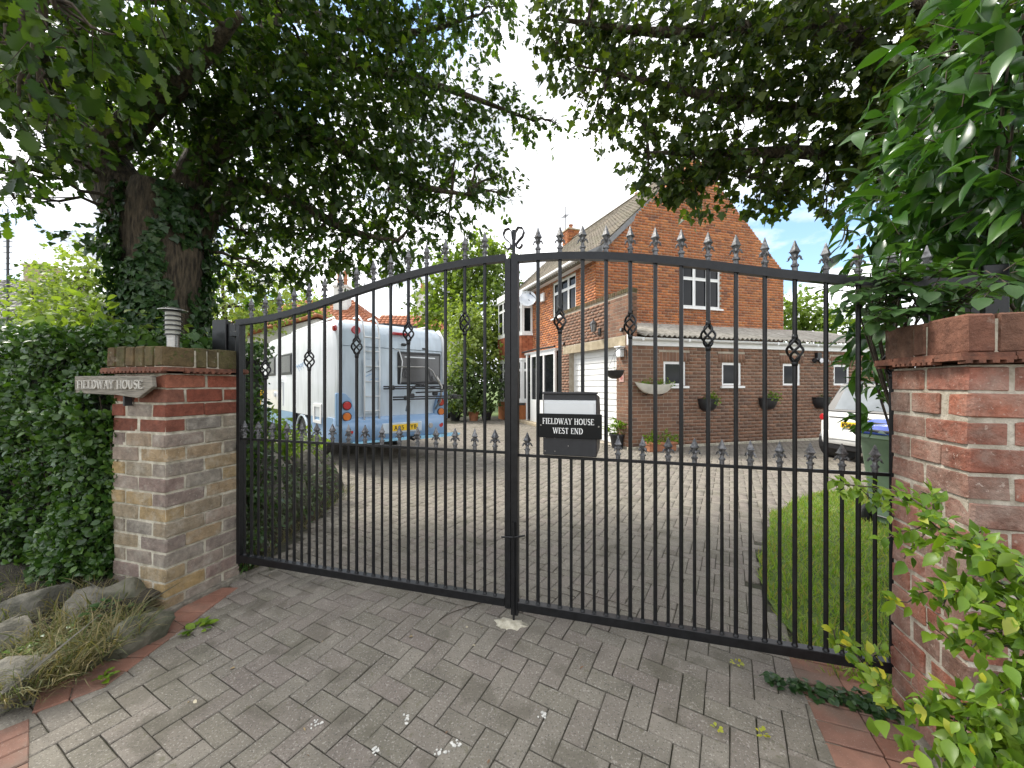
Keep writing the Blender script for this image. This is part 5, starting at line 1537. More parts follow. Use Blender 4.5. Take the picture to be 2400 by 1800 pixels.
    # number plate recess and plate
    mb = MB(F); mb.bb(.78, 1.62, -.155, -.12, .60, .80); rc = mb.build('plate_recess', M['mh_grey'], root, bevel=.012)
    mb = MB(F); mb.bb(.98, 1.52, -.168, -.157, .64, .765); pl = mb.build('number_plate', M['plate_yellow'], rc)
    mb = MB(F); text_mesh(mb, 'A05 NYB', 1.01, .660, .083, -.172, -.167, serif=False, width=.48, gap=.12); mb.build('lettering', M['black_print'], pl)
    # rear window
    mb = MB(F); mb.bb(1.16, 2.16, -.02, .02, 1.54, 2.20); w = mb.build('window', M['dark_steel'], root, bevel=.02)
    mb = MB(F); mb.bb(1.21, 2.11, -.030, -.021, 1.59, 2.14); mb.build('pane', M['glass_grey'], w, bevel=.003)
    mb = MB(F); mb.bb(1.3, 2.0, -.036, -.031, 2.08, 2.105); mb.build('blind_rail', M['flap'], w)
    # ladder
    for x in (.47, .76):
        mb = MB(F); mb.tube([(x, -.06, .88), (x, -.075, 1.7), (x, -.06, 2.45), (x, .02, 2.72), (x, .20, 2.84), (x, .45, 2.83)], .018, 8); mb.build('ladder_rail', M['mh_white'], root, smooth=True)
    for z in (1.05, 1.32, 1.6, 1.88, 2.16, 2.42):
        mb = MB(F); mb.tube([(.47, -.07, z), (.76, -.07, z)], .013, 6); mb.build('ladder_rung', M['mh_white'], root, smooth=True)
    mb = MB(F); mb.bb(.46, .77, -.045, -.028, 1.0, 2.0); mb.build('ladder_guard', M['mh_grey'], root)
    # bicycle rack
    def rod(name, pts, r, mt='dark_steel'):
        mb = MB(F); mb.tube(pts, r, 8); return mb.build(name, M[mt], root, smooth=True)
    rod('rack_rail', [(.80, -.16, 1.50), (2.34, -.20, 1.50)], .014); rod('rack_rail', [(.80, -.16, 1.46), (2.34, -.20, 1.46)], .014)
    rod('rack_rail', [(.92, -.30, 1.30), (2.46, -.34, 1.30)], .015); rod('rack_rail', [(.92, -.30, 1.255), (2.46, -.34, 1.255)], .015)
    rod('rack_arm', [(1.14, -.05, 1.89), (1.80, -.06, 1.90), (1.90, -.1, 1.82), (2.02, -.22, 1.5)], .016, 'steel')
    rod('rack_arm', [(1.36, -.06, 1.18), (1.32, -.14, 1.30), (1.34, -.22, 1.44), (1.46, -.24, 1.53), (1.9, -.2, 1.60)], .024, 'dark_steel')
    rod('rack_arm', [(1.99, -.06, 1.02), (2.04, -.18, 1.2), (2.05, -.22, 1.5), (1.98, -.12, 1.72)], .024, 'steel')
    rod('rack_arm', [(1.20, -.05, 1.56), (1.24, -.05, 2.0), (1.18, -.03, 2.22), (1.08, -.03, 2.24)], .012, 'mh_white')
    rod('rack_arm', [(1.30, -.1, 1.02), (1.26, -.2, 1.10), (1.30, -.24, 1.22)], .02, 'steel')
    for (x, y, z) in ((.96, -.17, 1.48), (2.13, -.2, 1.50), (1.20, -.31, 1.28), (2.30, -.33, 1.29), (1.86, -.26, 1.36), (1.34, -.24, 1.32)):
        mb = MB(F); mb.box((x, y, z), (.12, .07, .09)); mb.build('clamp', M['black_plastic'], root, bevel=.02)
    rod('rack_strap', [(1.30, -.07, 1.86), (1.27, -.08, 1.72), (1.33, -.08, 1.66), (1.36, -.08, 1.74), (1.32, -.07, 1.86)], .012)
    rod('frame_tube', [(1.40, -.26, 1.56), (2.05, -.27, 1.43)], .014, 'black_plastic'); rod('frame_tube', [(1.40, -.3, 1.38), (2.03, -.3, 1.40)], .014, 'black_plastic')
    # high lamps and camera
    mb = MB(F); mb.bb(1.06, 1.44, -.01, .06, 2.52, 2.575); mb.build('high_light', M['red_lens'], root, bevel=.01)
    mb = MB(F); mb.box((1.30, .01, 2.34), (.10, .08, .05)); mb.build('camera', M['black_plastic'], root, bevel=.012)
    mb = MB(F); mb.bb(1.72, 1.80, -.01, .03, 2.265, 2.30); mb.build('catch', M['black_plastic'], root, bevel=.005)
    mb = MB(F); mb.cyl((.36, .055, 2.55), .085, .05, 'Y', 18); mb.build('marker_light', M['red_lens'], root, bevel=.012)
    mb = MB(F); mb.cyl((-.004, .10, 2.56), .06, .05, 'X', 14); mb.build('marker_light', M['red_lens'], root, bevel=.01)
    # grey script-like swooshes on rear and side
    for k, (x, z) in enumerate(((.53, 1.78), (.50, 1.70), (.56, 1.62))):
        mb = MB(F); mb.tube([(x - .02, -.05, z - .02), (x + .06, -.05, z + .02), (x + .16, -.05, z + .09 - k * .03), (x + .20, -.05, z + .03)], [.004, .010, .008, .003], 6, flat=.4); mb.build('swoosh', M['dark_steel'] if k == 0 else M['mh_blue'], root)
    for k in range(4):
        y = 2.0 + k * .16
        mb = MB(F); mb.tube([(-.012, y - .2, 1.92 - .03 * k), (-.012, y, 2.02 - .02 * k), (-.012, y + .13, 1.93), (-.012, y + .22, 1.99 - .05 * (k % 2))], [.003, .007, .006, .003], 6); mb.build('swoosh', M['mh_blue'], root)
    # side windows, hatches, door furniture
    for y0, y1 in ((2.93, 3.95), (4.5, 5.5)):
        mb = MB(F); mb.bb(-.018, .02, y0, y1, 1.77, 2.28); w = mb.build('window', M['dark_steel'], root, bevel=.015)
        mb = MB(F); mb.bb(-.026, -.019, y0 + .07, y1 - .07, 1.83, 2.22); mb.build('pane', M['glass_grey'], w)
    mb = MB(F)
    for a in ((.80, .88, .78, 1.16), (1.22, 1.30, .78, 1.16)): mb.bb(-.022, .01, a[0], a[1], a[2], a[3])
    mb.bb(-.022, .01, .88, 1.22, 1.10, 1.16); mb.bb(-.022, .01, .88, 1.22, .78, .84); mb.build('side_hatch', M['upvc'], root)
    mb = MB(F); mb.cyl((-.01, 4.55, 1.28), .07, .03, 'X', 14); mb.build('water_cap', M['flap'], root, bevel=.006)
    mb = MB(F); mb.bb(-.014, .0, 3.70, 3.74, 1.02, 1.60); mb.bb(-.014, .0, 3.74, 4.0, 1.58, 1.60); mb.build('locker_edge', M['flap'], root)
    # roof things
    mb = MB(F); mb.bb(.5, 1.1, 1.0, 1.6, HT - .01, HT + .12); mb.build('roof_vent', M['upvc'], root, bevel=.03)
    mb = MB(F); mb.prism([(1.2, .7, HT + .05), (2.0, .7, HT + .06), (2.0, 1.5, HT + .09), (1.2, 1.5, HT + .08)], (0, 0, .035)); mb.build('solar_panel', M['black_plastic'], root)
    for x in (.15, Wd - .15):
        mb = MB(F); mb.tube([(x, .5, HT), (x, .6, HT + .07), (x, 3.5, HT + .07), (x, 3.6, HT)], .016, 6); mb.build('roof_rail', M['upvc'], root, smooth=True)
    # cab
    mb = MB(F); cab = [(5.7, .50), (7.35, .50), (7.45, .75), (7.35, 1.02), (6.75, 1.18), (6.05, 1.86), (5.7, 1.90)]
    mb.loft([[(x, y - o * (1 if y > 6.5 else 0), z) for y, z in cab] for x, o in ((.16, .22), (.24, .05), (Wd - .24, .05), (Wd - .16, .22))]); cb = mb.build('cab', M['mh_blue'], root, smooth='auto')
    mb = MB(F); mb.prism([(.145, 5.85, 1.22), (.145, 6.62, 1.24), (.145, 6.08, 1.78), (.145, 5.85, 1.78)], (.012, 0, 0)); mb.build('cab_glass', M['glass'], cb)
    mb = MB(F); mb.prism([(.30, 6.80, 1.21), (Wd - .30, 6.80, 1.21), (Wd - .30, 6.14, 1.86), (.30, 6.14, 1.86)], (0, .02, .02)); mb.build('windscreen', M['glass'], cb)
    for x, s in ((-.14, -1), (Wd + .14, 1)):
        mb = MB(F); mb.box((x, 6.25, 1.52), (.20, .10, .34)); mi = mb.build('mirror', M['black_plastic'], root, bevel=.03)
        mb = MB(F); mb.tube([(x - s * .05, 6.25, 1.42), (x - s * .32, 6.3, 1.36)], .03, 6); mb.build('mirror_arm', M['black_plastic'], mi)
    # wheels and arches
    for y in (2.2, 6.6):
        for x, s in ((.16, -1), (Wd - .16, 1)):
            mb = MB(F); mb.lathe([(.20, -.10), (.33, -.10), (.345, -.06), (.345, .06), (.33, .10), (.20, .10)], seg=24, cap=False)
            mb.v = [F @ (Matrix.Translation((x, y, .345)) @ Matrix.Rotation(math.radians(90), 4, 'Y') @ (F.inverted() @ v)) for v in mb.v]
            wh = mb.build('wheel', M['rubber'], root, smooth='auto')
            mb = MB(F); mb.cyl((x + s * .06, y, .345), .205, .06, 'X', 22); mb.build('rim', M['steel'], wh, bevel=.01)
            mb = MB(F)
            mb.tube([(x + s * .13, y + .46 * math.cos(a), .42 + .46 * math.sin(a)) for a in np.linspace(-.15, math.pi + .15, 15)], .035, 6, flat=.6); mb.build('wheel_arch', M['mh_grey'] if y < 4 else M['mh_blue'], root, smooth=True)
            mb = MB(F); mb.cyl((x - s * .1, y, .46), .43, .2, 'X', 20); mb.build('arch_liner', M['black_plastic'], root)
motorhome()

# ================================================================== white car by the garage wall
def car():
    ang = math.atan2(dS.y, dS.x)
    root = thing('small_car', 'small white two-seat car parked along the garage wall', 'car', (6.69, 7.61, 0), ang)
    F = wm(root)                                   # x forwards, y to the car's left, z up
    def ring(x, w, zb, zt, tuck=.06, crown=.05):
        w2 = w
        return [(x, s * q, z) for s, q, z in ((-1, w2 * .80, zb), (-1, w2 * .97, zb + .10), (-1, w2, zb + .30), (-1, w2 * .985, zt - .12), (-1, w2 - tuck, zt),
                (1, w2 - tuck, zt), (1, w2 * .985, zt - .12), (1, w2, zb + .30), (1, w2 * .97, zb + .10), (1, w2 * .80, zb))]
    mb = MB(F)
    mb.loft([ring(-.02, .60, .40, .86), ring(.03, .70, .33, .95), ring(.14, .76, .30, 1.00), ring(.40, .78, .27, 1.02), ring(1.0, .775, .25, 1.00), ring(1.7, .775, .25, .98), ring(2.25, .77, .26, .92), ring(2.55, .72, .28, .78), ring(2.68, .60, .34, .66)])
    mb.build('body', M['car_white'], root, smooth='auto')
    # cabin: dark glasshouse with white pillars and black roof edge
    def cab(x0, w0, z0):
        return [(x0, -w0, z0), (x0, w0, z0)]
    lower = [(.07, .66, .985), (.55, .70, 1.01), (1.4, .69, 1.00), (2.05, .64, .93)]
    upper = [(.36, .53, 1.52), (.60, .565, 1.57), (1.2, .56, 1.565), (1.50, .54, 1.50)]
    mb = MB(F)
    rings = [[(a[0], -a[1], a[2]), (a[0], a[1], a[2]), (b[0], b[1], b[2]), (b[0], -b[1], b[2])] for a, b in zip(lower, upper)]
    mb.loft(rings); mb.build('glasshouse', M['black_plastic'], root, bevel=.02)
    mb = MB(F)
    mb.loft([[(b[0] - .03, -b[1] - .005, b[2] - .02), (b[0] - .03, b[1] + .005, b[2] - .02), (b[0], b[1] - .05, b[2] + .03), (b[0], -b[1] + .05, b[2] + .03)] for b in upper]); mb.build('roof', M['black_plastic'], root, smooth='auto')
    # rear screen, curved in from the dark quarter panels
    mb = MB(F); mb.prism([(.105, -.47, 1.03), (.105, .47, 1.03), (.30, .40, 1.45), (.30, -.40, 1.45)], (-.012, 0, .006)); mb.build('rear_screen', glass_mat('car_screen', (.20, .22, .23), .05, .9), root)
    # tailgate seams and shaped panel
    mb = MB(F); mb.prism([(-.022, -.50, .60), (-.022, .50, .60), (.012, .54, .90), (.012, -.54, .90)], (-.016, 0, 0)); tg = mb.build('tailgate', M['car_white'], root, bevel=.012)
    mb = MB(F); mb.bb(-.040, -.030, -.49, .49, .585, .598); mb.build('tailgate_gap', M['black_plastic'], root)
    mb = MB(F); mb.bb(-.030, -.005, -.50, .50, .875, .89); mb.build('tailgate_lip', M['dark_steel'], tg)
    mb = MB(F); mb.prism([(-.050, -.26, .685), (-.050, .26, .685), (-.035, .26, .80), (-.035, -.26, .80)], (-.010, 0, 0))
    pl = mb.build('number_plate', M['plate_yellow'], root)
    T = F @ Matrix.Translation((-.052, .235, .70)) @ Matrix.Rotation(math.radians(-90), 4, 'Z')
    mb = MB(T); text_mesh(mb, 'KS60 ZPR', 0, 0, .075, -.016, -.006, serif=False, width=.47, gap=.12); mb.build('lettering', M['black_print'], pl)
    # bumper
    mb = MB(F); mb.loft([[(x0 + .0, -.62, z) for x0, z in ((-.02, .34), (-.055, .40), (-.06, .55), (-.03, .60), (.05, .60), (.05, .34))], [(x0 - .02, -.3, z) for x0, z in ((-.02, .34), (-.055, .40), (-.06, .55), (-.03, .60), (.05, .60), (.05, .34))], [(x0 - .02, .3, z) for x0, z in ((-.02, .34), (-.055, .40), (-.06, .55), (-.03, .60), (.05, .60), (.05, .34))], [(x0, .62, z) for x0, z in ((-.02, .34), (-.055, .40), (-.06, .55), (-.03, .60), (.05, .60), (.05, .34))]]); mb.build('rear_bumper', M['car_white'], root, smooth='auto')
    mb = MB(F); mb.bb(-.086, -.075, -.5, .5, .44, .446); mb.build('bumper_seam', M['black_plastic'], root)
    mb = MB(F); mb.bb(-.02, .3, -.55, .55, .22, .34); mb.build('valance', M['black_plastic'], root, bevel=.02)
    for s in (-1, 1):
        mb = MB(F); mb.lathe([(.0, 0), (.055, .005), (.075, .03), (.075, .07)], seg=16); mb.v = [F @ (Matrix.Translation((.0, s * .655, .86)) @ Matrix.Rotation(math.radians(90), 4, 'Y') @ (F.inverted() @ v)) for v in mb.v]
        mb.build('tail_light', M['red_lens'], root, smooth='auto')
        for x in (.42, 2.25):
            mb = MB(F); mb.lathe([(.18, -.09), (.285, -.09), (.30, -.05), (.30, .05), (.285, .09), (.18, .09)], seg=22, cap=False)
            mb.v = [F @ (Matrix.Translation((x, s * .69, .30)) @ Matrix.Rotation(math.radians(90), 4, 'X') @ (F.inverted() @ v)) for v in mb.v]
            w = mb.build('wheel', M['rubber'], root, smooth='auto')
            mb = MB(F); mb.cyl((x, s * .735, .30), .185, .06, 'Y', 20); mb.build('rim', M['steel'], w, bevel=.01)
            mb = MB(F); mb.cyl((x, s * .60, .34), .36, .34, 'Y', 20); mb.build('arch_liner', M['black_plastic'], root)
        mb = MB(F); mb.box((1.72, s * .86, 1.06), (.10, .17, .13)); mb.build('mirror', M['black_plastic'], root, bevel=.03)
car()

# ================================================================== wheeled bins behind the red pillar
def bin_(loc, rz, body, lid, label):
    root = thing('wheeled_bin', label, 'bin', loc, rz)
    F = wm(root)                                   # hinge side at -x
    mb = MB(F)
    def rr(w, d, z, cx=0): return [(cx - d / 2, -w / 2 + .04, z), (cx - d / 2 + .04, -w / 2, z), (cx + d / 2 - .04, -w / 2, z), (cx + d / 2, -w / 2 + .04, z), (cx + d / 2, w / 2 - .04, z), (cx + d / 2 - .04, w / 2, z), (cx - d / 2 + .04, w / 2, z), (cx - d / 2, w / 2 - .04, z)]
    mb.loft([rr(.46, .50, .03, .02), rr(.47, .52, .10, .02), rr(.57, .68, .94), rr(.59, .71, .96), rr(.59, .71, 1.0)]); b = mb.build('body', M[body], root, smooth='auto')
    mb = MB(F); mb.loft([rr(.60, .74, 1.003, .01), rr(.61, .76, 1.02, .01), rr(.60, .74, 1.05, .01), rr(.50, .60, 1.09, .01), rr(.46, .56, 1.085, .01)]); l = mb.build('lid', M[lid], root, smooth='auto')
    mb = MB(F); mb.bb(.30, .42, -.20, .20, 1.02, 1.045); mb.build('lid_lip', M[lid], l, bevel=.006)
    mb = MB(F); mb.tube([(-.36, -.27, .98), (-.44, -.27, 1.03), (-.46, -.2, 1.05), (-.46, .2, 1.05), (-.44, .27, 1.03), (-.36, .27, .98)], .016, 8); mb.build('handle', M['black_plastic'], root, smooth=True)
    for s in (-1, 1):
        mb = MB(F); mb.cyl((-.25, s * .25, .10), .10, .05, 'Y', 18); mb.build('wheel', M['rubber'], root, bevel=.01)
    mb = MB(F); mb.tube([(-.25, -.26, .10), (-.25, .26, .10)], .012, 6); mb.build('axle', M['dark_steel'], root)
bin_((4.30, 4.24, 0), math.radians(14), 'bin_green', 'bin_blue', 'grey green wheeled bin with bright blue lid behind the red pillar')
bin_((5.05, 4.95, 0), math.radians(6), 'bin_blue', 'bin_blue', 'all blue wheeled bin standing beyond the grey green one')

# ================================================================== neighbouring buildings
def tiled_slope(mb_parent, A, B, C, D, rows, cols, mat, root, name='roof_tile', limit=0):
    "quad A B (eave) C D (ridge, C above B): tiles as overlapping pieces"
    A, B, C, D = map(Vector, (A, B, C, D)); out = []
    n = (B - A).cross(D - A).normalized()
    if n.z < 0: n = -n
    for r in range(rows):
        a0 = A.lerp(D, (r + .5) / rows); b0 = B.lerp(C, (r + .5) / rows); L = (b0 - a0).length
        k = max(1, round(cols * L / max((B - A).length, 1e-6))); u = (b0 - a0).normalized()
        v = n.cross(u); R = Matrix((u, v, n)).transposed()
        hl = ((D - A) - u * (D - A).dot(u)).length / rows
        for c in range(k):
            p = a0 + u * ((c + .5) * L / k) + n * (.03 + random.uniform(-.006, .006))
            out.append(PM(p, (L / k - .03, hl + .08, .05), R @ Matrix.Rotation(-.05, 3, 'X')))
    pieces(name, 'roof_tiles', out, root, M[mat], [unit_box(name, 0, 0, 1, M[mat])], limit)

def bungalow():
    root = thing('bungalow', 'white rendered bungalow with orange tiled roof beyond the motorhome', 'house', (-8.2, 24, 0))
    mb = MB(); mb.bb(-19, -3.2, 24, 33, 0, 4.6); mb.build('wall', M['render_white'], root)
    # main hip
    z0, z1 = 4.5, 7.6
    e = [(-19.4, 23.6, z0), (-7.6, 23.6, z0), (-7.6, 33.4, z0), (-19.4, 33.4, z0)]
    r0, r1 = (-15.5, 28.5, z1), (-11.6, 28.5, z1)
    mb = MB(); mb.add([*e, r0, r1], [(0, 1, 5, 4), (1, 2, 5), (2, 3, 4, 5), (3, 0, 4), (3, 2, 1, 0)]); rf = mb.build('roof', M['orange_tile'], root)
    tiled_slope(None, e[0], e[1], r1, r0, 15, 34, 'orange_tile', rf)
    tiled_slope(None, e[1], e[2], (r1[0], r1[1] + .05, r1[2]), (r1[0], r1[1] - .05, r1[2]), 15, 26, 'orange_tile', rf)
    # lower wing with its own ridge
    a = [(-9.2, 24.6, 4.3), (-2.9, 24.6, 4.3), (-2.9, 30.6, 4.3), (-9.2, 30.6, 4.3)]; q0, q1 = (-9.2, 27.6, 6.35), (-5.0, 27.6, 6.3)
    mb = MB(); mb.add([*a, q0, q1], [(0, 1, 5, 4), (1, 2, 5), (2, 3, 4, 5), (3, 0, 4)]); rw = mb.build('wing_roof', M['orange_tile'], root)
    tiled_slope(None, a[0], a[1], q1, q0, 10, 22, 'orange_tile', rw)
    for x, y, w, zt, pots in ((-11.75, 27.2, .95, 8.2, (-.22, .22)), (-6.35, 27.9, .62, 7.9, (0,))):
        mb = MB(); mb.bb(x - w / 2, x + w / 2, y - .35, y + .35, 4.5, zt); ck = mb.build('chimney', M['render_white'], rf)
        mb = MB(); mb.bb(x - w / 2 - .06, x + w / 2 + .06, y - .42, y + .42, zt, zt + .12); mb.build('chimney_cap', M['render_white'], ck)
        for k in pots:
            mb = MB(); mb.lathe([(.15, zt + .12), (.12, zt + .5), (.17, zt + .55), (.12, zt + .7), (.15, zt + 1.15 if w > .8 else zt + .8), (.10, zt + 1.15 if w > .8 else zt + .8)], (x + k, y, 0), 12); mb.build('chimney_pot', M['terracotta'], ck)
    for k in range(3):
        x = -17.5 + k * 3.6; mb = MB(); mb.bb(x, x + 1.6, 23.96, 24.02, 1.1, 2.6); w = mb.build('window', M['upvc'], root)
        mb = MB(); mb.bb(x + .1, x + 1.5, 23.945, 23.958, 1.2, 2.5); mb.build('pane', M['glass'], w)
    o = thing('mast_aerial', 'thin aerial pole rising beside the bungalow chimney', 'aerial', (-13.0, 27.2, 7))
    mb = MB(); mb.tube([(-12.9, 27.2, 6.8), (-12.9, 27.2, 10.6)], .03, 6); mb.build('mast', M['dark_steel'], o)
    mb = MB()
    for z in (10.45, 10.2, 9.95): mb.tube([(-13.2, 27.2, z), (-12.6, 27.2, z)], .014, 5)
    mb.tube([(-12.9, 26.8, 10.2), (-12.9, 27.7, 10.2)], .014, 5); mb.build('elements', M['dark_steel'], o)
bungalow()

def outbuilding():
    # white-painted stone store with a pantiled lean slope behind the motorhome
    root = thing('outbuilding', 'white painted stone outbuilding with red tiled roof beyond the motorhome', 'outbuilding', (-11.5, 15.0, 0))
    A = Vector((-11.4, 15.6)); d = Vector((.93, .367)); o = Vector((d.y, -d.x))
    W = wallM(A, d, o)
    mb = MB(W)
    mb.prism([(0, -.001, 0), (6.6, -.001, 0), (6.6, -.001, 3.3), (3.3, -.001, 4.35), (0, -.001, 3.25)], (0, -5, 0)); mb.build('wall', M['stonewall'], root)
    for a, b in (((-.25, 3.12), (3.3, 4.42)), ((6.85, 3.15), (3.3, 4.42))):
        mb = MB(W); mb.prism([(a[0], .15, a[1]), (b[0], .15, b[1]), (b[0], .15, b[1] + .10), (a[0], .15, a[1] + .10)], (0, -5.4, 0)); rf = mb.build('roof', M['orange_tile'], root)
        for k in range(9):
            p0 = Vector((a[0], .17, a[1] + .06)).lerp(Vector((b[0], .17, b[1] + .06)), k / 9); p1 = Vector((a[0], .17, a[1] + .06)).lerp(Vector((b[0], .17, b[1] + .06)), (k + 1.05) / 9)
            m2 = MB(W); m2.tube([p0, p1], [.085, .07], 8); m2.build('verge_tile', M['orange_tile'], rf)
    mb = MB(W); mb.bb(.8, 1.7, -.02, .02, 0, 2.0); mb.build('door', M['dark_steel'], root)
    mb = MB(W); mb.tube([(.2, .05, 3.1), (.2, .06, 2.2), (.24, .06, 0.1)], .04, 6); mb.build('downpipe', M['dark_steel'], root)
outbuilding()

def cottage():
    root = thing('cottage', 'distant pale cottage with grey slate roof beyond the hedge', 'house', (-27.5, 20, 0))
    mb = MB(); mb.bb(-33, -25.2, 20, 26, 0, 4.9); mb.build('wall', M['render_white'], root)
    mb = MB(); mb.prism([(-33.3, 19.7, 4.8), (-33.3, 26.3, 4.8), (-33.3, 23, 7.6)], (8.3, 0, 0)); rf = mb.build('roof', M['slate'], root)
    tiled_slope(None, (-33.3, 19.65, 4.8), (-25, 19.65, 4.8), (-25, 22.95, 7.62), (-33.3, 22.95, 7.62), 12, 26, 'slate', rf, 'slate')
    mb = MB(); mb.bb(-27.9, -26.8, 22.4, 23.4, 6.5, 8.3); ck = mb.build('chimney', M['concrete'], rf)
    mb = MB(); mb.bb(-27.98, -26.72, 22.32, 23.48, 8.3, 8.42); mb.build('chimney_cap', M['concrete'], ck)
    mb = MB(); mb.prism([(-28.9, 20.75, 5.85), (-28.1, 20.75, 5.85), (-28.1, 21.5, 6.48), (-28.9, 21.5, 6.48)], (0, -.03, .05)); mb.build('rooflight', M['glass'], rf)
    o = thing('radio_mast', 'tall stepped radio mast standing beside the distant cottage', 'mast', (-20.6, 16, 0))
    mb = MB(); mb.tube([(-20.55, 16, 0), (-20.55, 16, 8.0)], .045, 6); mb.build('pole', M['dark_steel'], o)
    mb = MB()
    for k in range(22): mb.tube([(-20.73, 16, 3.0 + k * .23), (-20.37, 16, 3.0 + k * .23)], .018, 5)
    mb.build('rungs', M['dark_steel'], o)
    mb = MB(); mb.tube([(-20.55, 16, 8.0), (-20.55, 16, 8.7)], .02, 5); mb.build('tip', M['dark_steel'], o)
cottage()

def yellow_thing():
    g = at(586, 1000, 14.5)
    o = thing('salt_bin', 'bright yellow bin on the lawn glimpsed past the motorhome cab', 'bin', (-9.8, 14.4, 0))
    mb = MB(Matrix.Translation((-9.75, 14.4, 0))); mb.prism([(-.4, -.3, .2), (.4, -.3, .2), (.45, -.33, 1.2), (-.45, -.33, 1.2)], (0, .6, 0)); mb.build('body', M['yellow'], o, bevel=.03)
    mb = MB(Matrix.Translation((-9.75, 14.4, 0))); mb.prism([(-.48, -.37, 1.205), (.48, -.37, 1.205), (.40, -.3, 1.34), (-.40, -.3, 1.34)], (0, .68, 0)); mb.build('lid', M['yellow'], o, bevel=.02)
    mb = MB(Matrix.Translation((-9.75, 14.4, 0))); mb.bb(-.42, .42, -.28, .28, 0, .2); mb.build('plinth', M['black_plastic'], o)
yellow_thing()

# ================================================================== trees
def limb_mesh(name, path, radii, parent, seg=14, rough=.10, mat='bark'):
    mb = MB(); mb.tube(path, radii, seg)
    vs = []
    for v in mb.v:
        n = mnoise.fractal(Vector((v.x * 3.0, v.y * 3.0, v.z * 1.1)), 1.0, 2.0, 4)
        vs.append(v)
    P = [Vector(p) for p in path]
    for i, v in enumerate(vs):
        c = P[i // seg]; d = v - c
        n = mnoise.fractal(Vector((v.x * 2.6, v.y * 2.6, v.z * 0.9)), 1.0, 2.0, 4)
        mb.v[i] = c + d * (1 + n * rough * 2)
    return mb.build(name, M[mat], parent, smooth=True)

def catmull(P, n=5):
    P = [Vector(p) for p in P]; out = []
    for i in range(len(P) - 1):
        p0, p1, p2, p3 = P[max(i - 1, 0)], P[i], P[i + 1], P[min(i + 2, len(P) - 1)]
        for k in range(n):
            t = k / n
            out.append(.5 * ((2 * p1) + (p2 - p0) * t + (2 * p0 - 5 * p1 + 4 * p2 - p3) * t * t + (3 * p1 - p0 - 3 * p2 + p3) * t ** 3))
    out.append(P[-1]); return out

def interp_r(R, n=5):
    out = []
    for i in range(len(R) - 1):
        for k in range(n): out.append(R[i] + (R[i + 1] - R[i]) * k / n)
    return out + [R[-1]]

def branches_to(blobs, limbs, root, r0=.03, name='branch'):
    "a wandering branch from the nearest limb point to every clump, and its twigs"
    mb = MB()
    pts = [p for L in limbs for p in L]
    for c, r in blobs:
        c = Vector(c); s = min(pts, key=lambda p: (p - c).length + max(0, (p.z - c.z)) * .4)
        path = wander(s, c, 6, .09 * (c - s).length * .5, -.05)
        mb.tube(path, [r0 * (1 - .75 * k / 6) for k in range(7)], 6)
        rr = r if not hasattr(r, '__len__') else r[0]
        for k in range(6):
            a = path[random.randint(3, 6)]; e = c + Vector((random.uniform(-1, 1), random.uniform(-1, 1), random.uniform(-.8, .7))) * rr * .9
            mb.tube(wander(a, e, 4, .05), [.010, .008, .006, .005, .003], 5)
    return mb.build(name, M['twig'], root, smooth=True, recalc=False)

def twigs(T0, T1, root, r=.0030, every=1):
    "thin triangular twigs, one per spray"
    A = T0[::every]; B = T1[::every]; n = len(A)
    d = B - A; d /= np.maximum(np.linalg.norm(d, axis=1, keepdims=True), 1e-6)
    u = np.cross(d, np.array([[.3, .2, .9]])); u /= np.maximum(np.linalg.norm(u, axis=1, keepdims=True), 1e-6); w = np.cross(d, u)
    V = np.stack([A + u * r, A - u * r * .5 + w * r * .87, A - u * r * .5 - w * r * .87, B], axis=1)
    F = np.array([(0, 1, 3), (1, 2, 3), (2, 0, 3)])[None] + (np.arange(n) * 4)[:, None, None]
    o = np_mesh('twigs', V.reshape(-1, 3), F.reshape(-1, 3), M['twig'], root); o['kind'] = 'stuff'; return o

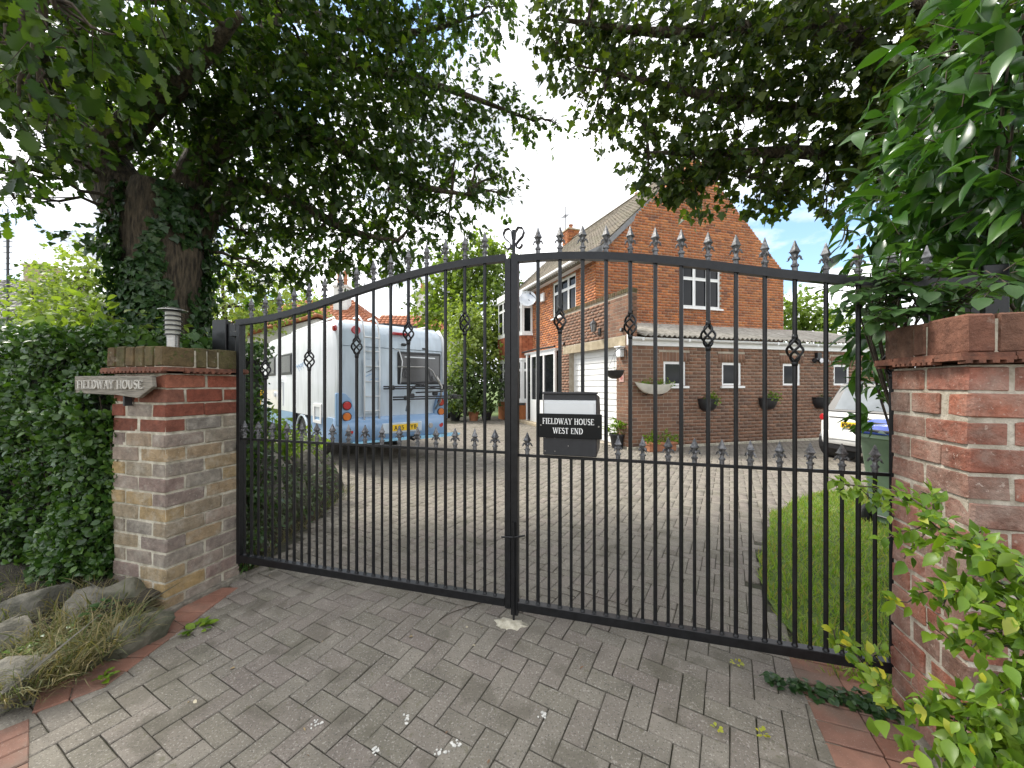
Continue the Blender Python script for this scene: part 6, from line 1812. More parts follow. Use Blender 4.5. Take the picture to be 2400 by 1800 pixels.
def big_oak():
    base = Vector((-4.20, 4.72, 0))
    root = thing('oak_tree', 'big dark spreading oak with ivy-clad trunk behind the buff pillar', 'tree', base)
    TP = [base + Vector((-.15, .1, -.1)), base + Vector((-.08, .05, .7)), base + Vector((0, 0, 1.6)), base + Vector((.02, 0, 2.5)), base + Vector((.0, 0, 3.3)), base + Vector((.02, .0, 3.9))]
    TR = [.46, .37, .33, .335, .38, .28]
    tp = catmull(TP); tr = interp_r(TR)
    limb_mesh('trunk', tp, tr, root, 22, .10)
    limbs = []
    defs = [([base + Vector((-.1, 0, 3.2)), dp(205, 330, 4.7), dp(120, 235, 4.6), dp(40, 140, 4.4), dp(-80, 20, 4.2)], [.30, .26, .22, .16, .10]),
            ([base + Vector((.1, 0, 3.4)), dp(440, 340, 5.0), dp(520, 180, 5.3), dp(600, 20, 5.6), dp(660, -150, 5.8)], [.25, .19, .15, .11, .07]),
            ([base + Vector((.2, .1, 3.2)), dp(520, 400, 5.1), dp(640, 440, 5.2), dp(760, 500, 5.3), dp(860, 520, 5.5)], [.16, .10, .075, .05, .02]),
            ([dp(440, 340, 5.0), dp(600, 260, 5.1), dp(760, 330, 5.3), dp(900, 400, 5.7), dp(1010, 420, 5.9)], [.18, .12, .085, .05, .02]),
            ([dp(520, 180, 5.3), dp(660, 130, 5.3), dp(800, 150, 5.4), dp(960, 190, 5.8), dp(1150, 260, 6.2)], [.15, .10, .075, .05, .015]),
            ([dp(205, 330, 4.7), dp(330, 230, 4.3), dp(430, 130, 4.0), dp(520, 30, 3.7)], [.2, .13, .09, .04]),
            ([dp(120, 235, 4.6), dp(90, 150, 3.6), dp(60, 60, 2.9), dp(110, -30, 2.3)], [.16, .10, .06, .02]),
            ([dp(600, 20, 5.6), dp(780, 60, 5.6), dp(900, 70, 5.8), dp(1040, 30, 6.1)], [.12, .08, .05, .015])]
    for P, R in defs:
        q = catmull(P); rr = interp_r(R)
        limb_mesh('limb', q, rr, root, 12, .07); limbs.append(q)
    B = [(60, 40, 3.0, .45), (180, 60, 3.4, .5), (330, 60, 4.0, .6), (480, 50, 4.5, .7), (620, 60, 5.0, .7), (760, 50, 5.2, .7), (880, 60, 5.5, .62), (975, 50, 6.0, .48), (1060, 15, 6.0, .34),
         (40, 160, 3.2, .42), (160, 150, 4.0, .55), (300, 180, 4.2, .6), (430, 180, 4.6, .7), (570, 190, 4.8, .7), (700, 190, 5.0, .7), (820, 190, 5.3, .68), (920, 190, 5.6, .55), (1000, 215, 5.9, .38), (1085, 235, 6.1, .34), (1150, 255, 6.2, .26), (1205, 270, 6.3, .15),
         (60, 265, 3.6, .40), (25, 350, 3.6, .30), (230, 250, 5.4, .45), (330, 345, 5.2, .34), (300, 300, 5.0, .35), (420, 290, 4.8, .6), (540, 310, 4.9, .62), (660, 310, 5.0, .68), (780, 310, 5.2, .68), (890, 300, 5.5, .6), (985, 310, 5.8, .42), (1045, 330, 6.0, .26),
         (520, 420, 5.0, .5), (620, 430, 5.0, .58), (730, 430, 5.2, .58), (840, 420, 5.5, .55), (940, 415, 5.8, .46), (1030, 400, 6.0, .33), (1095, 425, 6.1, .17), (1075, 380, 6.1, .2),
         (560, 520, 5.2, .40), (650, 530, 5.2, .42), (740, 525, 5.3, .40), (820, 530, 5.6, .40), (900, 500, 5.8, .38), (970, 490, 6.0, .27), (845, 575, 5.8, .20), (720, 575, 5.4, .18), (520, 590, 5.3, .34), (600, 585, 5.3, .28),
         (25, 420, 4.0, .2), (100, 320, 4.0, .25), (120, 20, 1.9, .22), (30, 110, 2.1, .22), (40, 230, 2.4, .25), (130, -60, 2.2, .4), (330, -60, 3.2, .6), (560, -80, 4.4, .8), (800, -80, 5.0, .8), (1000, -70, 5.6, .6)]
    blobs = [(dp(x, y, z), (r, r * 1.15, r * .85)) for x, y, z, r in B]
    branches_to(blobs, limbs, root, .028)
    P, D, U, S, T0, T1 = sprays(blobs, 2050, .30, 10, .098)
    leaves('crown', LEAF_OAK, P, D, U, S, M['oak'], root)
    twigs(T0, T1, root)
    # ivy on the trunk: leaves on the bark, thick on the sides, thin where bark shows
    n = 13000
    k = rng.integers(0, len(tp) - 1, n); f = rng.random(n)
    C = np.array([tuple(p) for p in tp]); Rr = np.array(tr)
    c = C[k] * (1 - f)[:, None] + C[k + 1] * f[:, None]; r = Rr[k] * (1 - f) + Rr[k + 1] * f
    a = rng.random(n) * math.tau
    facing = np.cos(a - math.radians(-62))                       # bark shows on the side towards the street
    nz = np.array([mnoise.noise(Vector((math.cos(q) * 1.6, math.sin(q) * 1.6, z * 1.1))) for q, z in zip(a, c[:, 2])])
    keep = (facing < .35) | (nz > -.02)
    hz = c[:, 2]; keep &= rng.random(n) < np.clip(1.25 - .28 * np.maximum(hz - 1.2, 0), .25, 1)
    c, r, a = c[keep], r[keep], a[keep]
    o = np.column_stack([np.cos(a), np.sin(a), np.zeros(len(a))])
    thick = .02 + .17 * rng.random(len(a)) ** 2 * np.where(np.cos(a - math.radians(-62)) < .5, 1.0, .3)
    P = c + o * (r + thick)[:, None]
    D = o * .25 + np.array([0, 0, -.9]) + rng.normal(size=P.shape) * .45
    leaves('ivy', LEAF_MAPLE, P, D, o + rng.normal(size=P.shape) * .3, .085 * (.6 + .7 * rng.random(len(a))), M['ivy'], root)
    # a sprig standing out on the street side
    P, D, U, S, *_ = sprays([(dp(215, 520, 4.5), (.32, .25, .16)), (dp(170, 522, 4.5), (.16, .12, .07))], 1500, .14, 7, .085)
    leaves('sprig', LEAF_MAPLE, P, D, U, S, M['ivy'], root)
big_oak()

def big_maple():
    base = Vector((6.4, 5.2, 0))
    root = thing('maple_tree', 'spreading maple overhanging the house gable from beyond the laurel', 'tree', base)
    TP = [base, base + Vector((-.1, 0, 1.5)), base + Vector((-.15, 0, 3.0)), base + Vector((-.3, .1, 4.2))]
    tp = catmull(TP); limb_mesh('trunk', tp, interp_r([.38, .31, .27, .22]), root, 16, .08)
    limbs = [tp]
    defs = [([base + Vector((-.2, 0, 3.4)), dp(1900, 260, 4.9), dp(1700, 240, 5.0), dp(1500, 200, 5.2), dp(1290, 150, 5.5)], [.2, .14, .10, .06, .02]),
            ([base + Vector((-.2, 0, 3.0)), dp(1900, 360, 4.8), dp(1760, 330, 4.8), dp(1580, 330, 5.0), dp(1400, 330, 5.3)], [.16, .11, .08, .05, .02]),
            ([base + Vector((-.3, .1, 4.0)), dp(1850, 90, 4.6), dp(1650, 60, 4.9), dp(1420, 70, 5.2), dp(1200, 40, 5.5)], [.18, .13, .09, .06, .02]),
            ([base + Vector((-.1, 0, 3.8)), dp(2050, 120, 4.1), dp(1980, 0, 3.8)], [.16, .1, .05])]
    for P, R in defs:
        q = catmull(P); limb_mesh('limb', q, interp_r(R), root, 10, .06); limbs.append(q)
    B = [(1175, 35, 5.5, .30), (1265, 55, 5.5, .48), (1380, 60, 5.3, .58), (1500, 60, 5.0, .6), (1620, 60, 4.8, .62), (1740, 70, 4.6, .62), (1860, 70, 4.3, .58), (1980, 80, 4.0, .55), (2080, 90, 3.6, .5), (2160, 60, 3.4, .5),
         (1195, 110, 5.6, .25), (1225, 150, 5.6, .24), (1310, 165, 5.5, .46), (1420, 170, 5.3, .55), (1540, 180, 5.0, .58), (1660, 180, 4.8, .58), (1780, 190, 4.6, .58), (1900, 200, 4.3, .52), (2000, 220, 4.0, .5), (2090, 200, 3.7, .5),
         (1320, 260, 5.6, .30), (1275, 290, 5.8, .13), (1255, 225, 5.6, .16), (1390, 265, 5.4, .42), (1480, 285, 5.2, .46), (1600, 295, 5.0, .52), (1720, 305, 4.8, .5), (1830, 310, 4.5, .46), (1930, 310, 4.2, .38),
         (1390, 340, 5.4, .28), (1450, 380, 5.3, .30), (1530, 375, 5.1, .30), (1620, 385, 5.0, .34), (1700, 395, 4.8, .30), (1780, 385, 4.7, .32), (1500, 355, 5.1, .34), (1455, 340, 5.2, .28), (1550, 345, 5.1, .3), (1500, 415, 5.2, .20), (1560, 400, 5.1, .22), (1470, 405, 5.2, .2), (1430, 400, 5.3, .18), (1640, 440, 5.0, .17), (1690, 430, 4.9, .14), (1785, 455, 4.8, .13), (1860, 375, 4.5, .30), (1400, 375, 5.4, .17), (1850, 430, 4.6, .16),
         (1300, -70, 5.2, .7), (1550, -80, 5.0, .8), (1800, -80, 4.6, .8), (2050, -60, 4.0, .7)]
    blobs = [(dp(x, y, z), (r, r * 1.15, r * .8)) for x, y, z, r in B]
    branches_to(blobs, limbs, root, .022)
    P, D, U, S, T0, T1 = sprays(blobs, 1550, .28, 10, .094)
    D[:, 2] -= .35
    leaves('crown', LEAF_MAPLE, P, D, U, S, M['maple'], root)
    twigs(T0, T1, root)
big_maple()

def garden_tree(label, base, hgt, blobs, mat, dens, size, name='garden_tree', trunk_r=.14):
    base = Vector(base)
    root = thing(name, label, 'tree', base)
    top = Vector(blobs[0][0])
    tp = catmull([base, base.lerp(Vector((top.x, top.y, hgt * .45)), .8) , Vector((top.x, top.y, hgt * .8))])
    limb_mesh('trunk', tp, interp_r([trunk_r, trunk_r * .75, trunk_r * .35]), root, 10, .05)
    branches_to(blobs, [tp], root, trunk_r * .3)
    P, D, U, S, T0, T1 = sprays(blobs, dens, .5, 6, size)
    leaves('crown', LEAF_SMALL, P, D, U, S, M[mat], root, 1.25)
    return root
def bl(L): return [(dp(x, y, z), (r, r, r * .9)) for x, y, z, r in L]
# left of the trunk and behind it
garden_tree('pale yellow green tree between the cottage and the oak trunk', (-11.5, 13.0, 0), 6, bl([(170, 600, 13, 1.0), (110, 640, 13, .9), (220, 660, 13, .9), (150, 700, 12.5, 1.0), (210, 560, 13.5, .8), (240, 620, 13.2, .8), (90, 690, 12.5, .7)]), 'bgleaf_y', 900, .13)
garden_tree('thin airy tree with sparse leaves beside the radio mast', (-15, 15.5, 0), 6, bl([(70, 620, 15.5, .8), (50, 660, 15.5, .9), (100, 600, 15.8, .6), (60, 700, 15, .8)]), 'bgleaf_d', 330, .13)
garden_tree('pale open tree seen between the oak trunk and the gate', (-9.6, 15.5, 0), 7, bl([(480, 620, 15.5, 1.2), (440, 560, 15.5, .9), (540, 650, 15.2, 1.1), (590, 610, 15.5, .9), (620, 650, 15.3, .8), (500, 560, 15.8, .8), (450, 660, 15, 1.0), (560, 690, 15, .8), (430, 700, 15, .8)]), 'bgleaf_y', 420, .15)
garden_tree('low bushy tree showing over the outbuilding roof', (-12.5, 21.0, 0), 6, bl([(560, 690, 20, 1.2), (620, 680, 20.5, 1.1), (680, 670, 21, .9), (520, 710, 20, 1.0)]), 'bgleaf', 700, .2)
# centre, beyond the motorhome
garden_tree('tall feathery tree right of the motorhome, before the bungalow wing', (-2.6, 21, 0), 9, bl([(1010, 600, 21, 1.6), (960, 640, 21, 1.3), (1060, 570, 21, 1.3), (1090, 640, 20.5, 1.3), (1040, 540, 21.5, .9), (940, 680, 20.5, 1.0), (1020, 680, 20, 1.5), (1090, 720, 19.5, 1.2), (985, 570, 21, .9)]), 'bgleaf', 820, .21, trunk_r=.22)
garden_tree('bright yellow green tree close behind the motorhome corner', (-3.0, 18, 0), 6, bl([(1010, 740, 17.5, 1.0), (990, 790, 17.2, .9), (1040, 710, 18, .9), (1050, 780, 17.5, .8), (1000, 690, 18, .8)]), 'bgleaf_y', 1300, .15)
garden_tree('thin twiggy tree behind the white bungalow chimney', (-5.2, 32, 0), 8, bl([(910, 660, 32, 1.3), (930, 640, 32, 1.2), (950, 690, 31, 1.4)]), 'bgleaf_d', 330, .24)
garden_tree('dark shrub at the edge of the lawn before the bay window', (-2.0, 16.6, 0), 2.6, bl([(1010, 830, 16.6, .75), (980, 850, 16.4, .7), (1045, 850, 16.6, .6), (1020, 800, 16.8, .6), (1070, 830, 17, .5)]), 'bgleaf_d', 1700, .13, 'garden_shrub', .06)
garden_tree('narrow dark conifer-like shrub close by the bay window', (-2.2, 19.2, 0), 4.2, bl([(1062, 770, 19.2, .7), (1068, 720, 19.4, .6), (1075, 810, 19, .6)]), 'bgleaf_d', 1500, .14, 'garden_shrub', .06)
# right of the house
garden_tree('open round tree beyond the garage roof at the house end', (14.8, 20, 0), 6.5, bl([(1735, 685, 20, 1.3), (1700, 660, 20, .9), (1760, 700, 19.5, 1.0), (1705, 700, 20, 1.0), (1790, 715, 19, .8), (1820, 700, 18.5, .8)]), 'bgleaf', 620, .19)

# ================================================================== hedge beside the buff pillar
def hedge():
    # frame: local x along the gate line to the left, y away from the street
    root = thing('hedge', 'dense clipped green hedge running up to the buff pillar', 'hedge', GM @ Vector((-3.6, -.1, 0)), -TH)
    def bump(t, z): return .10 * mnoise.fractal(Vector((t * 1.5, z * 1.7, 3.1)), 1.0, 2.0, 3) + .05 * mnoise.noise(Vector((t * 5, z * 5, 1.0)))
    def front(t, z):
        return -.44 - .13 * math.sin(max(0, min(1, z / 1.9)) * math.pi) * max(0, min(1, (-2.85 - t) / .12)) + 1.5 * bump(t, z) - .24 * math.exp(-max(z, 0) / .22)
    def top(t, n): return 1.93 + .08 * mnoise.noise(Vector((t * 1.6, n * 1.6, 5.0))) + max(0, (-2.95 - t)) * .05 - (.10 if t > -2.8 else 0)
    P = []; O = []
    n = 36000
    for i in range(n):
        q = random.random()
        if q < .70:                       # front face
            t = -2.82 - 4.0 * random.random() ** 1.35; z = random.uniform(.02, 1.95)
            if t > -2.97 and z > 1.35: continue
            dpt = random.random() ** 1.6 * .2
            P.append(GM @ Vector((t, front(t, z) + dpt, z))); o = Vector((0, -1, .25))
        elif q < .92:                     # top
            t = -2.84 - 4.0 * random.random() ** 1.35; y = random.uniform(-.55, .9)
            P.append(GM @ Vector((t, y, top(t, y) - random.random() ** 2 * .12))); o = Vector((0, -.25, 1))
        else:                             # end by the pillar
            y = random.uniform(-.58, .8); z = random.uniform(.5, 1.9)
            P.append(GM @ Vector((-2.84 + random.uniform(-.05, .05) + bump(y, z) * .3, max(y, -.46), z))); o = Vector((.7, -.5, .3))
        O.append(o)
    P = np.array([tuple(p) for p in P]); O = np.array([tuple(GM.to_3x3() @ o) for o in O])
    D = O * .55 + rng.normal(size=P.shape) * .55 + np.array([0, 0, .25])
    U = O + rng.normal(size=P.shape) * .4
    leaves('foliage', LEAF_OVAL, P, D, U, .044 * (.5 + .9 * rng.random(len(P))), M['hedge'], root, 1.2)
    # the twiggy heart of the hedge
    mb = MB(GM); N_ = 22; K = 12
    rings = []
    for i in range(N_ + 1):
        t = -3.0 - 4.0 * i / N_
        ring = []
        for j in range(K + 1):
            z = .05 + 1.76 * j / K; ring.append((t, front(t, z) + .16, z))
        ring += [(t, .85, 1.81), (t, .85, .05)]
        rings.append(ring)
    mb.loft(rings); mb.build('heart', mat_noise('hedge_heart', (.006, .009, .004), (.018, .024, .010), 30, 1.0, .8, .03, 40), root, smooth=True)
    mb = MB()
    for k in range(60):
        t = -2.75 - 3.5 * random.random(); a = GM @ Vector((t, -.3, .05)); b = GM @ Vector((t + random.uniform(-.3, .3), -.48, random.uniform(.4, 1.6)))
        mb.tube(wander(a, b, 4, .06), [.012, .010, .008, .006, .004], 5)
    mb.build('stems', M['twig'], root, recalc=False)
hedge()
def taller_plants():
    root = thing('bramble_sprig', 'bright leafy sprig growing over the pillar cap beside the lamp', 'plant', GM @ Vector((-2.62, -.1, 1.8)))
    P, D, U, S, *_ = sprays([(GM @ Vector((-2.60, -.22, 1.86)), (.13, .12, .07)), (GM @ Vector((-2.48, -.28, 1.86)), (.09, .09, .05)), (GM @ Vector((-2.72, -.1, 1.90)), (.14, .14, .10))], 2600, .07, 6, .07)
    leaves('foliage', LEAF_OVAL, P, D, U, S, M['elder'], root, 1.3)
    mb = MB(); mb.tube([GM @ Vector((-2.72, -.1, 1.7)), GM @ Vector((-2.62, -.2, 1.84)), GM @ Vector((-2.46, -.28, 1.86))], .006, 5); mb.build('stem', M['twig'], root)
    # loose shrub standing behind the hedge
    root = thing('loose_shrub', 'loose light green shrub rising behind the hedge by the trunk', 'shrub', (-5.3, 5.0, 0))
    B = bl([(250, 690, 4.6, .35), (200, 700, 4.5, .35), (150, 715, 4.4, .3), (290, 715, 4.3, .3), (230, 650, 4.9, .3), (90, 720, 4.3, .28), (330, 720, 4.2, .25), (30, 725, 4.2, .25)])
    P, D, U, S, T0, T1 = sprays(B, 1500, .2, 7, .085)
    leaves('foliage', LEAF_OVAL, P, D, U, S, M['bgleaf'], root, 1.1); twigs(T0, T1, root)
    mb = MB()
    for c, r in B: mb.tube(wander((-5.3 + random.uniform(-.6, .9), 5.0, 0), c, 5, .1), [.02, .017, .014, .011, .008, .004], 5)
    mb.build('stems', M['twig'], root, recalc=False)
taller_plants()

# ================================================================== laurel and elder over the red pillar
def laurel():
    base = Vector((3.1, 2.35, 0))
    root = thing('laurel_bush', 'tall glossy laurel with long leaves towering over the red pillar', 'bush', base)
    B = [(2180, 120, 1.75, .22), (2100, 190, 2.0, .26), (2190, 250, 1.8, .26), (2060, 290, 2.2, .26), (2150, 360, 1.9, .26), (2030, 370, 2.4, .26), (2200, 430, 1.75, .22), (2090, 440, 2.1, .26), (1990, 430, 2.5, .24), (2160, 510, 1.9, .22), (2040, 500, 2.3, .24), (1960, 500, 2.6, .22), (2110, 560, 2.1, .2), (2000, 560, 2.45, .2), (1920, 450, 2.8, .18), (1905, 520, 2.8, .16), (2195, 580, 1.9, .2), (2140, 60, 1.9, .22), (2210, 30, 1.7, .25), (2120, 130, 2.3, .3), (2060, 200, 2.6, .3), (2000, 300, 2.9, .28), (1950, 380, 3.0, .24), (2200, 330, 2.2, .3), (2170, 460, 2.4, .3), (2080, 600, 2.4, .2), (2000, 640, 2.5, .18), (2160, 640, 2.3, .2), (2250, 200, 1.8, .3), (2260, 400, 1.8, .3), (2250, 560, 1.9, .3), (2230, 40, 1.9, .3)]
    blobs = [(dp(x, y, z), (r, r, r)) for x, y, z, r in B]
    mb = MB()
    for c, r in blobs:
        c = Vector(c); s = base + Vector((random.uniform(-.3, .6), random.uniform(-.3, .5), 0))
        m = s.lerp(c, .55) + Vector((.2, .15, .3))
        q = catmull([s, m, c], 5); mb.tube(q, [.022 * (1 - .8 * i / (len(q) - 1)) for i in range(len(q))], 6)
    mb.build('stems', M['twig'], root, smooth=True, recalc=False)
    P, D, U, S, T0, T1 = sprays(blobs, 1250, .20, 7, .15, .6)
    leaves('foliage', LEAF_LANCE, P, D, U, S * 1.0, M['laurel'], root, .95)
    twigs(T0, T1, root, .004)
    # narrow-leaved growth hanging beside the gate end
    B = [(1880, 640, 3.0, .14), (1870, 700, 3.1, .14), (1885, 750, 3.1, .14), (1895, 810, 3.1, .13), (1905, 870, 3.1, .12), (1900, 930, 3.1, .10), (1860, 600, 3.1, .12), (1905, 600, 2.9, .15), (1915, 690, 2.9, .14), (1930, 760, 2.9, .15)]
    blobs = [(dp(x, y, z), (r, r, r)) for x, y, z, r in B]
    mb = MB(); q = catmull([base + Vector((-.05, .4, 0))] + [c for c, r in blobs[4::-1]], 4); mb.tube(q, .01, 6); mb.build('stems', M['twig'], root, recalc=False)
    P, D, U, S, T0, T1 = sprays(blobs, 1500, .14, 7, .15, .6)
    leaves('low_foliage', LEAF_LANCE, P, D, U, S, M['laurel'], root, .85)
laurel()

def elder():
    base = GM @ Vector((2.1, .16, 0))
    root = thing('elder_bush', 'soft green elder sprays spilling over the gate end above the pillar', 'bush', base)
    tips = [(1850, 610, 1.95), (1880, 590, 1.9), (1920, 600, 1.85), (1960, 590, 1.85), (1900, 650, 1.9), (1940, 640, 1.8), (1990, 630, 1.8), (1870, 660, 1.95), (1975, 665, 1.75), (2030, 600, 1.8), (2150, 595, 1.55), (2120, 610, 1.6), (2010, 660, 1.75), (1850, 650, 2.0), (1930, 680, 1.8)]
    P = []; D = []; U = []; S = []
    mb = MB()
    s0 = base + Vector((.05, .1, 1.2))
    for x, y, z in tips:
        c = dp(x, y, z); path = catmull([s0, s0.lerp(c, .6) + Vector((0, .05, .12)), c], 5); mb.tube(path, [.007 * (1 - .6 * i / (len(path) - 1)) for i in range(len(path))], 5)
        for rep in range(3):
            d = Vector((random.uniform(-1, .6), random.uniform(-.9, .2), random.uniform(-.5, .35))).normalized()
            o = c + Vector((random.uniform(-.05, .05), random.uniform(-.05, .05), random.uniform(-.04, .04)))
            side = d.cross(Vector((0, 0, 1))).normalized(); L = random.uniform(.14, .2)
            mb.tube([o, o + d * L], .0022, 4)
            for k in range(3):
                for sg in (-1, 1):
                    P.append(o + d * L * (.25 + .3 * k)); D.append(d * .6 + side * sg + Vector((0, 0, -.15))); U.append(Vector((random.uniform(-.3, .3), random.uniform(-.5, .1), 1))); S.append(random.uniform(.05, .075))
            P.append(o + d * L); D.append(d + Vector((0, 0, -.2))); U.append(Vector((0, -.2, 1))); S.append(.075)
    mb.build('stems', M['twig'], root, recalc=False)
    A = lambda q: np.array([tuple(v) for v in q])
    leaves('foliage', LEAF_OVAL, A(P), A(D), A(U), np.array(S), M['elder'], root, 1.25)
elder()

# ================================================================== climber over the red pillar
def climber():
    root = thing('climber', 'bright yellow green climber trailing over the red pillar and gate corner', 'climber', GM @ Vector((2.35, -.75, 0)))
    vines = [[(2260, 1480, 1.02), (2190, 1330, 1.08), (2130, 1230, 1.14), (2060, 1150, 1.20), (1990, 1090, 1.32), (1930, 1060, 1.45), (1860, 1050, 1.58), (1800, 1045, 1.66)],
             [(2260, 1500, 1.0), (2200, 1280, 1.06), (2150, 1200, 1.10), (2080, 1180, 1.16), (2000, 1120, 1.28)],
             [(2260, 1400, .98), (2180, 1270, 1.06), (2100, 1270, 1.13), (2010, 1270, 1.2)],
             [(2260, 1380, .98), (2200, 1330, 1.04), (2130, 1360, 1.08), (2060, 1380, 1.13)],
             [(2280, 1620, .94), (2180, 1560, 1.0), (2090, 1560, 1.06), (2020, 1540, 1.10)],
             [(2280, 1500, .94), (2200, 1450, 1.0), (2100, 1520, 1.05), (2010, 1500, 1.12)],
             [(2280, 1280, .98), (2200, 1210, 1.04), (2120, 1180, 1.12)],
             [(2280, 1680, .92), (2150, 1620, .98), (2060, 1620, 1.03)]]
    stems = MB(); P = []; D = []; U = []; S = []
    def leafy(path, every, size, pair=True, spread=.03):
        for i in range(1, len(path)):
            a, b = path[i - 1], path[i]
            n = max(1, int((b - a).length / every))
            for k in range(n):
                p = a.lerp(b, random.random()); d = (b - a).normalized()
                for sg in (-1, 1):
                    sd = d.cross(Vector((.2, -1, .3))).normalized() * sg
                    P.append(p + Vector((random.uniform(-1, 1), random.uniform(-1, .2), random.uniform(-1, 1))) * spread); D.append(d * .6 + sd + Vector((random.uniform(-.4, .4), random.uniform(-.6, .1), random.uniform(-.3, .4)))); U.append(Vector((random.uniform(-.5, .5), random.uniform(-1.0, 0), 1))); S.append(size * random.uniform(.6, 1.25))
    for V in vines:
        path = catmull([dp(*v) for v in V], 6); stems.tube(path, .0028, 5); leafy(path, .018, .046, spread=.022)
        for k in range(7):
            a = path[random.randint(2, len(path) - 1)]; e = a + Vector((random.uniform(-.16, .10), random.uniform(-.08, .03), random.uniform(-.12, .12)))
            q = wander(a, e, 3, .02); stems.tube(q, .0018, 4); leafy(q, .016, .042, spread=.016)
    # thicker mass at the corner of the picture
    B = [(2200, 1300, 1.0, .10), (2150, 1420, 1.03, .09), (2200, 1480, .96, .10), (2110, 1580, 1.0, .09), (2200, 1600, .92, .11), (2060, 1640, 1.0, .07), (2150, 1660, .95, .1), (2190, 1250, 1.0, .08), (2050, 1560, 1.06, .06), (2130, 1500, 1.04, .08), (2210, 1400, .98, .10), (2090, 1640, 1.0, .09), (2200, 1540, .97, .1), (2010, 1600, 1.08, .05), (2100, 1240, 1.12, .06), (2040, 1180, 1.2, .05)]
    p, d, u, s, T0, T1 = sprays([(dp(x, y, z), (r, r * .7, r)) for x, y, z, r in B], 5200, .06, 6, .044)
    d[:, 1] -= .3
    stems.build('stems', M['twig'], root, recalc=False)
    A = lambda q: np.array([tuple(v) for v in q])
    P = np.concatenate([A(P), p]); D = np.concatenate([A(D), d]); U = np.concatenate([A(U), u]); S = np.concatenate([np.array(S), s])
    y = rng.random(len(P)) < .015
    leaves('foliage', LEAF_POINT, P[~y], D[~y], U[~y], S[~y], M['climber'], root, 1.1)
    leaves('yellow_leaves', LEAF_POINT, P[y], D[y], U[y], S[y], M['climber_y'], root, 1.1)
    # runner at the foot of the gate
    root = thing('gate_runner', 'pale yellow leaved shoot climbing at the foot of the gate end', 'plant', GM @ Vector((1.84, -.12, 0)))
    P = []; D = []; U = []; S = []; stems = MB()
    for V in [[(1925, 1520, 1.50), (1890, 1470, 1.58), (1850, 1410, 1.68), (1810, 1390, 1.75), (1800, 1360, 1.78)], [(1905, 1530, 1.5), (1870, 1450, 1.6), (1840, 1400, 1.7)], [(1890, 1480, 1.58), (1870, 1440, 1.62), (1900, 1400, 1.66)], [(1915, 1520, 1.48), (1880, 1480, 1.53), (1860, 1440, 1.58)]]:
        path = catmull([dp(*v) for v in V], 5); stems.tube(path, .003, 5); leafy(path, .024, .045, spread=.02)
    stems.build('stems', M['twig'], root, recalc=False)
    P = A(P); D = A(D); U = A(U); S = np.array(S); y = rng.random(len(P)) < .22
    leaves('foliage', LEAF_OVAL, P[~y], D[~y], U[~y], S[~y], M['climber'], root, 1.1)
    leaves('yellow_leaves', LEAF_OVAL, P[y], D[y], U[y], S[y], M['climber_y'], root, 1.2)
    o = thing('ground_ivy', 'low green ivy creeping along the foot of the gate by the red pavers', 'ivy', GM @ Vector((1.6, -.1, 0)))
    P = []; 
    for k in range(340):
        t = 1.35 + .65 * random.random() ** .7; q = GM @ Vector((t, -.03 - random.random() * (.04 + .16 * (t - 1.3)), 0)); P.append((q.x, q.y, ground(q.x, q.y) + .012 + random.random() * .03))
    P = np.array(P); D = rng.normal(size=P.shape) * np.array([1, 1, .25]); U = np.array([0, 0, 1.0]) + rng.normal(size=P.shape) * .35
    leaves('foliage', LEAF_OVAL, P, D, U, .035 * (.6 + .8 * rng.random(len(P))), M['ivy'], o, 1.3)
climber()

# ================================================================== rocks, rockery, weeds
def rock(loc, s, label, mat='stone', seed=0, rz=0.0, group=None):
    o = thing('rock', label, 'rock', loc, rz, group)
    r = random.Random(seed * 17 + 3)
    bm = bmesh.new()
    for _ in range(17):
        d = Vector((r.gauss(0, 1), r.gauss(0, 1), r.gauss(0, 1))).normalized(); bm.verts.new(d * r.uniform(.82, 1.12))
    h = bmesh.ops.convex_hull(bm, input=list(bm.verts))
    bmesh.ops.delete(bm, geom=[v for v in bm.verts if not v.link_faces], context='VERTS')
    bmesh.ops.bevel(bm, geom=list(bm.edges), offset=.09, segments=2, affect='EDGES', profile=.6)
    bmesh.ops.triangulate(bm, faces=list(bm.faces))
    bmesh.ops.subdivide_edges(bm, edges=[e for e in bm.edges if e.calc_length() > .35], cuts=1, use_grid_fill=True)
    bm.verts.index_update(); off = Vector((seed * 7.3, seed * 3.1, seed * 5.7)); vs = []
    mb = MB(wm(o))
    for v in bm.verts:
        p = v.co * (1 + mnoise.fractal(v.co * 2.2 + off, 1.0, 2.0, 3) * .10)
        vs.append((p.x * s[0], p.y * s[1], (p.z + .55) * s[2]))
    mb.add(vs, [[v.index for v in f.verts] for f in bm.faces]); bm.free()
    mb.build('stone', M[mat], o, smooth='auto')
def gp(px, py): 
    d = HC * FPX / (py - 900); return at(px, py, d)
for k, (px, py, s, lab, mt) in enumerate((
        (290, 1440, (.21, .16, .17), 'mossy dark boulder leaning on the buff pillar front', 'stone_moss'),
        (325, 1505, (.21, .16, .16), 'rounded grey boulder at the inner foot of the buff pillar', 'stone_moss'),
        (200, 1465, (.20, .16, .16), 'flat pale stone half sunk behind the grass tuft', 'stone'),
        (90, 1465, (.24, .18, .19), 'broad pale stone under the hedge', 'stone'),
        (10, 1540, (.20, .18, .16), 'pale grey stone at the hedge foot by the road edge', 'stone'),
        (28, 1640, (.16, .16, .16), 'large round brown stone beside the dry grass', 'stone'),
        (395, 1415, (.10, .09, .07), 'small dark stone tucked against the pillar footing', 'stone_moss'))):
    g = gp(px, py); rock((g.x, g.y, -.03), s, lab, mt, k + 1, k * 1.3)
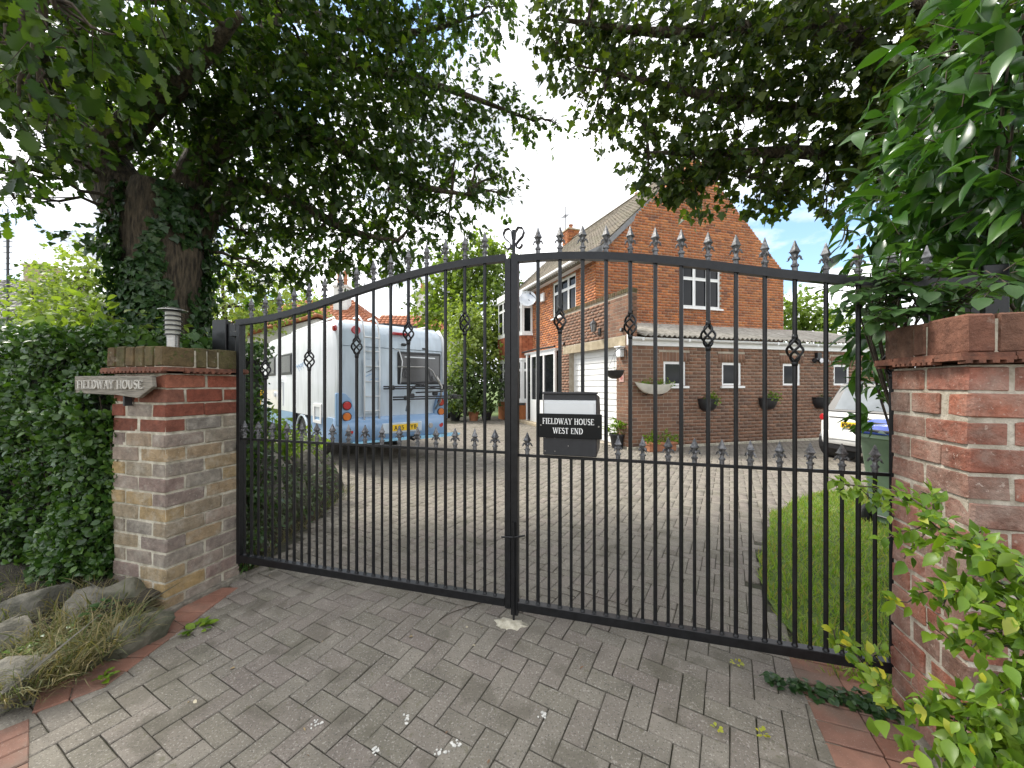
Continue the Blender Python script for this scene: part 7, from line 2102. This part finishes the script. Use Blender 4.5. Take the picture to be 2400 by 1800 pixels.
# soil bank under the hedge
def bank():
    mb = MB(); pts = []; nx, ny = 30, 12
    for j in range(ny + 1):
        for i in range(nx + 1):
            t = -2.33 - 3.0 * i / nx; n = -1.30 + 1.0 * j / ny
            p = GM @ Vector((t, n, 0)); h = .02 + .16 * max(0, min(1, (n + 1.15 + .25 * (t + 2.33) * 0) / .6)) + .04 * mnoise.noise(Vector((p.x * 4, p.y * 4, 0)))
            if p.x > -2.27: h = min(h, .0)
            pts.append((p.x, p.y, h - .02))
    f = [(j * (nx + 1) + i, j * (nx + 1) + i + 1, (j + 1) * (nx + 1) + i + 1, (j + 1) * (nx + 1) + i) for j in range(ny) for i in range(nx)]
    mb.add(pts, f); o = mb.build('verge_soil', M['soil'], smooth=True, recalc=False); tagit(o, kind='structure')
bank()

BLADE = (np.array([(0, .5, 0), (0, -.5, 0), (.35, .42, .10), (.35, -.42, .10), (.7, .28, .10), (.7, -.28, .10), (1.0, 0, -.06)]) * np.array([1, .022, 1]), np.array([(0, 1, 3), (0, 3, 2), (2, 3, 5), (2, 5, 4), (4, 5, 6)]))
def tufts(name, label, spots, n, L, mat, lean=None, w=1.0):
    P = []; D = []
    for (x, y, z, r) in spots:
        k = int(n * r)
        for _ in range(k):
            a = random.random() * math.tau; q = random.random() ** .6 * r
            P.append((x + q * math.cos(a), y + q * math.sin(a), z)); up = random.uniform(.25, 1.1)
            D.append((math.cos(a) * .5 + random.gauss(0, .7) + (lean or (0, 0))[0], math.sin(a) * .5 + random.gauss(0, .7) + (lean or (0, 0))[1], up))
    P = np.array(P); D = np.array(D)
    b = leaves(name, BLADE, P, D, np.array([0, 0, 1.0]) + rng.normal(size=P.shape) * .3, L * (.35 + 1.0 * rng.random(len(P))), M[mat], None, w * (.4 + 1.3 * rng.random(len(P))))
    tagit(b, label, 'grass', kind='stuff')
sp = []
for px, py in ((235, 1470), (180, 1500), (130, 1530), (200, 1540), (270, 1500), (90, 1560), (150, 1580), (230, 1565), (60, 1600), (120, 1620), (30, 1660), (250, 1440), (70, 1540), (180, 1590), (10, 1620), (280, 1535), (95, 1640), (40, 1400), (110, 1410), (170, 1425), (230, 1420), (20, 1450), (60, 1480), (150, 1460), (300, 1440), (205, 1450), (0, 1500), (-40, 1560), (-30, 1640)):
    g = gp(px, py); sp.append((g.x, g.y, .03 + .08 * random.random(), .12))
tufts('dry_grass', 'tangle of long dry grass over the stones below the hedge', sp, 1500, .155, 'dry_grass', (.05, -.1), 1.3)
def weed(px, py, r, n, size, label, mat='climber', z=0.0):
    g = gp(px, py); o = thing('weed', label, 'weed', (g.x, g.y, ground(g.x, g.y)))
    a = rng.random(n) * math.tau; q = r * rng.random(n) ** .6
    P = np.column_stack([g.x + q * np.cos(a), g.y + q * np.sin(a), ground(g.x, g.y) + .012 + z * rng.random(n)])
    D = np.column_stack([np.cos(a), np.sin(a), .25 + .4 * rng.random(n)])
    leaves('foliage', LEAF_OVAL, P, D, np.array([0, 0, 1.0]) + rng.normal(size=P.shape) * .25, size * (.6 + .7 * rng.random(n)), M[mat], o, 1.1)
weed(395, 1395, .10, 90, .06, 'leafy bramble growing over the boulder at the pillar foot', 'climber', .22)
weed(460, 1478, .06, 26, .05, 'flat green weed on the red border pavers', 'climber')
weed(640, 1332, .03, 16, .035, 'tiny bright weed under the gate beside the hinge end', 'climber', .03)
weed(240, 1600, .03, 14, .04, 'small pale weed at the edge of the dry grass', 'climber', .03)
weed(1725, 1570, .02, 10, .02, 'tiny yellowish weed in a paver joint near the red border', 'climber_y')
weed(1785, 1735, .02, 10, .02, 'tiny weed in a paver joint at the apron corner', 'climber_y')
weed(1680, 1725, .015, 8, .02, 'faint tiny weed among the grey pavers', 'climber_y')

weed(60, 1385, .16, 120, .05, 'dark leafy weeds crowding the hedge foot', 'hedge', .10)
weed(200, 1395, .14, 100, .05, 'green leafy weeds between hedge and boulder', 'elder', .10)
weed(130, 1420, .12, 60, .045, 'yellow green seedlings at the hedge base', 'climber', .06)

weed(250, 1480, .09, 60, .05, 'leafy green weeds among the dry grass by the boulder', 'elder', .16)
weed(120, 1560, .10, 60, .045, 'dark weeds in the middle of the dry grass', 'hedge', .14)
weed(30, 1590, .08, 40, .05, 'pale green dock leaves beside the large round stone', 'climber', .12)

def rockery():
    # raised bed behind the gate on the left
    mb = MB(); nx, ny = 26, 26; pts = []
    for j in range(ny + 1):
        for i in range(nx + 1):
            y = 3.15 + 3.6 * j / ny; edge = -2.18 - .10 * math.sin(y * 2) - max(0, y - 4.4) * .28
            x = edge - 4.0 * i / nx
            k = min(1, (edge - x) / .45); h = .62 * (k ** .6) * min(1, (y - 3.1) / .5) * min(1, (6.85 - y) / .6) + .05 * mnoise.noise(Vector((x * 4, y * 4, 0)))
            pts.append((x, y, h - .02))
    f = [(j * (nx + 1) + i, j * (nx + 1) + i + 1, (j + 1) * (nx + 1) + i + 1, (j + 1) * (nx + 1) + i) for j in range(ny) for i in range(nx)]
    mb.add(pts, f); tagit(mb.build('raised_bed', M['soil'], smooth=True, recalc=False), kind='structure')
    labs = ['upright mossy stone in the raised bed behind the gate hinge', 'squat grey stone edging the raised bed', 'tilted stone at the bed corner near the motorhome', 'low broad stone under the bed shrubs', 'pale stone capping the raised bed edge', 'rough stone set against the bed slope', 'small stone beside the bed at the drive edge']
    for k, (x, y, z, s) in enumerate(((-2.45, 3.95, .30, (.20, .18, .30)), (-2.40, 4.30, .10, (.18, .2, .28)), (-2.55, 4.9, .25, (.22, .22, .34)), (-2.75, 5.5, .1, (.25, .2, .3)), (-2.62, 4.3, .55, (.2, .2, .2)), (-2.9, 4.7, .55, (.22, .2, .22)), (-2.35, 3.55, .0, (.16, .15, .18)))):
        rock((x, y, z), s, labs[k], 'stone_moss' if k % 2 else 'stone', 30 + k, k * .9)
    def shrub(label, blobs, mat, dens, size, tmpl=LEAF_SMALL):
        c = blobs[0][0]; o = thing('bed_shrub', label, 'shrub', (c[0], c[1], max(0, c[2] - .3)))
        P, D, U, S, T0, T1 = sprays(blobs, dens, .14, 7, size); leaves('foliage', tmpl, P, D, U, S, M[mat], o); twigs(T0, T1, o)
    R = lambda L: [(np.array([x, y, z]), (r, r, r * .8)) for x, y, z, r in L]
    shrub('grey green cushion shrub over the drive edge of the raised bed', R([(-2.35, 3.8, .45, .22), (-2.4, 4.2, .35, .25), (-2.3, 3.5, .3, .2), (-2.45, 4.6, .35, .25), (-2.6, 5.1, .35, .25)]), 'shrub_grey', 15000, .042)
    shrub('dark trailing shrub low in the raised bed', R([(-2.4, 3.5, .55, .22), (-2.55, 3.9, .65, .2), (-2.3, 3.3, .2, .2), (-2.5, 4.4, .15, .2)]), 'hedge', 12000, .05)
    shrub('bright leafy shrub on top of the raised bed before the motorhome', R([(-2.95, 4.5, .95, .26), (-3.2, 4.6, .95, .25), (-2.75, 4.6, .95, .2), (-2.95, 4.7, 1.1, .16), (-3.45, 4.7, .9, .22)]), 'climber', 5000, .08, LEAF_OVAL)
    shrub('tall thin plant at the bed end beside the motorhome wheel', R([(-2.8, 5.2, .75, .22), (-3.1, 5.5, .7, .25)]), 'bgleaf', 7000, .06)
rockery()
tufts('bed_grass', 'straw coloured grass along the drive edge of the raised bed', [(-2.2 - .02 * k, 3.3 + k * .28, .02, .10) for k in range(9)], 700, .16, 'dry_grass')
tufts('edge_grass', 'green grass fringe where the drive meets the bed corner', [(-2.35 - .13 * k, 4.9 + k * .22, .02, .12) for k in range(6)], 900, .13, 'grass')
tufts('lawn_edge', 'ragged grass along the lawn edge beside the drive', [(1.66 + .012 * k + .0011 * k * k + random.uniform(-.06, .04), 2.15 + .048 * k + random.uniform(-.03, .03), .0, random.uniform(.03, .11)) for k in range(46)], 420, .075, 'grass')

# ================================================================== small things lying on the paving
def litter():
    for k, (px, py, lab) in enumerate(((740, 1700, 'white splash of bird droppings beside a speckled paver'), (955, 1690, 'bird dropping on the pavers below the gate centre'), (880, 1765, 'dark and white bird dropping near the picture foot'), (1068, 1752, 'white bird dropping nearest the twig end'), (1030, 1768, 'dark flecked bird dropping beside the white one'), (1272, 1690, 'faint white fleck on the apron pavers'), (1935, 1635, 'white fleck on the red border pavers'))):
        g = gp(px, py); o = thing('bird_dropping', lab, 'dropping', (g.x, g.y, 0))
        mb = MB()
        for q in range(9):
            c = g + Vector((random.gauss(0, .011), random.gauss(0, .011), 0)); r = random.uniform(.003, .008); n = 7
            pts = [(c.x + r * random.uniform(.6, 1.3) * math.cos(a * math.tau / n), c.y + r * random.uniform(.6, 1.3) * math.sin(a * math.tau / n), ground(c.x, c.y) + .003) for a in range(n)]
            mb.prism(pts, (0, 0, .0025))
        mb.build('splash', M['dropping'], o)
    def twig(pts, label, r=.004):
        P = []
        for px, py in pts:
            g = gp(px, py); P.append(Vector((g.x, g.y, ground(g.x, g.y) + .008)))
        o = thing('twig', label, 'twig', P[0]); mb = MB(); q = catmull(P, 4); mb.tube(q, [r * (1 - .5 * i / (len(q) - 1)) for i in range(len(q))], 6)
        mb.build('stick', M['twig'], o, smooth=True)
    twig([(1166, 1428), (1120, 1446), (1060, 1466), (1030, 1482)], 'thin brown twig lying in front of the gate')
    twig([(1330, 1390), (1400, 1412), (1475, 1436)], 'long twig lying on the pavers behind the gate', .003)
    twig([(1375, 1275), (1388, 1262)], 'short twig standing up behind the gate', .003)
    twig([(395, 1445), (415, 1462), (450, 1482)], 'pale bent stalk hanging over the red pavers', .003)
    cols = [plain('dead_leaf_tan', (.30, .22, .11), .8), plain('dead_leaf_pale', (.42, .37, .26), .8), plain('dead_leaf_brown', (.16, .09, .05), .8)]
    k = 0
    while k < 24:
        if k < 14: x = random.uniform(-1.8, 1.7); y = random.uniform(1.5, 2.5)
        else: x = random.uniform(-2.0, 2.4); y = random.uniform(2.6, 5.5)
        if not inpoly(x, y, DRIVE): continue
        z = ground(x, y) + .006
        o = leaves('fallen_leaf', LEAF_OVAL, np.array([(x, y, z)]), rng.normal(size=(1, 3)) * np.array([1, 1, .1]), np.array([[random.gauss(0, .3), random.gauss(0, .3), 1]]), np.array([random.uniform(.012, .028)]), cols[k % 3], None, random.uniform(.5, 1.2))
        tagit(o, 'tiny dry leaf fleck lying on the drive paving', 'leaf', 'dry leaf flecks on the drive'); k += 1
litter()

# ------------------------------------------------------------------ render settings
scene.render.engine = 'CYCLES'
scene.cycles.max_bounces = 8
scene.cycles.transparent_max_bounces = 8
